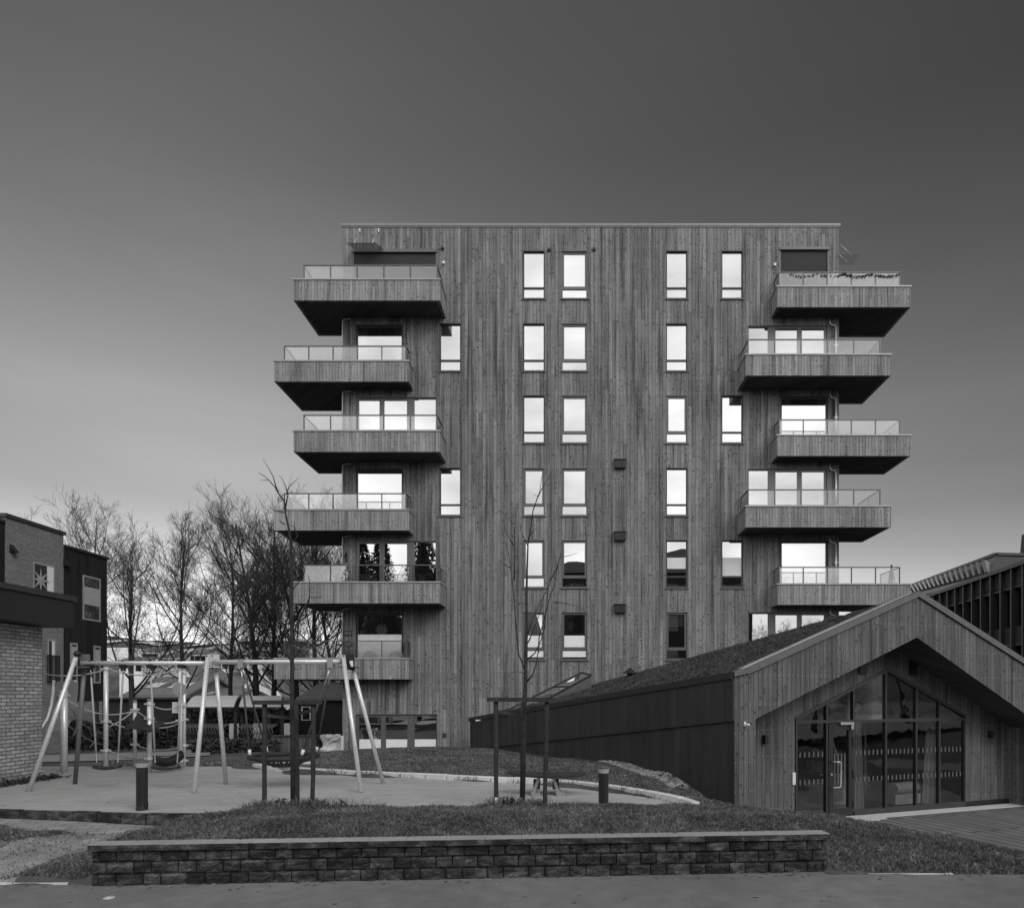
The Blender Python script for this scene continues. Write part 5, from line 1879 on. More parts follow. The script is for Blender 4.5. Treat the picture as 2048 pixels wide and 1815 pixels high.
c = P(2046, 1112, 50)
tag(MB().prism([(c.x, 50, 6), (c.x + 1.4, 50, 6), (c.x + 2.2, 50, 14), (c.x + .7, 50, 14)], (0, 1.2, 0)).build('roof_fin', M['fascia'], None, loc=(c.x, 50, 6)), 'dark raking roof fin at the right border above the school', 'roof fin')

# ------------------------------------------------------------------ houses in the distance
def house(x0, x1, Y, zb, ze, zr, ridge, lab, dep=8.0, wall='house_white', sky=(), chim=None, wins=3):
    """ridge 'x': ridge runs along x, its slope faces us; 'y': a gable faces us"""
    h = thing('house', ((x0 + x1) / 2, Y, zb), lab, 'house', 'houses beyond the playground')
    b = MB(); b.box(x0, x1, Y, Y + dep, zb, ze)
    if ridge == 'y':
        b.prism([(x0, Y, ze), (x1, Y, ze), ((x0 + x1) / 2, Y, zr)], (0, dep, 0))
    else:
        b.prism([(x0, Y, ze), (x0, Y + dep, ze), (x0, Y + dep / 2, zr)], (x1 - x0, 0, 0))
    b.build('wall', M[wall], h)
    r_ = MB()
    o = .35
    if ridge == 'x':
        for s in (0, 1):
            e = Y - o if s == 0 else Y + dep + o
            zz = ze - o * (zr - ze) / (dep / 2)
            r_.prism([(x0 - o, e, zz), (x1 + o, e, zz), (x1 + o, Y + dep / 2, zr), (x0 - o, Y + dep / 2, zr)], (0, 0, .22))
    else:
        xm = (x0 + x1) / 2
        for xx, sg in ((x0, -1), (x1, 1)):
            zz = ze - o * (zr - ze) / ((x1 - x0) / 2)
            r_.prism([(xx + sg * o, Y - o, zz), (xm, Y - o, zr), (xm, Y + dep + o, zr), (xx + sg * o, Y + dep + o, zz)], (0, 0, .22))
        bb = MB()
        for xx, sg in ((x0, -1), (x1, 1)):
            zz = ze - o * (zr - ze) / ((x1 - x0) / 2)
            bb.bar((xx + sg * o, Y - o - .06, zz + .1), (xm, Y - o - .06, zr + .12), .08, .34)
        bb.build('bargeboard', M['house_white'], h)
    rf = r_.build('roof', M['tile'], h)
    if chim:
        c_ = MB(); c_.box(chim - .45, chim + .45, Y + dep / 2 - .4, Y + dep / 2 + .4, zr - .8, zr + 1.3); c_.build('chimney', M['house_white'], rf)
    for (u, v) in sky:
        xx = x0 + (x1 - x0) * u
        def rp(x, f): return (x, Y - o + (dep / 2 + o) * f, ze - o * (zr - ze) / (dep / 2) + (zr - ze) * (1 + o / (dep / 2)) * f + .27)
        s_ = MB(); s_.quad(rp(xx, v), rp(xx + 1.2, v), rp(xx + 1.2, v + .3), rp(xx, v + .3)); s_.build('roof_window', M['sky_pane'], rf)
    for i in range(wins):
        xx = x0 + (x1 - x0) * (i + .5) / wins
        w = MB(); w.box(xx - .55, xx + .55, Y - .05, Y - .002, ze - 1.9, ze - .5)
        w = w.build('window', M['house_white'] if wall != 'house_white' else M['frame'], h)
        g = MB(); g.box(xx - .42, xx + .42, Y - .06, Y - .051, ze - 1.78, ze - .62); g.build('pane', mdk, w)
    return h
msky, t, b, _ = new_mat('roof_window_pane'); b.inputs['Base Color'].default_value = (.6,) * 3 + (1,); b.inputs['Roughness'].default_value = .15
M['sky_pane'] = msky
def hx(px, Y): return PX(px, Y)
Y = 62
house(hx(255, Y), hx(372, Y), Y, -1, PZ(1391, Y), PZ(1355, Y), 'x', 'long house with a grey roof and twin roof windows behind the climbing frame', 10, 'tile', [(.5, .35), (.62, .35), (.12, .35)], None, 0)
Y = 64
house(hx(372, Y), hx(462, Y), Y, -1, PZ(1398, Y), PZ(1379, Y), 'x', 'lower grey roofed house with one roof window, left of the bicycle shelters', 8, 'house_white', [(.15, .3)], None, 2)
Y = 80
house(hx(322, Y), hx(380, Y), Y, 0, PZ(1352, Y), PZ(1325, Y), 'y', 'white gable house with a chimney rising above the long grey roof', 9, 'house_white', (), None, 3)
house(hx(384, Y), hx(472, Y), Y + 4, 0, PZ(1372, Y), PZ(1343, Y), 'x', 'white house with a broad dark roof behind the swing post', 10, 'house_white', (), hx(405, Y + 9), 3)
Y = 72
house(hx(484, Y), hx(560, Y), Y, -1, PZ(1390, Y), PZ(1340, Y), 'y', 'white gable house with thick bargeboards between the bare trunks', 10, 'house_white', (), None, 2)
Y = 58
house(hx(590, Y), hx(640, Y), Y, -1, PZ(1420, Y), PZ(1395, Y), 'x', 'small white house seen between the tree stakes and trunks', 8, 'house_white', (), None, 2)
rr2 = random.Random(12)
for i, (px, py, w_, Y, lab) in enumerate(((262, 1322, 46, 134, 'wide pale house on the far hillside, leftmost'), (300, 1302, 30, 146, 'small pale house near the top of the far hillside'), (345, 1313, 40, 140, 'pale house on the far hillside behind the second tree'), (395, 1306, 34, 143, 'pale far hillside house between the two tallest trees'), (450, 1318, 40, 136, 'pale far hillside house left of the tree clump'), (520, 1310, 40, 142, 'pale far hillside house behind the tree clump'))):
    house(hx(px - w_ / 2, Y), hx(px + w_ / 2, Y), Y, -1, PZ(py, Y), PZ(py - 10, Y), 'x', lab, 9, 'house_white', (), None, 3)

# ------------------------------------------------------------------ hills: one beyond the houses, one behind the camera (mirrored in the panes)
def hill(name, Y, H, x0, x1, seed, amp, dirn=1):
    r_ = np.random.default_rng(seed)
    mb = MB()
    n, md = 120, 10
    xs_ = np.linspace(x0, x1, n + 1)
    ph = r_.uniform(0, 6.28, 5)
    prof = H * (1 + amp * (.5 * np.sin(xs_ / 55 + ph[0]) + .3 * np.sin(xs_ / 23 + ph[1]) + .15 * np.sin(xs_ / 9 + ph[2]))) + r_.normal(0, H * .02, n + 1)
    vs = []
    for i in range(n + 1):
        for j in range(md + 1):
            f = j / md
            vs.append((xs_[i], Y + dirn * f * 120, -1.5 + (prof[i] * (1.0 if dirn > 0 else (2.6 if xs_[i] < -12 else (.85 if xs_[i] < 90 else 1.7))) + 1.5) * math.sin(f * math.pi / 2) ** .8 + (r_.normal(0, H * .02) if 0 < j < md else 0)))
    if name == 'far_hill':
        global FARV; FARV = (vs, md, n)
    mb.add(vs, [(i * (md + 1) + j, (i + 1) * (md + 1) + j, (i + 1) * (md + 1) + j + 1, i * (md + 1) + j + 1) for i in range(n) for j in range(md)], True)
    return tag(mb.build(name, M['hill']), kind='structure')
hill('far_hill', 130, 21.0, -330, 330, 4, .12)
# a pale snowy field and a pale road across the far slope
vs_, md_, n_ = FARV
mb = MB()
for i in range(22, 50):
    for j in (3, 4, 6):
        if j == 6 and (i * 7) % 5 < 2: continue
        q = [Vector(vs_[i * (md_ + 1) + j]), Vector(vs_[(i + 1) * (md_ + 1) + j]), Vector(vs_[(i + 1) * (md_ + 1) + j + 1]), Vector(vs_[i * (md_ + 1) + j + 1])]
        u = Vector((0, -.5, .5))
        mb.quad(*[p + u for p in q])
tag(mb.build('snowy_field', mat_ground('old_snow', .6, .1, .3, 2, 1, 0)), kind='structure')
hill('near_hill', -110, 15, -460, 460, 9, .25, -1)

# ------------------------------------------------------------------ bicycle shelters
def shelter(pl, pr, Yf, lab):
    x0, x1 = PX(pl, Yf), PX(pr, Yf)
    zb = hz((x0 + x1) / 2, Yf)
    ze = PZ(1413, Yf)
    t_ = thing('bike_shelter', ((x0 + x1) / 2, Yf, zb), lab, 'shelter', 'curved bicycle shelters beyond the playground')
    b = MB()
    n = 10
    L = 2.9
    prof = []
    for i in range(n + 1):
        f = i / n
        prof.append((Yf + L * f, ze + .42 * (1 - (1 - f) ** 2)))
    sk_ = -1.15        # the shelter stands at an angle, its back to the left
    for (ya, za), (yb2, zb2) in zip(prof, prof[1:]):
        fa, fb = (ya - Yf) / L, (yb2 - Yf) / L
        b.prism([(x0 + sk_ * fa, ya, za), (x1 + sk_ * fa, ya, za), (x1 + sk_ * fb, yb2, zb2), (x0 + sk_ * fb, yb2, zb2)], (0, 0, .05))
    b.build('roof', M['canopy'], t_)
    b = MB()
    for xx in (x0, x1):
        for (ya, za), (yb2, zb2) in zip(prof, prof[1:]):
            fa, fb = (ya - Yf) / L, (yb2 - Yf) / L
            b.bar((xx + sk_ * fa, ya, za - .06), (xx + sk_ * fb, yb2, zb2 - .06), .08, .12)
    b.bar((x0, Yf, ze - .04), (x1, Yf, ze - .04), .06, .08)
    b.build('edge_beam', M['black'], t_)
    m_ = 4
    for i in range(m_):
        xx = x0 + (x1 - x0) * (i + .05) / (m_ - .9)
        p = MB(); p.bar((xx, Yf + .25, zb), (xx, Yf + .25, ze - .02), .14, .14, (0, 1, 0)); p.bar((xx + sk_ * .5, Yf + 1.6, ze + .22), (xx, Yf + .25, ze - .25), .08, .1)
        p.build('post', M['black'], t_)
    for k in range(2):
        s_ = MB(); s_.box(x0 + 1.7 + k * 1.0, x0 + 2.1 + k * 1.0, Yf + .2, Yf + .22, ze - 1.4, ze - .7)
        if k == 0 or pl < 400: s_.build('notice', M['curtain'], t_)
    return x0, x1, zb
a = shelter(372, 468, 28.5, 'curved bicycle shelter with pale sheet roof, nearer the playground posts')
b_ = shelter(478, 562, 29.0, 'curved bicycle shelter with pale sheet roof, partly behind the tree stakes')
M['rack'] = mat_plain('dark_rack_steel', .09, .5, .3)
def rack(x0, x1, Y, zb, n, lab):
    t_ = thing('bike_rack', ((x0 + x1) / 2, Y, zb), lab, 'bicycle rack', 'bicycle racks under the shelters')
    for i in range(n):
        x = x0 + (x1 - x0) * i / (n - 1)
        h = MB()
        h.tube([(x, Y, zb), (x, Y, zb + .45), (x + .1, Y - .1, zb + .62), (x + .32, Y - .2, zb + .7), (x + .2, Y - .1, zb + .88), (x + .42, Y, zb + 1.05)], .022, 6)
        h.build('hoop', M['rack'], t_)
    h = MB(); h.bar((x0 - .1, Y, zb + .2), (x1 + .1, Y, zb + .2), .05, .05); h.build('base_rail', M['galv_dark'], t_)
rack(a[0] + .1, a[1] - .3, 27.9, a[2], 14, 'row of curved bicycle racks under the nearer shelter')
rack(b_[0] + .1, b_[1] - .3, 28.4, b_[2], 12, 'row of curved bicycle racks under the farther shelter')
# dark low sheds and hedges that close the view
def hedge(px0, px1, Y, h, dep, lab, n, seed):
    x0, x1 = PX(px0, Y), PX(px1, Y)
    zb = hz((x0 + x1) / 2, Y) - .1
    b = MB()
    r_ = np.random.default_rng(seed)
    for i in range(n):
        p = Vector((r_.uniform(x0, x1), Y + r_.uniform(0, dep), zb + h * r_.uniform(0, 1) ** .8))
        a_ = Vector(r_.normal(size=3)).normalized() * .16
        c_ = Vector(r_.normal(size=3)).normalized() * .07
        b.add([p - a_, p + c_, p + a_, p - c_], [(0, 1, 2, 3)])
    return tag(b.build('hedge', M['bush'], None, loc=((x0 + x1) / 2, Y, zb)), lab, 'hedge')
hedge(60, 345, 29, 1.25, .7, 'low dark hedge between the black timber block and the shelters', 5200, 31)
hedge(340, 700, 35, 1.7, 1.0, 'tall dark hedge behind the bicycle shelters', 7000, 32)
hedge(380, 540, 24.6, .55, .8, 'low scruffy hedge at the lawn edge below the shelters', 2600, 33)
def wirefence(px0, px1, Y):
    x0, x1 = PX(px0, Y), PX(px1, Y)
    t_ = thing('hoop_fence', ((x0 + x1) / 2, Y, hz((x0 + x1) / 2, Y)), 'low black fence of bent bars in front of the dark hedge', 'fence')
    n = 17
    for i in range(n):
        x = x0 + (x1 - x0) * i / (n - 1)
        z = hz(x, Y)
        b = MB(); b.tube([(x, Y, z), (x, Y, z + .75), (x - .08, Y, z + .92), (x - .3, Y, z + .98)], .024, 6); b.build('bar', M['black'], t_)
    b = MB()
    for hh in (.35, .7): b.bar((x0, Y, hz(x0, Y) + hh), (x1, Y, hz(x1, Y) + hh), .03, .03)
    b.build('rail', M['black'], t_)
wirefence(90, 335, 28.2)
Yd = 46
sh = thing('long_shed', (PX(300, Yd), Yd, -.6), 'long low dark shed with a flat roof behind the climbing frame', 'shed')
b = MB(); b.box(PX(205, Yd), PX(480, Yd), Yd, Yd + 4, -.8, PZ(1398, Yd)); b.build('wall', M['black_panel'], sh)
b = MB(); b.box(PX(203, Yd), PX(482, Yd), Yd - .4, Yd + 4.2, PZ(1398, Yd) + .002, PZ(1394, Yd)); b.build('roof', M['frame'], sh)
Yd = 33
gsh = thing('garden_house', (PX(640, Yd), Yd, -.4), 'dark garden room with a sloping roof under the lowest left balcony', 'shed')
b = MB(); b.box(PX(600, Yd), PX(720, Yd), Yd, Yd + 5, -.5, PZ(1400, Yd)); b.build('wall', M['black_panel'], gsh)
b = MB(); b.prism([(PX(596, Yd), Yd - .3, PZ(1400, Yd) + .002), (PX(724, Yd), Yd - .3, PZ(1400, Yd) + .002), (PX(724, Yd), Yd + 3, PZ(1365, Yd)), (PX(596, Yd), Yd + 3, PZ(1365, Yd))], (0, 0, .1)); b.build('roof', M['tile'], gsh)
b = MB(); b.box(PX(603, Yd), PX(622, Yd), Yd - .03, Yd - .002, PZ(1440, Yd), PZ(1412, Yd)); w = b.build('window', M['house_white'], gsh)
b = MB(); b.box(PX(606, Yd), PX(619, Yd), Yd - .035, Yd - .031, PZ(1438, Yd), PZ(1414, Yd)); b.build('pane', mdk, w)
# timber screen, sack and white posts by the corner of the block
Yf = 26.6
sf = thing('timber_screen', (PX(612, Yf), Yf, hz(PX(612, Yf), Yf)), 'low upright board screen left of the apartment block corner', 'fence')
b = MB(); b.box(PX(542, Yf), PX(632, Yf), Yf, Yf + .06, -.5, PZ(1472, Yf)); b.build('boards', M['fence_wood'], sf)
b = MB(); b.box(PX(632.5, Yf), PX(676, Yf), Yf + .3, Yf + .36, -.5, PZ(1472, Yf)); b.build('boards', M['wood_black'], sf)
b = MB(); b.box(PX(541, Yf), PX(677, Yf), Yf - .05, Yf + .38, PZ(1472, Yf) + .001, PZ(1470, Yf)); b.build('top_rail', M['frame'], sf)
for px, lab in ((677, 'left one of two white posts at the corner of the block'), (684, 'right one of two white posts at the corner of the block')):
    Yp = 26.0; x = PX(px, Yp); z = hz(x, Yp)
    tag(MB().box(x - .05, x + .05, Yp - .05, Yp + .05, z - .1, PZ(1471, Yp)).build('white_post', M['white'], None, loc=(x, Yp, z), bevel=.01), lab, 'post', 'white posts by the building corner')
x, Yp = PX(661, 25.6), 25.6
z = hz(x, Yp)
b = MB()
r_ = np.random.default_rng(2)
nu, nv = 20, 8
vs = []
for j in range(nv + 1):
    for i in range(nu):
        a_ = 6.283 * i / nu
        q = .29 + .05 * math.sin(j * 1.1) + r_.normal(0, .022)
        sx = max(abs(math.cos(a_)), abs(math.sin(a_)))
        vs.append((x + q * math.cos(a_) / sx ** .8, Yp + q * math.sin(a_) / sx ** .8, z + .72 * j / nv + r_.normal(0, .012)))
b.add(vs, [(j * nu + i, j * nu + (i + 1) % nu, (j + 1) * nu + (i + 1) % nu, (j + 1) * nu + i) for j in range(nv) for i in range(nu)])
b.poly([vs[(nv - 2) * nu + i] for i in range(nu)])
tag(b.build('builders_sack', M['sack'], None, loc=(x, Yp, z)), 'crumpled open white sack on the lawn beside two white posts', 'sack')
# ------------------------------------------------------------------ swing set
YS = 12.75
BZ = PZ(1325.5, YS)
fr = thing('playground_swings', (PX(420, YS), YS, PZ0), 'galvanised swing frame with three leg pairs and one long top bar', 'swing frame')
xl, xm, xr_ = PX(158, YS), PX(420, YS), PX(689, YS)
b = MB(); b.tube([(xl + .05, YS, BZ), (xm - .06, YS, BZ)], .043, 14); b.build('top_bar', M['galv'], fr)
b = MB(); b.tube([(xm + .06, YS, BZ + .02), (xr_ - .05, YS, BZ + .03)], .043, 14); b.build('top_bar', M['galv'], fr)
for top, base in (((xl, YS - .07, BZ + .12), P(57, 1582, 12.3)), ((xm, YS - .07, BZ + .14), P(388, 1585, 12.12)), ((xr_, YS - .07, BZ + .14), P(722, 1584, 12.2))):
    base.z = PZ0
    b = MB(); b.tube([top, base], .039, 12); b.build('leg', M['galv'], fr)
for top, base in (((xl + .06, YS + .07, BZ + .02), P(150, 1567, 13.35)), ((xm + .06, YS + .07, BZ + .05), P(452, 1568, 13.3)), ((xr_ + .1, YS + .07, BZ + .05), P(767, 1567, 13.35))):
    base.z = PZ0
    b = MB(); b.tube([top, base], .039, 12); b.build('leg', M['galv_dark'] if top[0] < xl + .1 else M['galv'], fr)
for x, mt in ((xl + .06, 'galv_dark'), (xm + .05, 'galv'), (xr_ + .07, 'black')):
    b = MB()
    b.box(x - .09, x + .09, YS + .06, YS + .085, BZ - .12, BZ + .17)
    b.box(x - .14, x + .17, YS - .1, YS + .1, BZ - .085, BZ - .07)
    b.build('bracket', M[mt], fr)
    b = MB()
    for zz in (-.09, .13):
        for xx in (-.05, .05):
            b.tube([(x + xx, YS - .12, BZ + zz), (x + xx, YS - .1, BZ + zz)], .014, 8)
    b.build('bolt', M['black'], fr)
for x in (xl + .02,):
    b = MB(); b.tube([(x - .02, YS - .07, BZ + .14), (x + .02, YS - .07, BZ + .2)], .055, 12); b.build('cap', M['black'], fr)
def swing(px0, px1, sx0, sx1, sy, lab):
    a, c = Vector((PX(px0, YS), YS, BZ - .05)), Vector((PX(px1, YS), YS, BZ - .05))
    s0, s1 = P(sx0, sy, YS), P(sx1, sy, YS)
    t_ = thing('rope_swing', (s0 + s1) / 2, lab, 'swing', 'flat rubber swing seats on the left bay')
    for p, q in ((a, s0), (c, s1)):
        h = MB(); h.tube([p + Vector((0, 0, .1)), p + Vector((0, 0, -.03))], .035, 10); h.box(p.x - .05, p.x + .05, YS - .05, YS + .05, p.z - .05, p.z + .02)
        h.build('hanger', M['black'], t_)
        h = MB(); h.tube([p + Vector((0, 0, -.03)), p.lerp(q, .12)], .009, 6)
        n = 12
        for i in range(5):
            u = p.lerp(q, .9 + .1 * i / 5)
            h.tube([u, p.lerp(q, .9 + .1 * (i + .8) / 5)], .012, 6)
        h.build('chain', M['steel'], t_)
        h = MB(); h.tube([p.lerp(q, .12), p.lerp(q, .9)], .017, 8); h.build('rope', M['rope'], t_)
    n = 12
    h = MB()
    xa, xb2 = s0.x - .05, s1.x + .05
    vs = []
    for i in range(n + 1):
        u = i / n
        x = xa + (xb2 - xa) * u
        z = s0.z - .04 - .035 * (1 - (2 * u - 1) ** 2)
        e = .6 if i in (0, n) else 1
        vs += [(x, YS - .09 * e, z), (x, YS + .09 * e, z), (x, YS + .09 * e, z - .045), (x, YS - .09 * e, z - .045)]
    fs = [(i * 4 + k, i * 4 + (k + 1) % 4, (i + 1) * 4 + (k + 1) % 4, (i + 1) * 4 + k) for i in range(n) for k in range(4)]
    fs += [(0, 1, 2, 3), (n * 4 + 3, n * 4 + 2, n * 4 + 1, n * 4)]
    h.add(vs, fs); h.build('seat', M['rubber'], t_, bevel=.008)
swing(181, 247, 193.5, 235.5, 1525, 'black swing seat hanging second from the left leg pair, above the dark bollard side')
swing(301, 364.5, 310.5, 354.5, 1526, 'black swing seat hanging next to the middle leg pair')
COL.objects['rope_swing']['label'] = 'black flat swing seat on ropes, nearest the brick pavilion'
# nest swing in the right bay
nc = P(568, 1512, 13.0)
t_ = thing('nest_swing', nc, 'round black nest swing hung on four dark ropes in the right bay', 'swing')
rad = .60
b = MB()
ring = [nc + Vector((rad * math.cos(6.2832 * i / 32), rad * math.sin(6.2832 * i / 32), 0)) for i in range(33)]
b.tube(ring, .045, 10, cap=False); b.build('rim', M['rubber'], t_)
b = MB()
for i in range(12):
    a_ = math.pi * i / 12
    p, q = nc + Vector((rad * math.cos(a_), rad * math.sin(a_), 0)), nc - Vector((rad * math.cos(a_), rad * math.sin(a_), 0))
    b.tube([p, nc + (p - nc) * .5 + Vector((0, 0, -.14)), nc + Vector((0, 0, -.2)), nc + (q - nc) * .5 + Vector((0, 0, -.14)), q], .014, 5)
for f, dz in ((.35, -.175), (.65, -.1)):
    b.tube([nc + Vector((rad * f * math.cos(6.2832 * i / 20), rad * f * math.sin(6.2832 * i / 20), dz)) for i in range(21)], .014, 5)
b.build('net', M['rubber'], t_)
b = MB(); b.lathe(nc + Vector((0, 0, -.25)), [(.05, 0), (.1, .03), (.1, .07)], 12); b.build('hub', M['steel'], t_)
for hxp, sx, sy, ex in ((482, -1, -1, 520), (484, -1, 1, 540), (661, 1, -1, 602), (663, 1, 1, 615)):
    top = Vector((PX(hxp, YS), YS, BZ - .06))
    end = nc + Vector((rad * .8 * sx, rad * .6 * sy, .06))
    b = MB(); b.tube([top, top.lerp(end, .22)], .013, 6); b.build('chain', M['steel'], t_)
    b = MB(); b.tube([top.lerp(end, .22), top.lerp(end, .96)], .018, 7); b.build('rope', M['rope_dark'], t_)
    b = MB(); b.tube([top.lerp(end, .94), end], .03, 8); b.build('rope_end', M['white'], t_)
b = MB()
for hxp in (483, 662):
    x = PX(hxp, YS); b.box(x - .05, x + .05, YS - .06, YS + .06, BZ - .09, BZ + .07)
b.build('hanger', M['steel'], t_)

# ------------------------------------------------------------------ climbing frame with rope net, slide and disc
cf = thing('climbing_frame', (PX(270, 15.7), 15.7, PZ0), 'steel post climbing frame with rope net behind the swings', 'climbing frame')
posts = [(128, 1377, 15.4, .072), (212, 1331, 15.7, .05), (270, 1402, 16.3, .042), (299, 1400, 15.4, .05), (361, 1331, 15.9, .047), (368.5, 1338, 16.3, .04)]
tops = []
for px, py, Y, r_ in posts:
    x = PX(px, Y)
    z = PZ(py, Y)
    tops.append(Vector((x, Y, z)))
    b = MB(); b.tube([(x, Y, PZ0), (x, Y, z)], r_, 14); b.build('post', M['galv'], cf)
    b = MB()
    b.lathe((x, Y, z - .02), [(r_ + .005, 0), (r_ + .005, .04), (r_ * .5, .06)], 14)
    b.build('post_cap', M['galv_dark'], cf)
def onpost(i, py):
    px, _, Y, _ = posts[i]
    return P(px, py, Y)
for i, ys_ in ((0, (1390,)), (1, (1337, 1442, 1500)), (2, (1418, 1488)), (3, (1407, 1436, 1516)), (4, (1337, 1410, 1440, 1520)), (5, (1344, 1410, 1438, 1490, 1520))):
    for py in ys_:
        p = onpost(i, py); r_ = posts[i][3]
        cl_ = MB()
        cl_.lathe((p.x, p.y, p.z - .025), [(r_ + .018, 0), (r_ + .018, .05)], 12)
        cl_.box(p.x - r_ - .06, p.x + r_ + .06, p.y - .02, p.y + .02, p.z - .02, p.z + .02)
        cl_.build('clamp', M['galv'], cf)
def sag(b, p, q, d, r_=.016):
    n = 9
    b.tube([p.lerp(q, i / n) + Vector((0, 0, -d * (1 - (2 * i / n - 1) ** 2))) for i in range(n + 1)], r_, 6)
for p, q, d in ((P(70, 1343, 15.2), onpost(1, 1338), .12), (onpost(1, 1336), onpost(4, 1336), .16), (onpost(0, 1395), onpost(2, 1420), .22), (onpost(3, 1407), onpost(4, 1410), .11),
                (onpost(1, 1440), onpost(3, 1452), .1), (onpost(3, 1438), onpost(4, 1438), .09), (onpost(2, 1418), onpost(1, 1455), .05), (onpost(2, 1418), onpost(3, 1437), .02),
                (onpost(1, 1500), onpost(3, 1517), .03), (onpost(2, 1489), onpost(4, 1493), .1), (onpost(3, 1452), onpost(5, 1440), .09), (onpost(1, 1500), onpost(2, 1516), .05)):
    b = MB(); sag(b, p, q, d); b.build('rope', M['rope'], cf)
M['rope_grey'] = mat_plain('grey_rope', .16, .9, 0, .2, 40)
# spatial net left of the tall post
b = MB()
net = [[None] * 6 for _ in range(6)]  # a loose net of five meshes
A, B, Cc, Dd = onpost(0, 1405), onpost(1, 1445), onpost(1, 1500), onpost(0, 1455)
for i in range(6):
    for j in range(6):
        u, v = i / 5, j / 5
        net[i][j] = A.lerp(B, u).lerp(Dd.lerp(Cc, u), v) + Vector((0, .25 * math.sin(u * 3.1) * math.sin(v * 3.1), -.15 * math.sin(u * 3.1)))
for i in range(6):
    for j in range(6):
        if i < 5 and j % 2 == 0: b.tube([net[i][j], net[i + 1][j]], .010, 5)
        if j < 5 and i % 2 == 1: b.tube([net[i][j], net[i][j + 1]], .010, 5)
b.build('net', M['rope_grey'], cf)
# black rubber membrane
b = MB()
a0, a1, a2, a3 = P(248, 1452, 15.2), P(290, 1430, 16.2), P(330, 1446, 15.2), P(300, 1462, 14.8)
n = 8
c_ = (a0 + a1 + a2 + a3) / 4 + Vector((0, 0, -.03))
b.add([a0, a3, a2, a1, c_], [(0, 1, 4), (1, 2, 4), (2, 3, 4), (3, 0, 4)])
b.add([a0 - Vector((0, 0, .02)), a3 - Vector((0, 0, .02)), a2 - Vector((0, 0, .02)), a1 - Vector((0, 0, .02))], [(3, 2, 1, 0)])
b.add([P(258, 1456, 15.0), P(293, 1462, 14.9), P(298, 1432, 15.8), P(272, 1430, 15.9)], [(0, 1, 2, 3)])
b.build('membrane', M['rubber'], cf)
# slide
b = MB()
sp0 = [P(113, 1362, 15.6), P(112, 1385, 15.5), P(108, 1412, 15.3), P(100, 1438, 15.1), P(90, 1455, 15.0), P(82, 1462, 14.9)]
w = Vector((.14, .5, 0))
vs = []
for p in sp0: vs += [p, p + w]
b.add(vs, [(2 * i, 2 * i + 1, 2 * i + 3, 2 * i + 2) for i in range(len(sp0) - 1)], True)
sl = b.build('slide', M['galv_dark'], cf)
for off in (Vector((0, 0, 0)), w):
    b = MB(); b.tube([p + off + Vector((-.06, 0, .02)) for p in sp0], .03, 8); b.build('side_rail', M['galv'], sl)
# disc
c_ = P(359, 1378, 15.75)
b = MB(); b.tube([c_ + Vector((0, -.012, 0)), c_ + Vector((0, .012, 0))], .158, 32); b.build('disc', M['block_top'], cf)
c_ = P(356, 1415, 15.95)
b = MB(); b.box(c_.x - .13, c_.x + .17, c_.y - .01, c_.y + .01, c_.z - .12, c_.z + .14); b.build('panel', M['white'], cf)
# ribbed rubber tube bridge
b = MB()
p, q = P(312, 1519, 15.1), P(362, 1509, 15.6)
for i in range(15):
    u = i / 14
    c_ = p.lerp(q, u) + Vector((0, 0, -.1 * (1 - (2 * u - 1) ** 2)))
    d = (q - p).normalized()
    b.tube([c_ - d * .012, c_ + d * .012], .105, 14)
b.tube([p.lerp(q, i / 8) + Vector((0, 0, -.1 * (1 - (2 * i / 8 - 1) ** 2))) for i in range(9)], .085, 12)
b.build('tube_bridge', M['rubber'], cf)

# ------------------------------------------------------------------ rocking board
rk = thing('rocking_board', (PX(1096, 11.95), 11.95, PZ0), 'dark rocking board on two pairs of steel legs by the kerb', 'seesaw')
YR = 11.95
xa, xb2 = PX(1015.5, YR), PX(1172, YR)
b = MB()
zt_ = PZ(1546, YR)
n = 20
vs = []
for i in range(n + 1):
    u = i / n
    x = xa + (xb2 - xa) * u
    e = math.sin(math.pi * u) ** .35
    hw = .07 + .17 * e
    bow = .03 * (2 * u - 1) ** 2 - .02 * u
    th = .022 + .022 * e
    vs += [(x, YR - hw, zt_ + bow), (x, YR + hw, zt_ + bow + .012), (x, YR + hw, zt_ + bow - th), (x, YR - hw, zt_ + bow - th)]
b.add(vs, [(i * 4 + k, i * 4 + (k + 1) % 4, (i + 1) * 4 + (k + 1) % 4, (i + 1) * 4 + k) for i in range(n) for k in range(4)] + [(0, 1, 2, 3), (n * 4 + 3, n * 4 + 2, n * 4 + 1, n * 4)])
b.build('board', M['rubber'], rk, bevel=.01)
for px0, px1 in ((1078, 1068), (1107, 1117)):
    x0, x1 = PX(px0, YR), PX(px1, YR)
    for yy in (-.1, .1):
        b = MB(); b.bar((x0, YR + yy, zt_ - .06), (x1, YR + yy, PZ0 + .05), .035, .05); b.build('leg', M['steel'], rk)
    b = MB(); b.bar(((x0 * .55 + x1 * .45), YR - .1, (zt_ + PZ0) / 2), ((x0 * .55 + x1 * .45), YR + .1, (zt_ + PZ0) / 2), .11, .16); b.build('damper', M['rubber'], rk)
    b = MB(); b.tube([(x1, YR - .17, PZ0 + .045), (x1, YR + .17, PZ0 + .045)], .045, 12); b.box(x1 - .02, x1 + .12, YR - .15, YR + .15, PZ0, PZ0 + .05); b.build('foot', M['steel'], rk)

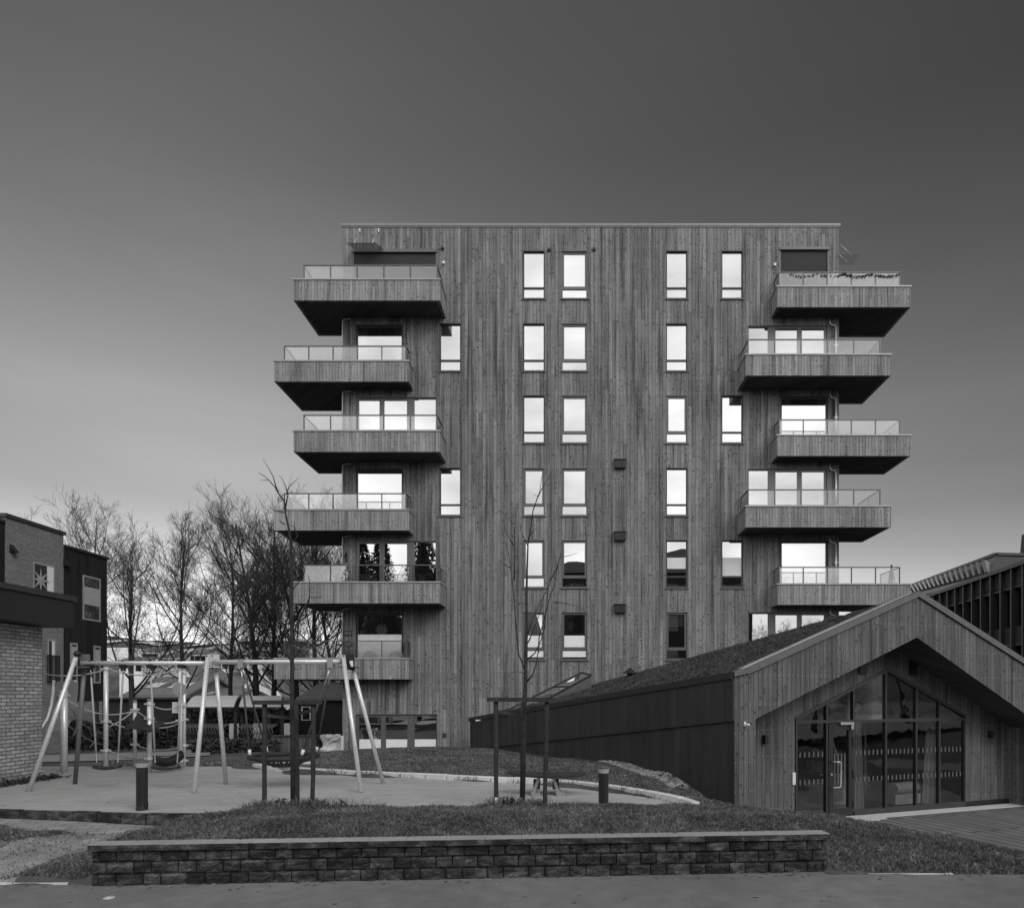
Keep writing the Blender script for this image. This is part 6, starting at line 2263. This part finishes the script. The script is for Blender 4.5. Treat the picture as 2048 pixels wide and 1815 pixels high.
# ------------------------------------------------------------------ bollard lamps
def bollard(x, Y, zb, lab):
    t_ = thing('bollard_lamp', (x, Y, zb), lab, 'bollard', 'black bollard lamps round the playground')
    H = .70
    b = MB(); b.lathe((x, Y, zb), [(.082, -.1), (.082, .0), (.078, .02), (.078, H - .085)], 20); b.build('shaft', M['black'], t_)
    b = MB(); b.lathe((x, Y, zb), [(.079, H - .084), (.095, H - .012)], 20); b.build('lamp_band', M['bollard_glass'], t_)
    b = MB(); b.lathe((x, Y, zb), [(.100, H - .011), (.102, H + .006), (.09, H + .014), (.02, H + .022)], 20); b.build('cap', M['frame_mid'], t_)
    b = MB(); b.box(x + .07, x + .092, Y - .05, Y + .01, zb + .02, zb + .09); b.build('hatch', M['black'], t_)
M['bollard_glass'] = mat_plain('frosted_bollard_band', .42, .4)
Yb_ = 10.35
bollard(PX(284, Yb_), Yb_, EYE - (1612 - CY) / FPX * Yb_ - .02, 'black bollard lamp standing on the dark edging blocks, left')
Yb_ = 10.7
bollard(PX(1207, Yb_), Yb_, PZ(1532, Yb_) - .715, 'black bollard lamp behind the lawn, near the rocking board')

# ------------------------------------------------------------------ staked young trees
def poly(pts, Y, seed, amp=.12):
    r_ = np.random.default_rng(seed)
    dy = np.cumsum(r_.normal(0, amp, len(pts)))
    dy -= dy[0]
    return [P(px, py, Y + float(d)) for (px, py), d in zip(pts, dy)]
def stakes(Y, beam, posts, straps, lab, gname, sticker=None):
    t_ = thing('tree_stakes', (PX((beam[0] + beam[1]) / 2, Y), Y, hz(PX((beam[0] + beam[1]) / 2, Y), Y)), lab, 'tree stakes', 'timber stake frames round the young trees')
    for i, (pt, pb, dy, tz_) in enumerate(posts):
        a = P(pt, tz_, Y + dy)
        c = P(pb, 1600, Y + dy)
        c.z = hz(c.x, c.y) - .15
        n = 8
        r_ = np.random.default_rng(i + int(beam[0]))
        b = MB(); b.tube([c.lerp(a, k / n) + Vector((r_.normal(0, .002), 0, 0)) for k in range(n + 1)], [.033 + .002 * math.sin(k * 1.7 + i) for k in range(n + 1)], 12)
        b.build('post', M['post'], t_)
    a, c = P(beam[0], beam[2], Y), P(beam[1], beam[3], Y)
    b = MB(); b.bar(a - Vector((0, .055, 0)), c - Vector((0, .055, 0)), .035, .062); b.build('rail', M['post'], t_)
    for (x0, y0, x1, y1, d0, d1) in straps:
        b = MB(); b.bar(P(x0, y0, Y + d0), P(x1, y1, Y + d1), .006, .05); b.build('strap', M['frame'], t_)
    if sticker:
        p = P(sticker[0], sticker[1], Y)
        b = MB(); b.box(p.x - .025, p.x + .03, Y - .045, Y - .039, p.z - .07, p.z + .08); b.build('paper_tag', M['white'], t_)
YT = 10.0
stakes(YT, (511, 647, 1404, 1403.5), ((529, 529, 0, 1406), (628, 624.5, 0, 1406), (592, 596, .45, 1408)), ((534, 1430, 588, 1436, -.04, .3), (594, 1427, 625, 1420, .3, -.04)), 'timber stake frame with top rail on the left of the lawn', '')
stakes(YT, (975, 1105, 1398, 1399), ((992, 992, 0, 1402), (1094, 1089, 0, 1402), (1046, 1043, .45, 1404)), ((997, 1422, 1047, 1432, -.04, .3),), 'timber stake frame with top rail right of the lawn centre', '', (993.5, 1604))
def young_tree(Y, base, trunk, limbs, lab, seed, r0):
    t_ = thing('young_tree', (PX(base[0], Y), Y, hz(PX(base[0], Y), Y)), lab, 'tree', 'young bare trees tied to stakes')
    b = MB()
    tp = poly([base] + trunk, Y, seed, .05)
    tp[0].z = hz(tp[0].x, tp[0].y) - .1
    n = len(tp)
    b.tube(tp, [r0 * (1 - .8 * (k / (n - 1)) ** 1.1) + .004 for k in range(n)], 10)
    b.build('trunk', M['bark'], t_)
    b = MB()
    r_ = np.random.default_rng(seed)
    for li, (w0, pts) in enumerate(limbs):
        # start each limb on the trunk
        q = poly(pts, Y, seed * 7 + li, .10)
        best = min((abs(q[0].z - p.z), k) for k, p in enumerate(tp))[1]
        k0 = max(0, min(n - 2, best - (1 if tp[best].z > q[0].z else 0)))
        u = (q[0].z - tp[k0].z) / max(1e-4, tp[k0 + 1].z - tp[k0].z)
        st_ = tp[k0].lerp(tp[k0 + 1], max(0, min(1, u)))
        d_ = st_.y - q[0].y
        if abs(PX(pts[0][0], Y) - st_.x) < .12:
            q = [p + Vector((0, d_, 0)) for p in q]
        m_ = len(q)
        b.tube(q, [w0 * (1 - .75 * k / (m_ - 1)) for k in range(m_)], 6)
        # buds and spur twigs
        for k in range(m_ - 1):
            L = (q[k + 1] - q[k]).length
            for s in range(int(L / .16)):
                if r_.uniform() > .55: continue
                p = q[k].lerp(q[k + 1], r_.uniform())
                d = ((q[k + 1] - q[k]).normalized() + Vector(r_.normal(0, .8, 3))).normalized()
                l = r_.uniform(.03, .16)
                b.tube([p, p + d * l * .5, p + d * l + Vector((0, 0, .02))], [.005, .004, .002], 4)
    b.build('crown', M['bark'], t_)
young_tree(YT + .25, (586, 1606), [(585, 1500), (584, 1400), (584, 1300), (583, 1200), (584, 1150), (582, 1090), (578, 1060), (572, 1030), (569, 1015)],
  [(.014, [(570, 1018), (566, 1000), (555, 985), (548, 972), (535, 958), (526, 950), (515, 944)]), (.010, [(553, 982), (548, 968), (543, 950), (532, 930), (521, 913)]),
   (.010, [(568, 1012), (573, 985), (568, 970), (560, 953), (555, 948)]), (.007, [(570, 985), (575, 970), (585, 960), (596, 952)]),
   (.009, [(569, 1025), (555, 1022), (545, 1018), (535, 1010)]), (.008, [(572, 1050), (563, 1044), (562, 1038)]),
   (.011, [(579, 1078), (565, 1068), (553, 1062)]), (.010, [(582, 1085), (591, 1080), (597, 1072), (590, 1056), (585, 1050)]),
   (.014, [(584, 1290), (575, 1260), (560, 1230), (545, 1200), (537, 1175)]), (.014, [(584, 1280), (596, 1250), (612, 1215), (622, 1195), (634, 1195), (646, 1194)]), (.009, [(618, 1205), (620, 1180), (619, 1160), (615, 1150)]),
   (.013, [(584, 1320), (574, 1305), (568, 1290), (560, 1272), (553, 1250)]), (.008, [(585, 1320), (600, 1310), (605, 1300), (604, 1285)]), (.007, [(585, 1335), (596, 1338), (608, 1336)]), (.009, [(580, 1140), (560, 1128), (545, 1110)]), (.009, [(584, 1180), (600, 1160), (612, 1140)])],
  'tall leaning young tree without leaves in the left stake frame', 5, .031)
young_tree(YT + .25, (1045, 1606), [(1047, 1500), (1049, 1420), (1051, 1360), (1052, 1300), (1053, 1250), (1053, 1190), (1054, 1140), (1056, 1085)],
  [(.012, [(1056, 1085), (1062, 1050), (1066, 1020), (1073, 1000), (1080, 980), (1083, 955), (1086, 945)]), (.008, [(1073, 1000), (1085, 975), (1100, 950), (1107, 938)]),
   (.014, [(1050, 1345), (1045, 1325), (1038, 1310), (1035, 1280), (1031, 1240), (1028, 1190), (1022, 1140), (1018, 1110), (1010, 1080)]), (.010, [(1028, 1160), (1030, 1110), (1029, 1070), (1031, 1030), (1036, 1005)]),
   (.008, [(1029, 1092), (1015, 1070), (1006, 1040)]), (.008, [(1020, 1135), (1008, 1128), (997, 1118)]), (.007, [(1027, 1048), (1015, 1035), (1000, 1020)]),
   (.015, [(1052, 1365), (1065, 1350), (1072, 1330), (1077, 1300), (1078, 1280)]), (.011, [(1077, 1305), (1078, 1275), (1088, 1240), (1098, 1200), (1108, 1170), (1116, 1130), (1122, 1105), (1124, 1080)]),
   (.011, [(1053, 1320), (1070, 1305), (1082, 1280), (1090, 1250), (1092, 1210), (1097, 1170), (1105, 1130), (1108, 1095)]), (.009, [(1100, 1160), (1112, 1140), (1120, 1115), (1140, 1110), (1155, 1105)]),
   (.010, [(1053, 1290), (1065, 1265), (1078, 1230), (1088, 1190), (1100, 1160)]), (.008, [(1108, 1204), (1125, 1205), (1145, 1210), (1155, 1212)]), (.007, [(1053, 1210), (1045, 1205), (1035, 1208)]),
   (.009, [(1054, 1270), (1066, 1235), (1080, 1205), (1100, 1165), (1112, 1135)]), (.008, [(1050, 1347), (1035, 1342), (1022, 1345)]), (.007, [(1055, 1090), (1045, 1070), (1036, 1040)]), (.006, [(1056, 1075), (1066, 1064), (1075, 1052)])],
  'bare young tree with upright fanned branches in the right stake frame', 9, .036)
# ------------------------------------------------------------------ bare park trees
def bare_tree(px, Y, ptop, lab, seed, spread=.42, nlimb=9, r0=.2, clear=.2, group='bare park trees left of the block', x=None):
    if x is None: x = PX(px, Y)
    zb = hz(x, Y)
    H = ptop if ptop < 40 else PZ(ptop, Y) - zb
    t_ = thing('bare_tree', (x, Y, zb), lab, 'tree', group)
    rg = np.random.default_rng(seed)
    tr, cr = MB(), MB()
    def walk(p, d, L, n, up, wob):
        pts = [p]
        d = d.copy()
        for i in range(n):
            d = (d + Vector((0, 0, up)) + Vector(rg.normal(0, wob, 3))).normalized()
            p = p + d * (L / n)
            pts.append(p)
        return pts
    def at(pts, u):
        f = u * (len(pts) - 1)
        i = min(int(f), len(pts) - 2)
        return pts[i].lerp(pts[i + 1], f - i), (pts[i + 1] - pts[i]).normalized()
    def side(d, ang):
        a = Vector(rg.normal(size=3))
        s = (a - d * a.dot(d)).normalized()
        return (d * math.cos(ang) + s * math.sin(ang)).normalized()
    trunk = walk(Vector((x, Y, zb - .2)), Vector((rg.normal(0, .04), rg.normal(0, .04), 1)).normalized(), H * .93, 12, .2, .05)
    tr.tube(trunk, [r0 * (1 - .93 * (k / 12) ** .75) + .008 for k in range(13)], 9)
    limbs = []
    for i in range(nlimb):
        u = clear + (.88 - clear) * (i + rg.uniform(0, .8)) / nlimb
        p, d = at(trunk, u)
        L = min(H * spread * (1.2 - .75 * (u - clear) / (1 - clear)) * rg.uniform(.75, 1.1), H * (1.02 - u) * 1.1)
        limb = walk(p, side(d, rg.uniform(.6, 1.1)), L * 1.05, 7, .12, .09)
        rb = max(.02, r0 * .30 * (1 - u * .6))
        tr.tube(limb, [rb * (1 - .85 * k / 7) + .004 for k in range(8)], 6)
        limbs.append((limb, L, rb))
    limbs.append((trunk[5:], H * .4, r0 * .3))
    for limb, L, rb in limbs:
        for j in range(int(7 + L * 2.0)):
            u = rg.uniform(.12, 1)
            p, d = at(limb, u)
            l2 = L * rg.uniform(.2, .46) * (1.15 - .6 * u) + .2
            b2 = walk(p, side(d, rg.uniform(.45, .95)), l2, 4, .11, .12)
            r2 = max(.009, rb * .3 * (1 - .5 * u))
            cr.tube(b2, [r2, r2 * .8, r2 * .65, r2 * .5, r2 * .4], 4, cap=False)
            for k in range(int(5 + l2 * 4.5)):
                u3 = rg.uniform(.1, 1)
                p3, d3 = at(b2, u3)
                l3 = rg.uniform(.3, .8) * (.5 + l2 * .4)
                b3 = walk(p3, side(d3, rg.uniform(.35, .8)), l3, 3, .12, .14)
                cr.tube(b3, [.006, .0055, .0045, .0035], 3, cap=False)
                for w_ in range(2):
                    if rg.uniform() < .6:
                        p4, d4 = at(b3, rg.uniform(.2, .8))
                        cr.tube(walk(p4, side(d4, .6), l3 * .6, 2, .1, .14), [.0055, .005, .004], 3, cap=False)
    tr.build('trunk', M['bark_far'], t_)
    cr.build('crown', M['bark_far'], t_)
    return t_
bare_tree(192, 44, 998, 'tall bare tree rising behind the black timber block', 1, .46, 12, .17, .3)
bare_tree(268, 38, 1080, 'broad bare tree just right of the black timber block', 2, .52, 12, .21, .2)
bare_tree(366, 41, 1022, 'tall oval bare tree standing alone behind the disc', 3, .40, 15, .19, .2)
bare_tree(458, 43, 1035, 'dense bare tree at the left edge of the clump', 4, .46, 14, .18, .2)
bare_tree(515, 37, 1010, 'thick bare tree in front of the clump, left of the leaning young tree', 5, .46, 15, .22, .18)
bare_tree(548, 42, 968, 'tallest bare tree of the clump, its top reaching a balcony', 6, .44, 15, .2, .18)
bare_tree(598, 39, 1040, 'bare tree behind the left balconies, right of the young tree', 7, .46, 15, .2, .15)
bare_tree(645, 41, 950, 'bare tree close to the block, its twigs showing above a balcony', 8, .46, 15, .2, .15)
bare_tree(672, 36, 1090, 'low dense bare tree hard against the block corner', 10, .48, 13, .18, .12)
for i, (x, Y, H) in enumerate(((29, -48, 13), (35, -54, 14), (41, -58, 15))):
    bare_tree(0, Y, H, ('bare tree behind the hall, nearest its wall', 'bare tree behind the hall, the middle one', 'bare tree behind the hall, farthest out')[i], 95 + i, .46, 12, .2, .15, group='bare trees beside the hall across the road', x=x)
for i, (x, Y, H) in enumerate(((27, 4, 11), (36, -4, 13), (44, 2, 12))):  # unseen trees, added so the glazed gable has something to mirror
    bare_tree(0, Y, H, ('unseen bare tree added across the plaza, nearest the glazed house', 'unseen tall bare tree added across the plaza', 'unseen bare tree added across the plaza, farthest from the glazed house')[i], 90 + i, .46, 12, .18, .2, group='unseen bare trees added for reflections across the plaza', x=x)
# trees behind the camera that the lower panes mirror
def far_tree(x, Y, H, lab, seed):
    t_ = thing('evergreen_tree', (x, Y, 0), lab, 'tree', 'evergreens across the road')
    b = MB(); b.tube([(x, Y, 0), (x, Y, H * .9)], [.3, .06], 8); b.build('trunk', M['bark_far'], t_)
    b = MB()
    r_ = np.random.default_rng(seed)
    for i in range(5200):
        u = r_.uniform(.08, 1)
        a = r_.uniform(0, 6.28)
        q = H * .26 * (1 - u) ** .8 * r_.uniform(.4, 1) + .2
        p = Vector((x + q * math.cos(a), Y + q * math.sin(a), H * u + r_.normal(0, .2)))
        e = Vector(r_.normal(size=3)).normalized() * .3
        f = Vector(r_.normal(size=3)).normalized() * .13
        b.add([p - e, p + f, p + e, p - f], [(0, 1, 2, 3)])
    b.tube([(x, Y, H * .12), (x, Y, H * .93)], [H * .19, .1], 10)
    b.build('crown', M['bush'], t_)
for i, (x, Y, H) in enumerate(((-26, -38, 24), (-22, -46, 28), (-18.5, -40, 20), (-31, -46, 25))):
    far_tree(x, Y, H, 'dark evergreen across the road, number %d counted from the left' % (i + 1), 40 + i)

# the curved-roofed hall across the road, mirrored in the lower middle panes
hl = thing('curved_roof_hall', (10, -30, 0), 'dark hall with a curved roof across the road', 'hall')
b = MB(); b.box(-1.6, 23, -44, -30, -.5, 17.5); b.build('wall', M['black_panel'], hl)
b = MB()
pr = [(-2.4 + 26.2 * i / 24, 17.502 + 2.6 * math.sin(math.pi * i / 24) + .5 * math.sin(i * .9)) for i in range(25)]
b.prism([(x, -29.4, z) for x, z in pr] + [(23.8, -29.4, 17.3), (-2.4, -29.4, 17.3)], (0, -15, 0)); b.build('roof', M['galv_dark'], hl)
for i in range(8):
    for k in range(4):
        b = MB(); b.box(-.2 + i * 3, 1.6 + i * 3, -29.99, -29.95, 2 + k * 4, 4 + k * 4); b.build('window', mdk, hl)
# ------------------------------------------------------------------ grass
def blades(name, n, inside, h0, h1, mat, seed, w=(.004, .009), clump=None):
    rg = np.random.default_rng(seed)
    vs, fs = [], []
    k = 0
    pts = inside(rg, n)
    for (x, y) in pts:
        z = hz(x, y) - .004
        a = rg.uniform(0, 6.283)
        h = rg.uniform(h0, h1)
        ww = rg.uniform(*w)
        dx, dy = math.cos(a) * ww, math.sin(a) * ww
        lx, ly = rg.normal(0, h * .55), rg.normal(0, h * .55)
        vs += [(x - dx, y - dy, z), (x + dx, y + dy, z), (x + lx * .4 + dx * .7, y + ly * .4 + dy * .7, z + h * .6), (x + lx, y + ly, z + h * rg.uniform(.75, 1)), (x + lx * .4 - dx * .7, y + ly * .4 - dy * .7, z + h * .6)]
        fs.append((k, k + 1, k + 2, k + 3, k + 4))
        k += 5
    mb = MB()
    mb.v, mb.f, mb.s = vs, fs, [False] * len(fs)
    return tag(mb.build(name, mat), kind='stuff')
def front_lawn(rg, n):
    out = []
    while len(out) < n:
        x, y = rg.uniform(-6.4, 7.5), rg.uniform(7.4, 11.2)
        if x < WL.x - .02:
            c = -6.9 + .25 * (y - 7.4)
            if x < c + .75 * (1 - .12 * (y - 7.4)) or y > 9.75: 
                continue
            if rg.uniform() > (x - c - .7) * 2.2 + .25: continue
        elif x < WR.x + .02:
            if y < WL.y + (x - WL.x) / (WR.x - WL.x) * (WR.y - WL.y) + .19: continue
        else:
            if y < 7.80: continue
        if y > 10.55 and x < 1.9: continue
        if x > 3.5 and y > 11.0 - (x - 3.5) * .2: continue
        out.append((x, y))
    return out
blades('lawn_grass', 120000, front_lawn, .024, .066, M['grass'], 61)
def left_hump(rg, n):
    out = []
    while len(out) < n:
        x, y = rg.uniform(-10.5, -6.6), rg.uniform(7.45, 9.55)
        c = -6.9 + .25 * (y - 7.4)
        if x > c - .55: continue
        if rg.uniform() > (c - .5 - x) * 1.6 + .15: continue
        out.append((x, y))
    return out
blades('hump_grass', 24000, left_hump, .03, .08, M['grass'], 62)
def dirt_grass(rg, n):
    return [(x, y) for x, y in zip(rg.uniform(-8.2, -5.2, n), rg.uniform(7.45, 9.6, n)) if is_dirt(x, y)]
blades('sparse_grass', 2600, dirt_grass, .012, .04, M['grass_dry'], 63)
from mathutils.geometry import intersect_point_tri_2d
def mound(rg, n):
    out = []
    while len(out) < n:
        x, y = rg.uniform(-8, 3.3), rg.uniform(10.6, 22)
        # outside the play surface and left of the dark wall
        ya = np.interp(x, [p[0] for p in ARC], [p[1] for p in ARC]) if -7.55 < x < 1.88 else (16.2 if x < 0 else 10.4)
        if y < ya + .16: continue
        xw = GA.x + (y - 14) / 12.3 * -7.16
        if y > 14 and x > xw - (.9 if y < 17.2 else .4): continue
        if y < 14 and x > 3.3: continue
        out.append((x, y))
    return out
blades('mound_grass', 60000, mound, .02, .045, M['grass'], 64, (.007, .014))
def back_lawn(rg, n):
    return list(zip(rg.uniform(-13, -6, n), rg.uniform(16.6, 19.5, n)))
blades('back_lawn_grass', 9000, back_lawn, .03, .07, M['grass'], 65, (.008, .016))
def ragged(rg, n):
    out = []
    cs = front_lawn(rg, n // 14)
    for (x, y) in cs:
        for k in range(14):
            out.append((x + rg.normal(0, .03), y + rg.normal(0, .03)))
    return out
blades('ragged_tufts', 5600, ragged, .05, .105, M['grass'], 77, (.003, .007))
# taller tufts round the stakes and along the kerb
def tufts(rg, n):
    cs = [(PX(527, 9.95), 9.95, .16), (PX(545, 9.95), 9.95, .14), (PX(596, 10.1), 10.1, .12), (PX(626, 9.95), 9.95, .1), (PX(1075, 10), 10, .1), (PX(992, 10), 10, .1), (PX(1040, 10.1), 10.1, .14), (PX(660, 10.0), 10.0, .2)]
    out = []
    for i in range(n):
        c = cs[i % len(cs)]
        out.append((c[0] + rg.normal(0, c[2]), c[1] + rg.normal(0, .08)))
    return out
blades('tall_tufts', 1500, tufts, .08, .2, M['grass'], 66, (.003, .006))
def kerb_weeds(rg, n):
    out = []
    for i in range(n):
        k = rg.integers(0, 14)
        p = ARC[3 + int(k) % (len(ARC) - 5)]
        q = ARC[4 + int(k) % (len(ARC) - 5)]
        u = rg.uniform(.2, .6)
        out.append((p[0] + (q[0] - p[0]) * u + rg.normal(0, .1), p[1] + (q[1] - p[1]) * u - .03 + rg.normal(0, .012)))
    return out
o = blades('kerb_weeds', 260, kerb_weeds, .1, .15, M['grass'], 67, (.004, .008))
# small dark plants beside the stakes
for px, py, lab in ((556, 1606, 'small dark leafy seedling left of the leaning tree trunk'), (566, 1606, 'small dark leafy seedling close to the leaning tree trunk'), (1012, 1607, 'small dark dead stump left of the fanned young tree'), (1024, 1609, 'small dark dead stump nearest the fanned young tree')):
    Yp = 9.95
    x = PX(px, Yp); z = hz(x, Yp)
    b = MB()
    b.tube([(x, Yp, z - .02), (x + .01, Yp, z + .1), (x + .02, Yp, z + .16)], [.014, .01, .004], 6)
    leaf_mass(b, (x, Yp, z + .02), .045, .13, 26, .05, px)
    tag(b.build('seedling', M['bush'], None, loc=(x, Yp, z)), lab, 'plant', 'small plants at the foot of the stakes')
# planting strip at the foot of the pavilion wall
rg = np.random.default_rng(71)
b = MB()
for i in range(900):
    y = rg.uniform(12.3, 14.4)
    x = XW + abs(rg.normal(.05, .12))
    p = Vector((x, y, PZ0 + .01 + abs(rg.normal(0, .04))))
    a = Vector(rg.normal(size=3)).normalized() * .04
    c = Vector(rg.normal(size=3)).normalized() * .02
    b.add([p - a, p + c, p + a, p - c], [(0, 1, 2, 3)])
tag(b.build('wall_foot_plants', M['bush']), kind='stuff')
# leaf litter on lawn, road and play surface
b = MB()
for i in range(600):
    x, y = rg.uniform(-9, 8), rg.uniform(5.2, 15)
    if i > 420:
        x = rg.uniform(-9, 8); y = road_edge(x) - .03 - abs(rg.normal(0, .10))
    on_play = y > 10.6 and x < 1.2
    if y < 7.2 or i > 420: z = .006
    elif on_play:
        ya = np.interp(x, [p[0] for p in ARC], [p[1] for p in ARC]) if x > -7.5 else 16
        if y > ya - .1: continue
        z = PZ0 + .006
    else: continue
    s = rg.uniform(.012, .04)
    a = rg.uniform(0, 6.28)
    d, e = Vector((math.cos(a), math.sin(a), .1)) * s, Vector((-math.sin(a), math.cos(a), .15)) * s * .6
    p = Vector((x, y, z))
    b.add([p - d, p + e, p + d, p - e], [(0, 1, 2, 3)])
tag(b.build('leaf_litter', M['grass_dry']), kind='stuff')
# small drain cover in the road
c = P(218, 1795, 6.88); 
tag(MB().lathe((c.x, c.y, .001), [(.055, 0), (.055, .006), (.03, .007), (.03, .012)], 16).build('valve_cover', M['galv'], None, loc=(c.x, c.y, 0)), 'small round metal valve cover set in the road', 'cover')
